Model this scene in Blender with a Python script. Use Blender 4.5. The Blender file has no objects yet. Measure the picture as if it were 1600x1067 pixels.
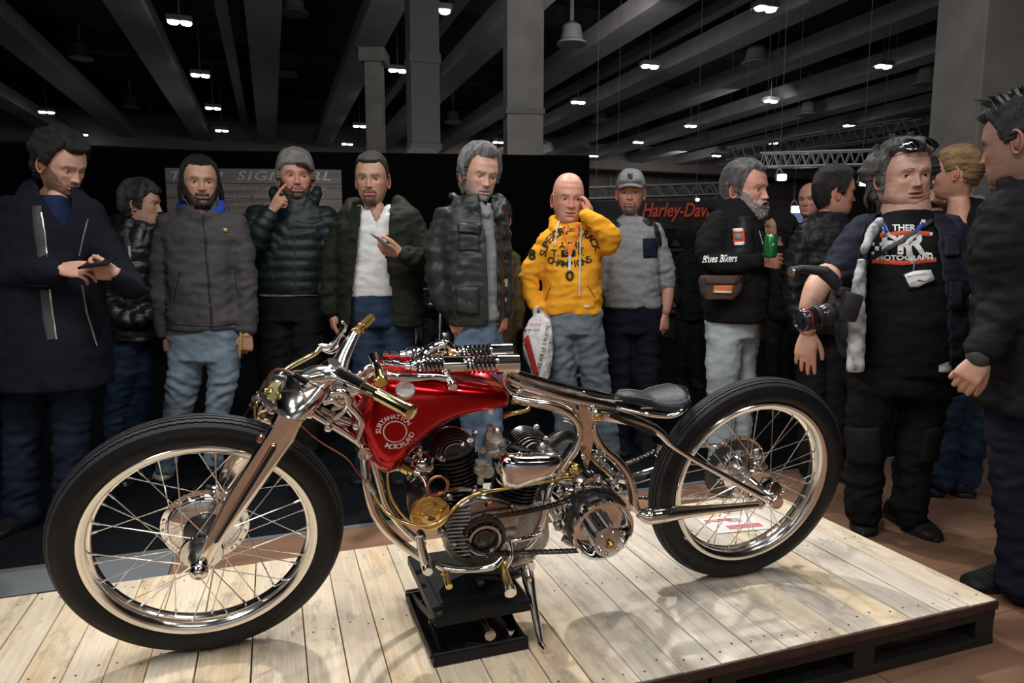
import bpy, bmesh, math, random
import numpy as np
from mathutils import Vector, Matrix, noise
from mathutils.bvhtree import BVHTree
C = bpy.context.scene.collection
S = bpy.context.scene
random.seed(7)
rng = np.random.default_rng(5)
PI = math.pi

# ---------------------------------------------------------------- camera
CAM_H = 1.23
PITCH = math.atan(133.5/1067.0)
cam_data = bpy.data.cameras.new('camera')
cam_data.sensor_width = 36.0
cam_data.lens = 1067.0/1600.0*36.0
cam_data.clip_start = 0.05
cam_data.clip_end = 200
cam = bpy.data.objects.new('camera', cam_data); C.objects.link(cam)
cam.location = (0, 0, CAM_H)
cam.rotation_euler = (PI/2-PITCH, 0, 0)
S.camera = cam

def ray(x, y):
    X = (x-800.0)/1067.0; U = (533.5-y)/1067.0
    return Vector((X, math.cos(PITCH)+U*math.sin(PITCH), -math.sin(PITCH)+U*math.cos(PITCH)))
EYE = Vector((0, 0, CAM_H))
def unp(x, y, Y=None, z=None):
    r = ray(x, y)
    t = Y/r.y if Y is not None else (z-CAM_H)/r.z
    return EYE+r*t
TH = math.atan(377/1075.3)                      # the hall's own axes against the view
CU = Vector((math.cos(TH), math.sin(TH), 0)); CV = Vector((-math.sin(TH), math.cos(TH), 0))
def H(u, v, z=0.0): return CU*u+CV*v+Vector((0, 0, z))

# ---------------------------------------------------------------- world and lights
W = bpy.data.worlds.new('hall_air'); S.world = W; W.use_nodes = True
W.node_tree.nodes['Background'].inputs[0].default_value = (0.80, 0.86, 1.0, 1)
W.node_tree.nodes['Background'].inputs[1].default_value = 0.035
def spot(name, loc, target, power, size, angle, color=(1, 0.93, 0.83), blend=0.5):
    d = bpy.data.lights.new(name, 'SPOT'); d.energy = power; d.shadow_soft_size = size
    d.spot_size = math.radians(angle); d.spot_blend = blend; d.color = color
    o = bpy.data.objects.new(name, d); C.objects.link(o); o.location = loc
    o.rotation_euler = (Vector(target)-Vector(loc)).to_track_quat('-Z', 'Y').to_euler()
    return o
def area(name, loc, target, power, sx, sy, color=(1, 0.94, 0.86)):
    d = bpy.data.lights.new(name, 'AREA'); d.energy = power; d.shape = 'RECTANGLE'; d.size = sx; d.size_y = sy; d.color = color
    o = bpy.data.objects.new(name, d); C.objects.link(o); o.location = loc
    o.rotation_euler = (Vector(target)-Vector(loc)).to_track_quat('-Z', 'Y').to_euler()
    return o
spot('stand_spot_back', (-0.6, 4.6, 4.6), (0.1, 1.9, 0.1), 560, 0.07, 52, (1, 0.93, 0.85))
spot('stand_spot_back_small', (1.5, 5.0, 4.4), (0.7, 1.9, 0.1), 230, 0.05, 48, (0.97, 0.96, 0.95))
spot('stand_spot_left', (-2.6, 0.4, 3.9), (-0.4, 2.2, 0.2), 105, 0.08, 60, (1, 0.95, 0.88))
spot('stand_spot_right', (2.4, -0.2, 4.0), (0.6, 2.4, 0.3), 105, 0.08, 62, (1, 0.95, 0.9))
spot('visitor_spot', (-0.9, 0.4, 4.4), (-0.2, 4.2, 1.1), 165, 0.25, 92, (1, 0.96, 0.92), 0.9)
spot('visitor_spot_right', (0.6, 0.0, 4.0), (1.8, 3.3, 1.1), 40, 0.2, 64, (1, 0.96, 0.92), 0.9)
area('added_softlight', (-0.3, 1.2, 3.6), (-0.1, 2.0, 0.5), 38, 1.4, 0.25, (1, 0.98, 0.96))  # soft strips added out of view for highlights on tank and chrome
area('added_softlight', (0.9, 2.9, 3.8), (0.3, 2.1, 0.5), 30, 1.2, 0.2, (0.95, 0.97, 1))
area('added_softlight', (-2.0, 0.2, 3.1), (-0.6, 1.8, 0.6), 14, 1.2, 0.22, (0.97, 0.98, 1))
area('added_chrome_lamp', (-2.4, -2.2, 4.0), (-0.4, 1.9, 0.6), 30, 1.8, 0.5, (0.97, 0.98, 1))  # unseen panels added behind the camera to brighten the chrome reflections
area('added_chrome_lamp', (1.6, -2.6, 4.2), (0.3, 2.0, 0.6), 26, 1.8, 0.5, (1, 0.97, 0.93))
area('added_panel_light', (-1.5, -2.5, 3.8), (-1.0, -6, 1.0), 210, 2.5, 0.4, (0.97, 0.98, 1))  # added to light the reflected walls behind the camera
area('added_panel_light', (2.5, -2.5, 3.8), (2.5, -6, 1.0), 170, 2.5, 0.4, (1, 0.96, 0.9))
spot('added_sign_spot', H(-0.8, 6.0, 4.2), (-2.1, 7.9, 1.9), 70, 0.1, 36)  # no fixture of the booth, added to brighten the sign board
area('added_pillar_light', H(1.5, 5.5, 6.5), unp(815, 120, Y=12.5), 90, 1, 1, (1, 0.98, 0.95))  # added fill that brightens the camera side of the pillars
area('added_pillar_light', H(3.0, 2.0, 6.0), unp(1560, 150, Y=7.2), 14, 1, 1, (0.95, 1, 0.95))
for k, (u, v) in enumerate([(-6, 16), (3, 16), (12, 18), (20, 22), (-4, 30), (8, 30), (20, 34)]):
    area('ceiling_bounce_fill', H(u, v, 3.0), H(u, v, 9), 12, 4.0, 4.0, (0.96, 0.97, 1))  # added upward fill, stands in for light bounced up to the beams
for k, (u, v) in enumerate([(8, 15), (18, 22), (14, 38), (24, 36)]):
    area('hall_fill_light', H(u, v, 7.0), H(u, v+7, 1), 75, 1.2, 1.2, (1, 0.95, 0.9))  # added fill tilted towards the far wall to brighten it
S.view_settings.view_transform = 'Standard'
S.view_settings.look = 'None'
S.view_settings.gamma = 1.0
S.view_settings.use_curve_mapping = False
S.view_settings.exposure = -0.15

# ---------------------------------------------------------------- materials
def mat(name, base, rough=0.6, metal=0.0, var=0.0, scale=8.0, bump=0.0, bscale=None, coat=0.0, spec=0.5, emit=None, estr=0.0,
        sheen=0.0, stretch=None, col2=None, attr=False, sss=0.0, trans=0.0):
    m = bpy.data.materials.new(name); m.use_nodes = True
    nt = m.node_tree; N = nt.nodes; L = nt.links
    b = N['Principled BSDF']
    b.inputs['Base Color'].default_value = (*base, 1); b.inputs['Roughness'].default_value = rough
    b.inputs['Metallic'].default_value = metal; b.inputs['Specular IOR Level'].default_value = spec
    b.inputs['Coat Weight'].default_value = coat; b.inputs['Coat Roughness'].default_value = 0.03
    if sheen: b.inputs['Sheen Weight'].default_value = sheen
    if sss:
        b.inputs['Subsurface Weight'].default_value = sss; b.inputs['Subsurface Radius'].default_value = (0.01, 0.004, 0.002)
    if trans: b.inputs['Transmission Weight'].default_value = trans
    if emit:
        b.inputs['Emission Color'].default_value = (*emit, 1); b.inputs['Emission Strength'].default_value = estr
    tc = N.new('ShaderNodeTexCoord'); mp = N.new('ShaderNodeMapping'); L.new(tc.outputs['Object'], mp.inputs[0])
    if stretch: mp.inputs['Scale'].default_value = stretch
    src = None
    if attr:
        a = N.new('ShaderNodeVertexColor'); a.layer_name = 'col'; src = a.outputs[0]
    if var or col2:
        n = N.new('ShaderNodeTexNoise'); n.inputs['Scale'].default_value = scale; n.inputs['Detail'].default_value = 5
        L.new(mp.outputs[0], n.inputs['Vector'])
        if col2:
            r = N.new('ShaderNodeMix'); r.data_type = 'RGBA'
            mr = N.new('ShaderNodeMapRange'); mr.inputs[1].default_value = 0.38; mr.inputs[2].default_value = 0.62
            L.new(n.outputs['Fac'], mr.inputs[0]); L.new(mr.outputs[0], r.inputs[0])
            r.inputs[6].default_value = (*base, 1); r.inputs[7].default_value = (*col2, 1); src = r.outputs[2]
        else:
            h = N.new('ShaderNodeHueSaturation')
            mr = N.new('ShaderNodeMapRange'); mr.inputs[1].default_value = 0.3; mr.inputs[2].default_value = 0.7
            mr.inputs[3].default_value = 1-var; mr.inputs[4].default_value = 1+var
            L.new(n.outputs['Fac'], mr.inputs[0]); L.new(mr.outputs[0], h.inputs['Value'])
            if src: L.new(src, h.inputs['Color'])
            else: h.inputs['Color'].default_value = (*base, 1)
            src = h.outputs[0]
    if src: L.new(src, b.inputs['Base Color'])
    if bump:
        n2 = N.new('ShaderNodeTexNoise'); n2.inputs['Scale'].default_value = bscale or scale*4; n2.inputs['Detail'].default_value = 6
        L.new(mp.outputs[0], n2.inputs['Vector'])
        bp = N.new('ShaderNodeBump'); bp.inputs['Strength'].default_value = bump; bp.inputs['Distance'].default_value = 0.01
        L.new(n2.outputs['Fac'], bp.inputs['Height']); L.new(bp.outputs[0], b.inputs['Normal'])
    return m

M = {}
M['chrome'] = mat('chrome', (0.92, 0.90, 0.88), 0.06, 1.0)
M['satin_metal'] = mat('satin_metal', (0.62, 0.60, 0.58), 0.28, 1.0, var=0.2, scale=30)
M['cast_metal'] = mat('cast_metal', (0.42, 0.39, 0.36), 0.22, 1.0, var=0.3, scale=25, bump=0.06)
M['engraved'] = mat('engraved', (0.88, 0.88, 0.88), 0.22, 1.0, bump=0.8, bscale=260)
M['polished'] = mat('polished', (0.92, 0.91, 0.90), 0.15, 1.0)
M['nickel'] = mat('nickel', (0.86, 0.79, 0.73), 0.10, 1.0)
M['brass'] = mat('brass', (0.78, 0.58, 0.22), 0.18, 1.0, var=0.15, scale=20)
M['pale_brass'] = mat('pale_brass', (0.80, 0.70, 0.38), 0.16, 1.0)
M['copper'] = mat('copper', (0.48, 0.22, 0.15), 0.3, 1.0)
M['dark_metal'] = mat('dark_metal', (0.10, 0.10, 0.10), 0.35, 0.9)
M['black_gloss'] = mat('black_gloss', (0.012, 0.012, 0.013), 0.22, 0.0, coat=0.5)
M['black_paint'] = mat('black_paint', (0.012, 0.012, 0.013), 0.55, var=0.3, scale=20)
M['rubber'] = mat('rubber', (0.008, 0.008, 0.009), 0.5, spec=0.3, var=0.25, scale=12, bump=0.15, bscale=90)
M['tread'] = mat('tread', (0.030, 0.030, 0.033), 0.6, spec=0.4, var=0.2, scale=30)
M['tank_red'] = mat('tank_red', (0.46, 0.001, 0.005), 0.20, 0.9, coat=0.45)
M['tank_letter'] = mat('tank_letter', (0.80, 0.66, 0.62), 0.45)
M['leather'] = mat('leather', (0.012, 0.012, 0.015), 0.38, var=0.3, scale=20, bump=0.2, bscale=160, spec=0.35)
M['cable'] = mat('cable', (0.10, 0.05, 0.04), 0.45)
M['cast_alu'] = mat('cast_alu', (0.50, 0.47, 0.43), 0.45, 0.8, var=0.3, scale=40, bump=0.3)

# ---------------------------------------------------------------- mesh helpers
def link(name, me, m=None, parent=None):
    o = bpy.data.objects.new(name, me); C.objects.link(o)
    if m is not None and len(me.materials) == 0: me.materials.append(m)
    if parent is not None: o.parent = parent
    return o
def obj(name, bm, m, parent=None, smooth=True, ang=40):
    me = bpy.data.meshes.new(name)
    bmesh.ops.recalc_face_normals(bm, faces=bm.faces[:])
    bm.to_mesh(me); bm.free()
    if smooth:
        me.polygons.foreach_set('use_smooth', [True]*len(me.polygons))
        try: me.set_sharp_from_angle(angle=math.radians(ang))
        except Exception: pass
    return link(name, me, m, parent)
def tag(o, label=None, cat=None, group=None, kind=None):
    if label: o['label'] = label
    if cat: o['category'] = cat
    if group: o['group'] = group
    if kind: o['kind'] = kind
    return o
def thing(name, label, cat, loc=(0, 0, 0), rz=0, group=None):
    o = bpy.data.objects.new(name, None); C.objects.link(o); o.empty_display_size = 0.1
    o.location = loc; o.rotation_euler = (0, 0, rz)
    return tag(o, label, cat, group)
def copy_tree(o, parent=None):
    c = o.copy(); C.objects.link(c)
    if parent is not None: c.parent = parent
    for ch in list(o.children): copy_tree(ch, c)
    return c
V = Vector
def bx(bm, c, size, rot=None, bevel=0.0):
    m = Matrix.Translation(V(c)) @ (rot.to_4x4() if rot is not None else Matrix.Identity(4)) @ Matrix.Diagonal((*size, 1))
    r = bmesh.ops.create_cube(bm, size=1.0, matrix=m)
    if bevel:
        es = list({e for v in r['verts'] for e in v.link_edges})
        bmesh.ops.bevel(bm, geom=es, offset=bevel, segments=2, affect='EDGES', profile=0.5)
def smooth_path(pts, n=6, closed=False):
    P = [V(p) for p in pts]
    if len(P) < 3 or n <= 1: return P
    out = []; k = len(P); rngk = k if closed else k-1
    for i in range(rngk):
        if closed: a, b, c, d = P[i-1], P[i], P[(i+1) % k], P[(i+2) % k]
        else:
            b, c = P[i], P[i+1]; a = P[i-1] if i else b*2-c; d = P[i+2] if i+2 < k else c*2-b
        for j in range(n):
            t = j/n
            out.append(0.5*((2*b)+(c-a)*t+(2*a-5*b+4*c-d)*t*t+(3*b-a-3*c+d)*t**3))
    if not closed: out.append(P[-1])
    return out
def tube(bm, pts, rad, n=10, sm=6, closed=False, flat=1.0, up=None, cap=True, round_cap=False):
    """round or flattened tube along a path; rad scalar or list per control point; flat scales the 'up' direction"""
    P = smooth_path(pts, sm, closed)
    k = len(P)
    if isinstance(rad, (int, float)): R = [rad]*k
    else:
        src = np.linspace(0, 1, len(rad)); R = list(np.interp(np.linspace(0, 1, k), src, rad))
    if round_cap and not closed:
        d0 = (P[0]-P[1]).normalized(); d1 = (P[-1]-P[-2]).normalized(); r0, r1 = R[0], R[-1]
        P = [P[0]+d0*r0*a for a in (0.98, 0.8, 0.45)]+P+[P[-1]+d1*r1*a for a in (0.45, 0.8, 0.98)]
        R = [r0*0.2, r0*0.6, r0*0.89]+R+[r1*0.89, r1*0.6, r1*0.2]; k = len(P)
    T = []
    for i in range(k):
        a = P[(i-1) % k] if (closed or i > 0) else P[i]; b = P[(i+1) % k] if (closed or i < k-1) else P[i]
        t = (b-a); T.append(t.normalized() if t.length > 1e-9 else V((0, 0, 1)))
    if up is None:
        u0 = V((0, 0, 1)) if abs(T[0].z) < 0.9 else V((1, 0, 0))
    else: u0 = V(up)
    rings = []; u = u0
    for i in range(k):
        if up is not None: u = V(up)
        u = (u-T[i]*u.dot(T[i])); u = u.normalized() if u.length > 1e-6 else T[i].orthogonal().normalized()
        s = T[i].cross(u)
        rings.append([bm.verts.new(P[i]+(u*math.cos(a)*flat+s*math.sin(a))*R[i]) for a in [2*PI*j/n for j in range(n)]])
    m = k if closed else k-1
    for i in range(m):
        A, B = rings[i], rings[(i+1) % k]
        for j in range(n):
            bm.faces.new((A[j], A[(j+1) % n], B[(j+1) % n], B[j]))
    if cap and not closed:
        bm.faces.new(rings[0][::-1]); bm.faces.new(rings[-1])
def cyl(bm, a, b, r, n=16, r2=None): tube(bm, [a, b], [r, r if r2 is None else r2], n=n, sm=1)
def lathe(bm, prof, c, axis, n=32, cap=True):
    """prof: list of (radius, distance along axis)"""
    ax = V(axis).normalized(); u = ax.orthogonal().normalized(); s = ax.cross(u); c = V(c)
    rings = [[bm.verts.new(c+ax*h+(u*math.cos(2*PI*j/n)+s*math.sin(2*PI*j/n))*max(r, 1e-4)) for j in range(n)] for r, h in prof]
    for A, B in zip(rings, rings[1:]):
        for j in range(n): bm.faces.new((A[j], A[(j+1) % n], B[(j+1) % n], B[j]))
    if cap:
        bm.faces.new(rings[0][::-1]); bm.faces.new(rings[-1])
def loft(bm, rings, cap=True, closed=False):
    Rg = [[bm.verts.new(p) for p in r] for r in rings]; n = len(Rg[0])
    for i in range(len(Rg) if closed else len(Rg)-1):
        A, B = Rg[i], Rg[(i+1) % len(Rg)]
        for j in range(n): bm.faces.new((A[j], A[(j+1) % n], B[(j+1) % n], B[j]))
    if cap and not closed: bm.faces.new(Rg[0][::-1]); bm.faces.new(Rg[-1])
def prism(bm, pts, d):
    """closed outline pts extruded by vector d"""
    d = V(d); A = [bm.verts.new(V(p)) for p in pts]; B = [bm.verts.new(V(p)+d) for p in pts]; n = len(A)
    fa = bm.faces.new(A[::-1]); fb = bm.faces.new(B)
    for j in range(n): bm.faces.new((A[j], A[(j+1) % n], B[(j+1) % n], B[j]))
    bmesh.ops.triangulate(bm, faces=[fa, fb])
def NB(): return bmesh.new()
def text_mesh(s, size=1.0, depth=0.0, spacing=1.0, shear=0.0, bold=0.0):
    """text in the XY plane, centred; returns (verts, faces)"""
    cu = bpy.data.curves.new('t', 'FONT'); cu.body = s; cu.size = size; cu.extrude = depth; cu.space_character = spacing
    cu.align_x = 'CENTER'; cu.align_y = 'CENTER'; cu.shear = shear; cu.offset = bold; cu.resolution_u = 3
    o = bpy.data.objects.new('t', cu)
    me = o.to_mesh()
    v = [x.co.copy() for x in me.vertices]; f = [tuple(p.vertices) for p in me.polygons]
    o.to_mesh_clear(); bpy.data.objects.remove(o); bpy.data.curves.remove(cu)
    return v, f
def add_vf(bm, v, f, fn=lambda p: p):
    vs = [bm.verts.new(fn(p)) for p in v]
    for q in f:
        try: bm.faces.new([vs[i] for i in q])
        except ValueError: pass
def arc_text(s, size, radius, a0, a1, inward=False, bold=0.0):
    """letters spread on a circle from angle a0 to a1 (degrees); returns verts, faces in XY"""
    vv, ff = [], []
    n = len(s)
    for i, ch in enumerate(s):
        if ch == ' ': continue
        a = math.radians(a0+(a1-a0)*(i+0.5)/n)
        v, f = text_mesh(ch, size, bold=bold)
        rot = a-PI/2 if not inward else a+PI/2
        base = len(vv)
        for p in v:
            x = p.x*math.cos(rot)-p.y*math.sin(rot)+radius*math.cos(a); y = p.x*math.sin(rot)+p.y*math.cos(rot)+radius*math.sin(a)
            vv.append(V((x, y, p.z)))
        ff += [tuple(q+base for q in g) for g in f]
    return vv, ff
# ================================================================ the hall
M['carpet'] = mat('carpet', (0.006, 0.0075, 0.010), 0.95, spec=0.1, var=0.35, scale=60, bump=0.3, bscale=300)
M['ceiling_dark'] = mat('ceiling_dark', (0.03, 0.03, 0.03), 0.9, var=0.6, scale=1.5)
M['beam'] = mat('beam_grey', (0.42, 0.40, 0.42), 0.8, var=0.12, scale=2)
M['concrete'] = mat('concrete', (0.40, 0.38, 0.35), 0.85, var=0.18, scale=2.2, bump=0.15, bscale=25)
M['black_cloth'] = mat('black_cloth', (0.0035, 0.0035, 0.004), 0.95, spec=0.05)
M['far_wall'] = mat('far_wall', (0.30, 0.27, 0.26), 0.9, var=0.1, scale=1)
M['lamp'] = mat('lamp_glow', (1, 1, 1), 0.5, emit=(1, 0.99, 0.96), estr=14)
M['far_lamp'] = mat('far_lamp_glow', (1, 1, 1), 0.5, emit=(1, 0.98, 0.94), estr=12)
M['housing'] = mat('lamp_housing', (0.25, 0.25, 0.26), 0.6)
M['truss'] = mat('truss_metal', (0.45, 0.45, 0.46), 0.4, 0.7)
def wood(name, base, dark, scale=3.0, knots=True, rough=0.55, contrast=1.0, axis='Y'):
    m = bpy.data.materials.new(name); m.use_nodes = True; nt = m.node_tree; N = nt.nodes; L = nt.links; b = N['Principled BSDF']
    tc = N.new('ShaderNodeTexCoord'); oi = N.new('ShaderNodeObjectInfo')
    add = N.new('ShaderNodeVectorMath'); add.operation = 'ADD'
    mul = N.new('ShaderNodeVectorMath'); mul.operation = 'SCALE'; mul.inputs[0].default_value = (13, 37, 7)
    L.new(oi.outputs['Random'], mul.inputs['Scale']); L.new(tc.outputs['Object'], add.inputs[0]); L.new(mul.outputs[0], add.inputs[1])
    mp = N.new('ShaderNodeMapping'); mp.inputs['Scale'].default_value = (9, 0.8, 3) if axis == 'Y' else (0.8, 9, 3); L.new(add.outputs[0], mp.inputs[0])
    n = N.new('ShaderNodeTexNoise'); n.inputs['Scale'].default_value = scale; n.inputs['Detail'].default_value = 8; n.inputs['Distortion'].default_value = 0.8
    L.new(mp.outputs[0], n.inputs['Vector'])
    mp2 = N.new('ShaderNodeMapping'); mp2.inputs['Scale'].default_value = (60, 2, 10) if axis == 'Y' else (2, 60, 10); L.new(add.outputs[0], mp2.inputs[0])
    n2 = N.new('ShaderNodeTexNoise'); n2.inputs['Scale'].default_value = 3; n2.inputs['Detail'].default_value = 4; L.new(mp2.outputs[0], n2.inputs['Vector'])
    mx = N.new('ShaderNodeMix'); mx.data_type = 'RGBA'; mx.inputs[6].default_value = (*base, 1); mx.inputs[7].default_value = (*dark, 1)
    mr = N.new('ShaderNodeMapRange'); mr.inputs[1].default_value = 0.42; mr.inputs[2].default_value = 0.75; mr.inputs[4].default_value = contrast
    L.new(n.outputs['Fac'], mr.inputs[0]); L.new(mr.outputs[0], mx.inputs[0])
    hs = N.new('ShaderNodeHueSaturation'); mr2 = N.new('ShaderNodeMapRange'); mr2.inputs[1].default_value = 0.3; mr2.inputs[2].default_value = 0.7
    mr2.inputs[3].default_value = 0.88; mr2.inputs[4].default_value = 1.08; L.new(n2.outputs['Fac'], mr2.inputs[0])
    mr3 = N.new('ShaderNodeMapRange'); mr3.inputs[3].default_value = 0.82; mr3.inputs[4].default_value = 1.08; L.new(oi.outputs['Random'], mr3.inputs[0])
    mm = N.new('ShaderNodeMath'); mm.operation = 'MULTIPLY'; L.new(mr2.outputs[0], mm.inputs[0]); L.new(mr3.outputs[0], mm.inputs[1])
    L.new(mm.outputs[0], hs.inputs['Value']); L.new(mx.outputs[2], hs.inputs['Color'])
    out = hs.outputs[0]
    if knots:
        # knots and stray grey scuffs
        mk = N.new('ShaderNodeMapping'); mk.inputs['Scale'].default_value = (7, 4.0, 1); L.new(add.outputs[0], mk.inputs[0])
        vo = N.new('ShaderNodeTexVoronoi'); vo.inputs['Scale'].default_value = 1.0; L.new(mk.outputs[0], vo.inputs['Vector'])
        kr = N.new('ShaderNodeMapRange'); kr.inputs[1].default_value = 0.03; kr.inputs[2].default_value = 0.10; kr.inputs[3].default_value = 0.75; kr.inputs[4].default_value = 0.0
        L.new(vo.outputs['Distance'], kr.inputs[0])
        k = N.new('ShaderNodeMix'); k.data_type = 'RGBA'; k.inputs[7].default_value = (0.22, 0.10, 0.05, 1); L.new(kr.outputs[0], k.inputs[0]); L.new(out, k.inputs[6])
        ms = N.new('ShaderNodeMapping'); ms.inputs['Scale'].default_value = (5, 2.2, 1); L.new(add.outputs[0], ms.inputs[0])
        ns = N.new('ShaderNodeTexNoise'); ns.inputs['Scale'].default_value = 2.2; ns.inputs['Detail'].default_value = 10; ns.inputs['Roughness'].default_value = 0.75
        L.new(ms.outputs[0], ns.inputs['Vector'])
        sr = N.new('ShaderNodeMapRange'); sr.inputs[1].default_value = 0.53; sr.inputs[2].default_value = 0.70; sr.inputs[4].default_value = 0.75; L.new(ns.outputs['Fac'], sr.inputs[0])
        s = N.new('ShaderNodeMix'); s.data_type = 'RGBA'; s.inputs[7].default_value = (0.22, 0.20, 0.18, 1); L.new(sr.outputs[0], s.inputs[0]); L.new(k.outputs[2], s.inputs[6])
        out = s.outputs[2]
    L.new(out, b.inputs['Base Color']); b.inputs['Roughness'].default_value = rough
    bp = N.new('ShaderNodeBump'); bp.inputs['Strength'].default_value = 0.15; bp.inputs['Distance'].default_value = 0.004
    L.new(n2.outputs['Fac'], bp.inputs['Height']); L.new(bp.outputs[0], b.inputs['Normal'])
    return m
M['pine'] = wood('pine_boards', (0.80, 0.69, 0.53), (0.66, 0.53, 0.38))
M['pine_grey'] = wood('pine_boards_grey', (0.76, 0.69, 0.58), (0.57, 0.49, 0.40))
M['pine_yellow'] = wood('pine_boards_yellow', (0.78, 0.66, 0.47), (0.64, 0.44, 0.25))
M['laminate'] = wood('laminate', (0.27, 0.15, 0.095), (0.17, 0.09, 0.055), knots=False, rough=0.38, axis='X', contrast=0.8)
M['plank_edge'] = mat('plank_edge', (0.05, 0.02, 0.013), 0.7, var=0.4, scale=20)
M['nail'] = mat('nail_metal', (0.10, 0.09, 0.08), 0.5, 0.6)
M['grey_vinyl'] = mat('grey_vinyl', (0.16, 0.18, 0.19), 0.6)
M['alu_strip'] = mat('alu_strip', (0.30, 0.31, 0.32), 0.4, 0.6)
RZ = Matrix.Rotation(TH, 3, 'Z')
def hbox(name, u0, u1, v0, v1, z0, z1, m, parent=None, bevel=0):
    bm = NB(); bx(bm, (0, 0, 0), (u1-u0, v1-v0, z1-z0), None, bevel)
    o = obj(name, bm, m, parent, smooth=False)
    c = H((u0+u1)/2, (v0+v1)/2, (z0+z1)/2)
    if parent is None: o.location = c; o.rotation_euler = (0, 0, TH)
    else: o.matrix_world = Matrix.Translation(c) @ RZ.to_4x4()
    return o
def on_parent(o, parent):
    o.parent = parent; o.matrix_parent_inverse = parent.matrix_world.inverted()

floor = hbox('floor', -40, 60, -12, 60, -0.06, -0.012, M['grey_vinyl']); tag(floor, 'hall floor under the carpet and boards', 'floor', kind='structure')
def hchild(name, u0, u1, v0, v1, z0, z1, m, parent, share=None, bevel=0.0, skew=0.0):
    """box piece parented to an object whose own matrix is M_parent; placed in hall axes"""
    if share is None:
        bm = NB(); bx(bm, (0, 0, 0), (u1-u0, v1-v0, z1-z0), None, bevel)
        o = obj(name, bm, m, None, smooth=False)
    else: o = link(name, share)
    o.parent = parent
    pm = Matrix.Translation(parent.location) @ parent.rotation_euler.to_matrix().to_4x4()
    w = Matrix.Translation(H((u0+u1)/2, (v0+v1)/2, (z0+z1)/2)) @ Matrix.Rotation(TH+skew, 4, 'Z')
    o.matrix_local = pm.inverted() @ w
    return o
carpet = hchild('carpet', -20, 28, 3.085, 36, -0.012, 0.0, M['carpet'], floor); tag(carpet, 'black fitted carpet')
hchild('carpet_edge_strip', -20, 20, 3.05, 3.085, -0.012, 0.003, M['alu_strip'], floor)
# laminate boards around the platform
bw = 0.30; rows = int((3.05+2.25)/bw)
bm = NB(); bx(bm, (0, 0, 0), (1.994, bw-0.002, 0.012), None); me_b = bpy.data.meshes.new('floorboard'); bm.to_mesh(me_b); bm.free(); me_b.materials.append(M['laminate'])
for r in range(rows+1):
    v1 = 3.05-r*bw; off = (r*0.73) % 2.0
    k = 0
    while True:
        u0 = -0.42+off-2.0+k*2.0 if v1 > 2.46 else -4.0+off+k*2.0
        k += 1
        if u0 > 9: break
        if u0+2 < -0.42 and v1 > 2.3: continue
        if u0 < -0.42 and v1 > 2.3:
            hchild('floorboard', -0.42, u0+1.994, v1-bw+0.001, v1-0.001, -0.012, 0.0, M['laminate'], floor)
        else: hchild('floorboard', u0, u0+1.994, v1-bw+0.001, v1-0.001, -0.012, 0.0, None, floor, share=me_b)
hchild('vinyl_strip', -6, -0.43, 2.2, 3.05, -0.012, 0.0, M['grey_vinyl'], floor)
hchild('cable_ramp', -4, -0.75, 2.56, 2.80, 0.0, 0.012, M['black_paint'], floor)

# ---------------------------------------------------------------- ceiling
ceiling = hbox('ceiling', -40, 60, -12, 46, 9.6, 9.8, M['ceiling_dark']); tag(ceiling, kind='structure')
for u in [-13.6, -10.2, -6.9, -3.22, 0.08, 3.06, 6.45, 9.8, 13.3, 16.6, 20.2, 23.6, 27, 30.5, 34]:
    hchild('ceiling_beam', u-0.45, u+0.45, -10, 42, 7.5, 8.05, M['beam'], ceiling)
for v in (5, 13.5, 22, 30.5, 39):
    hchild('cross_beam', -38, 55, v, v+0.5, 8.9, 9.5, M['ceiling_dark'], ceiling)
hchild('edge_beam', -38, 55, 42, 42.8, 7.0, 8.6, M['far_wall'], ceiling)
for u in (-8.1, -1.2, 5.1, 12.4, 20.9): # cable trays and ducts
    hchild('duct', u, u+0.35, 2, 41, 8.2, 8.5, M['housing'], ceiling)
w = hbox('wall_back', -40, 60, 46, 46.4, 0, 9.6, M['far_wall']); tag(w, kind='structure')
w = hbox('wall_right', 58, 58.4, -12, 46, 0, 9.6, M['far_wall']); tag(w, kind='structure')
w = hbox('wall_left', -40.4, -40, -12, 46, 0, 9.6, M['far_wall']); tag(w, kind='structure')
w = hbox('wall_front', -40, 60, -12.4, -12, 0, 9.6, M['far_wall']); tag(w, kind='structure')
for k in range(16):
    hchild('wall_rib', -10+k*4.2, -9.8+k*4.2, 45.8, 46, 0, 7.5, M['concrete'], bpy.data.objects['wall_back'])

# lamps: twin heads in a housing, one grid over the hall
def lamp_proto():
    t = thing('ceiling_lamp', 'twin white ceiling lamp hanging between the beams', 'lamp', (0, 0, 0), TH, 'twin ceiling lamps of the hall')
    bm = NB(); bx(bm, (0, 0, 0.13), (0.62, 0.34, 0.14), None, 0.02); cyl(bm, (0, 0, 0.2), (0, 0, 2.2), 0.02, 6)
    obj('housing', bm, M['housing'], t, smooth=False)
    for s in (-1, 1):
        bm = NB(); lathe(bm, [(0.02, 0.0), (0.12, 0.005), (0.14, 0.04), (0.12, 0.07)], (s*0.155, 0, 0), (0, 0, 1), 16); obj('lamp_head', bm, M['lamp'], t)
    return t
lamp = lamp_proto(); first = True
nth = ['nearest', 'second', 'third', 'fourth', 'fifth', 'sixth', 'last']
colname = {-8.75: 'far left row', -2.0: 'row over the long-haired man', 4.2: 'row left of the central pillar', 11.8: 'row right of the central pillar', 18.9: 'row over the bearded man', 25.9: 'rightmost row'}
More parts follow.
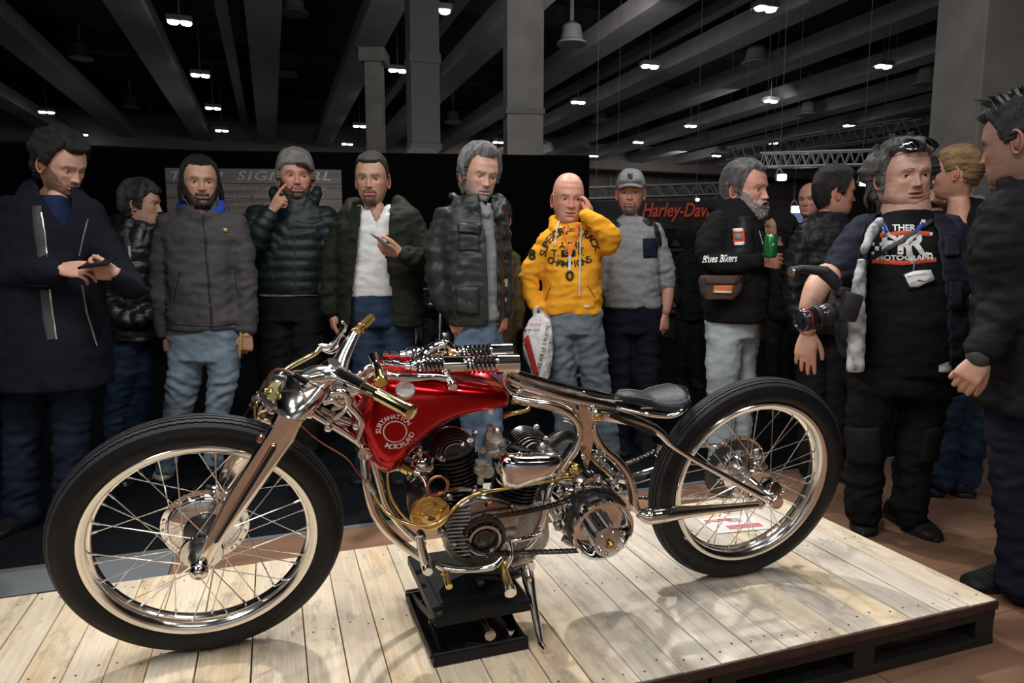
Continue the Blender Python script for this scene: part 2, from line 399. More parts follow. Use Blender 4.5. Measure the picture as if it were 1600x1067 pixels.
for u, vs in ((-8.75, (34.9, 40.6)), (-2.0, (20.6, 26.2, 31.7, 37.1)), (4.2, (17.5, 23.4, 28.4, 33.7, 39.2)), (11.8, (14.7, 20.2, 25.7, 31, 35.9)), (18.9, (17.7, 23, 28.5, 33.4, 38.8)), (25.9, (26, 31.2, 36.2))):
    for i, v in enumerate(vs):
        o = lamp if first else copy_tree(lamp)
        first = False; o.location = H(u, v, 7.25)
        o['label'] = 'twin white ceiling lamp, %s of the %s' % (nth[i], colname[u])
# ceiling speakers / bell housings between the beams
first = None
bells = [(460, 22, 22, 'above the beanie man near the top edge'), (126, 92, 26, 'above the woman, left'), (205, 168, 34, 'above the left beams, smaller'), (236, 202, 38, 'lowest on the left'), (893, 70, 20, 'right of the central pillar'), (1180, 100, 22, 'upper middle of the right ceiling'), (1262, 180, 30, 'above the photographer'), (1448, 132, 24, 'beside the right pillar'), (937, 190, 34, 'small, right of the central pillar'), (1098, 218, 38, 'small, over the far wall'), (708, 192, 34, 'left of the central pillar'), (450, 118, 30, 'above the beanie man, lower one')]
for x, y, d, lab in bells:
    p = unp(x, y, Y=d)
    if first is None:
        t = thing('ceiling_speaker', '', 'speaker', p, 0, 'bell housings under the ceiling')
        bm = NB(); lathe(bm, [(0.42, 0), (0.42, 0.06), (0.32, 0.12), (0.26, 0.5), (0.1, 0.62)], (0, 0, 0), (0, 0, 1), 20); obj('bell', bm, M['housing'], t)
        bm = NB(); cyl(bm, (0, 0, 0.6), (0, 0, 1.8), 0.06, 8); obj('stem', bm, M['housing'], t)
        first = t; o = t
    else: o = copy_tree(first)
    o.location = p; o['label'] = 'grey bell-shaped ceiling housing ' + lab
# ---------------------------------------------------------------- pillars
def pillar(name, x0, x1, Y, label, zt=9.6, zb=0.0, joints=(), depth=0.7, rz=TH):
    a = unp(x0, 400, Y=Y); b = unp(x1, 400, Y=Y); w = (b-a).length
    t = thing(name, label, 'pillar', ((a.x+b.x)/2, Y+depth/2, zb), rz*0)
    z0 = 0; hs = list(joints)+[zt-zb]
    for j, h in enumerate(hs):
        bm = NB(); bx(bm, (0, 0, (z0+h)/2), (w, depth, h-z0-(0.0 if h == hs[-1] else 0.10)), Matrix.Rotation(0.12, 3, 'Z'), 0.015)
        obj('concrete_block', bm, M['concrete'], t, smooth=False)
        if h != hs[-1]:
            bm = NB(); bx(bm, (0, 0, h), (w+0.04, depth+0.04, 0.10), Matrix.Rotation(0.12, 3, 'Z')); obj('band', bm, M['housing'], t, smooth=False)
        z0 = h
    return t
pillar('concrete_pillar', 789, 845, 12.5, 'square grey concrete pillar in the middle behind the bald man', joints=(3.78,))
pillar('concrete_pillar', 1500, 1620, 7.2, 'wide grey concrete pillar at the right edge behind the ponytail person')
# hanging duct column left of pillar
p0 = unp(662, 236, Y=16); t = thing('ventilation_duct', 'grey metal ventilation duct hanging above the wall, left of central pillar', 'duct', (p0.x, 16, p0.z))
w = (unp(684, 236, Y=16)-unp(640, 236, Y=16)).length
zz = [0, 0.12, 1.85, 2.05, 4.2, 4.4, 6.2]
for j in range(6):
    bm = NB(); k = 0.06 if j % 2 == 0 else 0
    bx(bm, (0, 0, (zz[j]+zz[j+1])/2), (w+k, 0.7+k, zz[j+1]-zz[j]), Matrix.Rotation(0.3, 3, 'Z'), 0.01)
    obj('duct_flange' if j % 2 == 0 else 'duct_section', bm, M['housing'], t, smooth=False)
p0 = unp(588, 236, Y=22); w = (unp(601, 236, Y=22)-unp(576, 236, Y=22)).length
t = thing('concrete_pillar', 'distant thin concrete pillar above the white-shirt man', 'pillar', (p0.x, 22, 0))
bm = NB(); bx(bm, (0, 0, 3.6), (w, 0.6, 7.2), None, 0.02); obj('shaft', bm, M['concrete'], t, smooth=False)
bm = NB(); bx(bm, (0, 0, 7.3), (w+0.3, 0.9, 0.4), None, 0.02); obj('capital', bm, M['concrete'], t, smooth=False)

# ---------------------------------------------------------------- booth wall behind the visitors
ZT = 2.5
A = unp(-160, 228, z=ZT); B = unp(922, 243, z=ZT)
d = (B-A); L_ = d.length; ang = math.atan2(d.y, d.x)
t = thing('booth_wall', 'tall black booth wall behind the visitors', 'partition', (A.x, A.y, 0), ang)
npan = 7
for k in range(npan):
    bm = NB(); bx(bm, (L_*(k+0.5)/npan, 0.06, ZT/2), (L_/npan-0.006, 0.10, ZT), None, 0.004)
    obj('wall_panel', bm, M['black_cloth'], t, smooth=False)
BW = Matrix.Translation((A.x, A.y, 0)) @ Matrix.Rotation(ang, 4, 'Z')
def on_wall(x, y, off=0.02):
    """pixel to booth wall local x,z"""
    r = ray(x, y); inv = BW.inverted(); o = inv @ EYE; dd = inv.to_3x3() @ r; tt = (-off-o.y)/dd.y; q = o+dd*tt
    return q.x, q.z
x0, z1 = on_wall(258, 262); x1, z0 = on_wall(538, 420)
z0 = z1-1.25
t = thing('sign_board', 'weathered wooden board sign with white company lettering on the black wall', 'sign', BW @ V((x0, -0.02, z0)), ang)
M['old_wood'] = mat('old_wood', (0.30, 0.27, 0.25), 0.85, col2=(0.19, 0.165, 0.15), scale=3, stretch=(0.4, 1, 6))
M['sign_letter'] = mat('sign_letter', (0.95, 0.92, 0.90), 0.7)
nb = 7
for k in range(nb):
    bm = NB(); h = (z1-z0)/nb; bx(bm, ((x1-x0)/2, 0, h*(k+0.5)), (x1-x0, 0.03, h-0.006), None, 0.002); obj('sign_plank', bm, M['old_wood'], t, smooth=False)
for s, xx in (('TEAM', 305), ('SIGNAL', 425), ('SRL', 492)):
    v, f = text_mesh(s, 0.15, 0.002, shear=0.25, bold=0.002, spacing=1.15)
    wx, wz = on_wall(xx, 276); bm = NB(); add_vf(bm, v, f, lambda p: V((p.x*1.5+wx-x0, -0.02, p.y+wz-z0))); obj('lettering', bm, M['sign_letter'], t, smooth=False)
random.seed(3)
for r in range(9):   # lines of small unreadable print: short strokes
    bm = NB(); xx = 0.22
    while xx < (x1-x0)-0.2:
        wdt = random.uniform(0.02, 0.05)
        if random.random() > 0.18: bx(bm, (xx+wdt/2, -0.018, (z1-z0)-0.24-r*0.095), (wdt*0.75, 0.004, random.uniform(0.035, 0.05)))
        xx += wdt
    obj('small_print', bm, mat('print_grey', (0.36, 0.33, 0.31), 0.8) if r == 0 else bpy.data.materials['print_grey'], t, smooth=False)
# dark roof fascia of the bike stand further back, right
t = thing('shop_stand', 'dark exhibition stand with red script sign over its shelves', 'stand', (0, 0, 0))
def wbox(bm, x0, x1, y0, y1, Y, d=0.1):
    a = unp(x0, y1, Y=Y); b = unp(x1, y0, Y=Y)
    bx(bm, ((a.x+b.x)/2, Y+d/2, (a.z+b.z)/2), (abs(b.x-a.x), d, abs(b.z-a.z)))
M['stand_black'] = mat('stand_black', (0.02, 0.018, 0.018), 0.6, var=0.3)
M['sign_red'] = mat('sign_red', (0.50, 0.07, 0.04), 0.5, emit=(0.5, 0.05, 0.03), estr=0.16)
M['shelf_brown'] = mat('shelf_brown', (0.12, 0.05, 0.03), 0.6, var=0.4)
bm = NB(); wbox(bm, 880, 1235, 314, 358, 9.5, 0.3); obj('fascia', bm, M['stand_black'], t, smooth=False)
bm = NB(); wbox(bm, 880, 1235, 358, 560, 10.3, 0.1); obj('back_panel', bm, M['stand_black'], t, smooth=False)
a = unp(1056, 329, Y=9.47)
v, f = text_mesh('Harley-Davidson', 0.24, 0.004, shear=0.3, bold=0.004); 
wd = max(p.x for p in v)-min(p.x for p in v); tgt = (unp(1150, 330, Y=9.47)-unp(1003, 330, Y=9.47)).length
bm = NB(); add_vf(bm, v, f, lambda p: V((p.x*tgt/wd+unp(1076, 330, Y=9.47).x, 9.47-p.z, a.z+p.y*1.1))); obj('script_sign', bm, M['sign_red'], t, smooth=False)
for yy in (388, 420, 452, 484):
    bm = NB(); wbox(bm, 1010, 1200, yy, yy+5, 10.0, 0.3); obj('shelf', bm, M['shelf_brown'], t, smooth=False)
for k in range(2):
    bm = NB(); wbox(bm, 1008+k*190, 1012+k*190, 358, 560, 9.9, 0.4); obj('upright', bm, M['shelf_brown'], t, smooth=False)
# folded shirts / boxes on the shelves
tt = None
cols = [(0.05, 0.05, 0.06), (0.25, 0.09, 0.05), (0.12, 0.11, 0.10), (0.30, 0.28, 0.25)]
ms = [mat('goods_%s' % n, c, 0.8) for n, c in zip(('dark', 'orange', 'grey', 'pale'), cols)]
for r, yy in enumerate((388, 420, 452, 484)):
    for k in range(9):
        xx = 1018+k*20
        a = unp(xx, yy, Y=9.95)
        bm = NB(); bx(bm, (0, 0, 0.07), (0.12, 0.14, random.uniform(0.08, 0.16)), None, 0.01)
        o = obj('stand_product', bm, ms[(r+k*3) % 4], None, smooth=False); o.location = (a.x, 10.05, a.z+0.01)
        tag(o, 'small boxed goods on the %s shelf of the dark stand' % ('top', 'second', 'third', 'bottom')[r], 'goods', 'boxed goods on the %s far shelf' % ('top', 'second', 'third', 'bottom')[r])
# blue stand far right with lit wall
t = thing('blue_stand', 'distant pale blue lit stand wall behind the bearded man', 'stand', (0, 0, 0))
M['blue_panel'] = mat('blue_panel', (0.22, 0.36, 0.60), 0.6, emit=(0.10, 0.17, 0.30), estr=0.9)
bm = NB(); wbox(bm, 1176, 1262, 322, 349, 13, 0.1); obj('panel', bm, M['blue_panel'], t, smooth=False)
bm = NB(); wbox(bm, 1176, 1262, 348, 353, 12.9, 0.1); obj('counter', bm, M['shelf_brown'], t, smooth=False)
bm = NB(); wbox(bm, 1176, 1262, 353, 505, 12.95, 0.1); obj('lower_panel', bm, M['stand_black'], t, smooth=False)
M['paper_white'] = mat('paper_white', (0.75, 0.75, 0.73), 0.7)
for k, (xx, yy) in enumerate(((1182, 338), (1206, 336), (1230, 338))):
    bm = NB(); wbox(bm, xx, xx+7, yy, yy+8, 12.97, 0.02); obj('small_notice', bm, M['paper_white'], t, smooth=False)
# floodlights on stands and trusses
def flood(x, y, Y, r, lab, up=0.0):
    p = unp(x, y, Y=Y); t = thing('flood_light', lab, 'floodlight', p, 0, 'floodlights over the far stands')
    bm = NB(); bx(bm, (0, 0.05, 0), (r*2.3, 0.06, r*1.7), None, 0.01); obj('housing', bm, M['housing'], t, smooth=False)
    bm = NB(); bx(bm, (0, 0.0, 0), (r*2, 0.03, r*1.4), None, 0.01); obj('lamp_glass', bm, M['far_lamp'], t, smooth=False)
    bm = NB(); tube(bm, [(-r*1.2, 0.08, 0), (0, 0.10, r*2.2), (r*1.2, 0.08, 0)], 0.012, 6); obj('yoke', bm, M['housing'], t); bm = NB(); cyl(bm, (0, 0.1, r*2.2), (0, 0.1, 7.55-p.z), 0.003, 6); obj('hanger', bm, M['housing'], t)
flood(1222, 277, 9, 0.055, 'square floodlight on truss right of the bearded man')
flood(1352, 285, 9, 0.06, 'square floodlight on truss behind the photographer')
flood(1195, 327, 12, 0.075, 'floodlight above blue stand beside the beard')
flood(1244, 327, 12, 0.075, 'floodlight above blue stand beside the leather jacket man')
flood(1090, 312, 12, 0.03, 'small floodlight above the red script sign')
flood(966, 300, 12, 0.02, 'tiny floodlight left of the grey cap')
# trusses
def truss(x0, y0, Y0, x1, y1, Y1, size, lab, n=14):
    a = unp(x0, y0, Y=Y0); b = unp(x1, y1, Y=Y1); d = (b-a)
    t = thing('lighting_truss', lab, 'truss', a, 0)
    d = b-a; side = d.cross(V((0, 0, 1))).normalized()*size; upv = V((0, 0, size))
    for k, q in enumerate((side*0, side, upv, upv+side)):
        bm = NB(); cyl(bm, q, q+d, 0.022, 6); obj('chord', bm, M['truss'], t)
    for q in (d*.1, d*.9):
        bm = NB(); cyl(bm, q+upv+side*.5, V((q.x+side.x*.5, q.y+side.y*.5, 7.55-a.z)), 0.003, 6); obj('hanger', bm, M['truss'], t)
    bm = NB()
    for i in range(n):
        p = d*(i/n); p2 = d*((i+0.5)/n); p3 = d*((i+1)/n)
        for q in (side*0, side):
            cyl(bm, p+q, p2+q+upv, 0.012, 5); cyl(bm, p2+q+upv, p3+q, 0.012, 5)
    tag(obj('brace', bm, M['truss'], t), kind='stuff')
truss(1150, 250, 18, 1440, 212, 13, 0.3, 'long lighting truss rising to the right above the floodlights')
truss(1190, 262, 12, 1400, 258, 11, 0.22, 'level lighting truss behind the bearded man and photographer')
truss(905, 312, 13, 1160, 303, 13, 0.2, 'thin truss above the red script sign', 12)

# ---------------------------------------------------------------- display platform
plat = thing('display_platform', 'low pallet display platform with pale pine planks under the motorcycle', 'platform', H(0, 0, 0), TH)
PU0, PU1, PV0, PV1, PZ = -1.95, 2.13, 1.425, 2.475, 0.15
def pbox(name, u0, u1, v0, v1, z0, z1, m, share=None, bevel=0.0015, skew=0):
    bm = NB(); bx(bm, (0, 0, 0), (u1-u0, v1-v0, z1-z0), None, bevel); o = obj(name, bm, m, plat, smooth=False)
    o.location = ((u0+u1)/2, (v0+v1)/2, (z0+z1)/2); o.rotation_euler = (0, 0, skew); return o
random.seed(11)
u = PU1; seams = []
wds = []
while u > PU0:
    w = random.choice((0.094, 0.098, 0.10, 0.118, 0.122)) if u > 0.9 else random.choice((0.10, 0.12, 0.125, 0.14)); 
    seams.append((u-w, u)); u -= w
nails = NB()
for k, (a, b) in enumerate(seams):
    g = 0.003 if random.random() > 0.2 else 0.0055
    jit = random.uniform(-0.0018, 0.0018)
    r = random.random()
    if b > 0.9: m = M['pine_grey'] if r < 0.55 else (M['pine'] if r < 0.95 else M['pine_yellow'])
    elif b > -0.2: m = M['pine'] if r < 0.7 else M['pine_yellow']
    else: m = M['pine'] if r < 0.5 else M['pine_yellow']
    pbox('plank', a+g/2, b-g/2, PV0+jit, PV1+jit, PZ-0.02, PZ+random.uniform(-0.0012, 0.0008), m)
    for v in (PV0+0.05, (PV0+PV1)/2, PV1-0.06):
        for q in range(2 if v != (PV0+PV1)/2 else 2):
            c = V((a+(b-a)*(0.25+0.5*q)+random.uniform(-0.008, 0.008), v+random.uniform(-0.02, 0.02), PZ+0.0006))
            lathe(nails, [(0.0032, 0), (0.0032, 0.0006)], c, (0, 0, 1), 8)
tag(obj('nail_head', nails, M['nail'], plat, smooth=False), kind='stuff')
# red-brown raw edge lath, front stringers, blocks and bottom boards, of pallet modules meeting at u = 1.06
bm = NB(); bx(bm, ((PU0+PU1)/2, PV0-0.005, PZ-0.016), (PU1-PU0, 0.006, 0.026)); obj('edge_lath', bm, M['plank_edge'], plat, smooth=False)
mods = [(-1.95, -0.42), (-0.41, 1.055), (1.065, 2.13)]
for a, b in mods:
    for v in (PV0+0.03, (PV0+PV1)/2, PV1-0.03):
        pbox('stringer', a, b, v-0.03, v+0.03, PZ-0.062, PZ-0.021, M['black_paint'])
        pbox('bottom_board', a, b, v-0.03, v+0.03, 0.002, 0.03, M['black_paint'])
        for q in range(3):
            uu = a+(b-a-0.08)*q/2; pbox('block', uu, uu+0.08, v-0.028, v+0.028, 0.03, PZ-0.062, M['black_paint'])
    for uu in (a+0.03, b-0.03):
        pbox('bottom_crossboard', uu-0.03, uu+0.03, PV0, PV1, 0.0, 0.012, M['black_paint'])

# unseen pale walls added behind the camera for the chrome to reflect
for k, (x, w_, h_) in enumerate(((-4.2, 3.0, 2.6), (-0.9, 2.6, 3.0), (2.2, 3.0, 2.5), (5.6, 3.2, 2.8))):
    t = thing('added_reflection_wall', ('pale', 'grey', 'white', 'beige')[k]+' unseen wall added behind the camera for chrome reflections', 'stand', (x, -6.0, 0))
    bm = NB(); bx(bm, (0, 0, h_/2), (w_, .12, h_), None, .01); obj('wall_panel', bm, mat('reflection_panel', ((.5, .5, .52), (.3, .32, .36), (.6, .6, .6), (.45, .38, .3))[k], .8), t, smooth=False)
    bm = NB(); bx(bm, (0, .5, .5), (w_*.6, .5, 1.0), None, .01); obj('counter', bm, M['housing'], t, smooth=False)
# ================================================================ the motorcycle
BE = V((math.cos(math.radians(16.7)), math.sin(math.radians(16.7)), 0))
def nrm(az, el): az, el = math.radians(az), math.radians(el); return V((math.cos(az)*math.cos(el), math.sin(az)*math.cos(el), math.sin(el)))
BN = nrm(-73.3, -10); BU = BE.cross(-BN)
BO = V((-0.0327, 1.9996, 0.15))
def frame(o, e, n, u): return Matrix(((e.x, -n.x, u.x, o.x), (e.y, -n.y, u.y, o.y), (e.z, -n.z, u.z, o.z), (0, 0, 0, 1)))
BM = frame(BO, BE, BN, BU); BI = BM.inverted()
bike = thing('motorcycle', 'chrome custom motorcycle with red tank standing on the wooden platform', 'motorcycle', (0, 0, 0))
bike.matrix_world = BM
def P(x, y, off=0.0):
    """photograph pixel on the plane 'off' metres to the near side of the bike's middle plane -> bike coordinates"""
    r = ray(x, y); t = ((BO-EYE).dot(BN)+off)/r.dot(BN); return BI @ (EYE+r*t)
def PG(x, y, z=PZ): return BI @ unp(x, y, z=z)
def part(name, bm, m, parent=None, smooth=True, ang=40): return obj(name, bm, M[m], parent or bike, smooth, ang)
NY = V((0, -1, 0))      # near side
# ---- wheels
FC = V((-0.806, 1.709, 0.500)); FN = nrm(-71.2, -14.2); FE = V((-math.sin(math.radians(-71.2)), math.cos(math.radians(-71.2)), 0))
FM = BI @ frame(FC, FE, FN, FE.cross(-FN))
RC = V((0.776, 2.172, 0.500)); RM = BI @ frame(RC, BE, BN, BU)
def xf(bm, Mx): bmesh.ops.transform(bm, matrix=Mx, verts=bm.verts[:]); return bm
def wheel(name, Mx, R, r, lip, flange_n, flange_f, nsp=36):
    prof = []   # rim: closed section (radius, y)
    sec = [(lip, -0.031), (lip-0.003, -0.034), (lip-0.012, -0.033), (lip-0.022, -0.026), (lip-0.029, -0.013), (lip-0.031, 0), (lip-0.029, 0.013), (lip-0.022, 0.026), (lip-0.012, 0.033), (lip-0.003, 0.034), (lip, 0.031),
           (lip-0.006, 0.026), (lip-0.018, 0.018), (lip-0.024, 0.0), (lip-0.018, -0.018), (lip-0.006, -0.026)]
    n = 128; bm = NB()
    loft(bm, [[V((math.cos(a)*q, y, math.sin(a)*q)) for q, y in sec] for a in [2*PI*i/n for i in range(n)]], closed=True)
    rim = part(name, xf(bm, Mx), 'rim')
    # tyre
    bm = NB(); K = 330; grooves = (-0.62, -0.34, -0.11, 0.11, 0.34, 0.62); sec = []
    s = -2.35
    ss = [-2.35, -2.1, -1.8, -1.5, -1.25, -1.05, -0.95, -0.9]
    for g in grooves: ss += [g-0.055, g-0.035, g+0.035, g+0.055]
    ss += [0.9, 0.95, 1.05, 1.25, 1.5, 1.8, 2.1, 2.35]
    rings = []
    for i in range(K):
        a = 2*PI*i/K; zig = 0.05 if i % 3 == 0 else -0.02; row = []
        for s in ss:
            rr = r; y_ = s
            if abs(s) < 0.9:
                for g in grooves:
                    if abs(s-g) < 0.05: rr = r-0.0052
                y_ = s+zig*0.6
            elif abs(s) <= 0.95: rr = r+0.0002
            elif abs(s) <= 1.05: rr = r-0.0015-(0.0015 if i % 4 == 0 else 0)
            q = R-r+rr*math.cos(y_)*(1.0 if abs(s) < 1.6 else 0.9); row.append(V((math.cos(a)*q, 0.95*rr*math.sin(y_), math.sin(a)*q)))
        rings.append(row)
    loft(bm, rings, closed=True)
    o = part('tyre', xf(bm, Mx), 'rubber', rim, ang=50)
    o.data.materials.append(M['tread']); nsec = len(ss)
    for p in o.data.polygons:
        j = min(v % nsec for v in p.vertices); 
        if 7 <= j < nsec-8: p.material_index = 1
    # spokes, laced from two flanges
    for k in range(nsp):
        near = k % 2 == 0; (fr, fy) = flange_n if near else flange_f
        a = 2*PI*k/nsp; sgn = 1 if (k//2) % 2 else -1
        ah = a+sgn*(0.95 if near else 0.55)
        p0 = V((math.cos(ah)*fr, fy, math.sin(ah)*fr)); p1 = V((math.cos(a)*(lip-0.03), fy*0.18, math.sin(a)*(lip-0.03)))
        bm = NB(); d = (p1-p0); tube(bm, [p0, p0+d*0.93, p0+d*0.935, p1+d*0.02], [0.0016, 0.0016, 0.0032, 0.0032], 6, 1)
        part('spoke', xf(bm, Mx), 'spoke', rim)
    return rim
M['rim'] = mat('rim_metal', (0.88, 0.85, 0.80), 0.16, 1.0)
M['spoke'] = mat('spoke_steel', (0.80, 0.79, 0.77), 0.2, 1.0)
fw = wheel('front_wheel', FM, 0.357, 0.044, 0.287, (0.044, -0.062), (0.105, 0.055))
def FF(x, y, off):
    """pixel on a plane parallel to the steered front wheel -> front wheel coordinates"""
    r = ray(x, y); t = ((FC-EYE).dot(FN)+off)/r.dot(FN); q = EYE+r*t-FC
    return V((q.dot(FE), -off, q.dot(FE.cross(-FN))))
bm = NB(); lathe(bm, [(0.02, -0.062), (0.049, -0.066), (0.052, -0.062), (0.047, -0.056), (0.030, -0.05), (0.024, -0.03), (0.024, 0.04), (0.04, 0.05)], (0, 0, 0), (0, 1, 0), 40)
part('hub', xf(bm, FM), 'chrome', fw)
bm = NB(); lathe(bm, [(0.035, 0.025), (0.05, 0.03), (0.085, 0.036), (0.094, 0.042), (0.097, 0.05), (0.110, 0.052), (0.112, 0.06), (0.112, 0.075), (0.104, 0.08), (0.07, 0.088), (0.03, 0.09)], (0, 0, 0), (0, 1, 0), 64)
bd = part('brake_drum', xf(bm, FM), 'chrome', fw)
bm = NB(); lathe(bm, [(0.022, 0.0), (0.05, 0.012), (0.053, 0.024), (0.045, 0.034), (0.03, 0.036)], (0, 0, 0), (0, 1, 0), 40); part('hub_cone', xf(bm, FM), 'dark_metal', fw)
for k in range(20):
    a = 2*PI*k/20; bm = NB(); c = V((math.cos(a)*0.104, 0.051, math.sin(a)*0.104)); lathe(bm, [(0.004, 0), (0.004, -0.004), (0.001, -0.005)], c, (0, 1, 0), 8); part('rivet', xf(bm, FM), 'chrome', fw)
bm = NB(); lathe(bm, [(0.004, -0.156), (0.008, -0.157), (0.009, -0.153), (0.015, -0.150), (0.021, -0.143), (0.022, -0.136), (0.018, -0.130), (0.022, -0.126), (0.022, -0.118), (0.014, -0.112), (0.014, 0.11), (0.02, 0.115), (0.02, 0.13)], (0, 0, 0), (0, 1, 0), 32)
part('axle', xf(bm, FM), 'dark_chrome' if 'dark_chrome' in M else 'chrome', fw)
bm = NB(); lathe(bm, [(0.028, -0.064), (0.03, -0.085), (0.022, -0.1), (0.018, -0.112)], (0, 0, 0), (0, 1, 0), 32); part('hub_spacer', xf(bm, FM), 'dark_metal', fw)

# ---- fork: two broad slotted blades joined by a polished crown
fork_out_l = [(307, 884, .118), (318, 852, .118), (349, 785, .117), (390, 717, .112), (420, 669, .108), (423, 660, .106), (427, 650, .103), (431, 642, .100)]
fork_out_r = [(327, 884, .118), (338, 862, .118), (360, 830, .117), (420, 744, .112), (455, 695, .108), (466, 672, .106), (471, 662, .103), (475, 654, .100)]
def blade_mesh(bm, s):
    n = 26; A = smooth_path([FF(*q) for q in fork_out_l], 5); B_ = smooth_path([FF(*q) for q in fork_out_r], 5); k = min(len(A), len(B_))
    rings = []
    for i in range(k):
        a, b = A[i].copy(), B_[i].copy(); t = i/(k-1); th = 0.007+0.012*t
        if s < 0: a.y *= -1; b.y *= -1
        c = (a+b)/2; h = (b-a)/2; ring = []
        for j in range(20):
            g = 2*PI*j/20; cx_ = math.copysign(abs(math.cos(g))**0.45, math.cos(g)); sy = math.copysign(abs(math.sin(g))**0.8, math.sin(g))
            ring.append(c+h*cx_+V((0, th*sy, 0)))
        rings.append(ring)
    loft(bm, rings)
for s in (1, -1):
    bm = NB(); blade_mesh(bm, s)
    fb = part('fork_blade', xf(bm, FM), 'nickel')
    # raised slot frame with a dark groove
    a0, a1 = FF(428, 700, 0.127), FF(338, 846, 0.129)
    d = (a1-a0).normalized(); side = d.cross(V((0, 1, 0))).normalized()
    def oval(w, e0=0.0):
        pts = []
        for g in range(9): an = PI*g/8; pts.append(a0+side*w*math.cos(an)-d*w*math.sin(an))
        for g in range(9): an = PI*g/8; pts.append(a1-side*w*0.7*math.cos(an)+d*w*math.sin(an))
        return [V((q.x, q.y*s, q.z)) for q in pts]
    bm = NB(); tube(bm, oval(0.0065), 0.0016, 6, 1, closed=True); part('slot_edge', xf(bm, FM), 'chrome', fb)
    bm = NB(); prism(bm, oval(0.0052), (0, 0.006*s, 0)); part('slot', xf(bm, FM), 'black_gloss', fb, smooth=False)
# crown: big polished shell bridging the blades over the tyre
def ringF(c, rx, ry, rz_up=V((0, 0, 1))): pass
ctop = FF(505, 572, 0); cmid = FF(478, 610, 0.0); clow = FF(455, 655, 0.0)
bm = NB(); rings = []
for (q, w, dpt) in ((FF(522, 566, 0), 0.028, 0.016), (FF(512, 578, 0), 0.036, 0.024), (FF(498, 592, 0), 0.052, 0.036), (FF(482, 600, 0), 0.088, 0.050), (FF(470, 612, 0), 0.108, 0.052), (FF(460, 622, 0), 0.117, 0.046), (FF(453, 632, 0), 0.119, 0.038), (FF(448, 642, 0), 0.112, 0.026)):
    ring = []
    for j in range(28):
        g = 2*PI*j/28; ring.append(q+V((math.cos(g)*dpt, math.copysign(abs(math.sin(g))**0.9, math.sin(g))*w, -math.cos(g)*dpt*0.3)))
    rings.append(ring)
loft(bm, rings); part('fork_crown', xf(bm, FM), 'polished')
# small links on the leading edge of the fork
bm = NB(); lathe(bm, [(0.006, 0), (0.009, 0.002), (0.009, 0.014), (0.004, 0.018)], FF(407, 683, 0.10), (0, -1, 0), 16); part('brass_stud', xf(bm, FM), 'copper')
# steering stem and lower springer links
bm = NB(); tube(bm, [P(520, 585, 0), P(560, 640, 0)], 0.028, 20); part('steering_head', bm, 'chrome')
for off in (0.045, -0.045):
    bm = NB(); tube(bm, [P(482, 640, off), P(505, 655, off), P(537, 673, off), P(560, 690, off), P(571, 702, off)], [0.013, 0.011, 0.013, 0.010, 0.012], 12, 5); part('steering_link', bm, 'chrome')
    bm = NB(); tube(bm, [P(500, 640, off*.6), P(525, 652, off*.6), P(548, 660, off*.6)], 0.010, 10); part('spring_link', bm, 'nickel')
for x, y in ((484, 646), (513, 667), (557, 664)):
    bm = NB(); lathe(bm, [(0.010, 0), (0.010, 0.01), (0.004, 0.014)], P(x, y, 0.055), NY, 12); part('link_bolt', bm, 'chrome')
# ---- handlebar: yoke with two arms
yk = P(524, 583, 0.03)
bm = NB(); tube(bm, [P(476, 590, 0.06), P(495, 586, 0.04), P(524, 584, 0.02), P(545, 590, 0.02)], [0.026, 0.036, 0.036, 0.024], 20, 5, flat=0.65, round_cap=True); bar = part('handlebar_yoke', bm, 'polished')
for s, hi in ((1, P(571, 606, 0.20)), (-1, P(553, 524, -0.20))):
    bm = NB(); mid = (P(540, 592, 0.10) if s > 0 else P(535, 560, -0.09)); tube(bm, [P(526, 586, 0.02*s), mid, hi], [0.027, 0.021, 0.0155], 20, 5); part('handlebar_arm', bm, 'polished', bar)
ga, gb = P(571, 606, 0.20), P(643, 644, 0.335)
bm = NB(); tube(bm, [ga, ga.lerp(gb, 0.28), ga.lerp(gb, 0.29), ga.lerp(gb, 0.33), ga.lerp(gb, 0.34), ga.lerp(gb, 0.9), ga.lerp(gb, 0.91), gb, gb+(gb-ga)*0.015], [0.0135, 0.0135, 0.0155, 0.0155, 0.0145, 0.0145, 0.0165, 0.0165, 0.009], 24, 1); part('grip', bm, 'pale_brass', bar)
gc, gd = P(556, 519, -0.20), P(578, 498, -0.33)
bm = NB(); tube(bm, [gc, gc.lerp(gd, 0.3), gc.lerp(gd, 0.31), gc.lerp(gd, 0.35), gc.lerp(gd, 0.36), gd], [0.0145, 0.0145, 0.0175, 0.0175, 0.0155, 0.0155], 24, 1); part('grip', bm, 'brass', bar)
for x, y, off in ((537, 589, 0.08), (549, 606, 0.14), (556, 603, 0.15), (530, 565, -0.10), (541, 543, -0.16)):
    bm = NB(); q = P(x, y, off); lathe(bm, [(0.012, -0.012), (0.020, -0.010), (0.021, 0.008), (0.012, 0.012)], q, (gb-ga), 16); part('bar_clamp', bm, 'polished', bar)
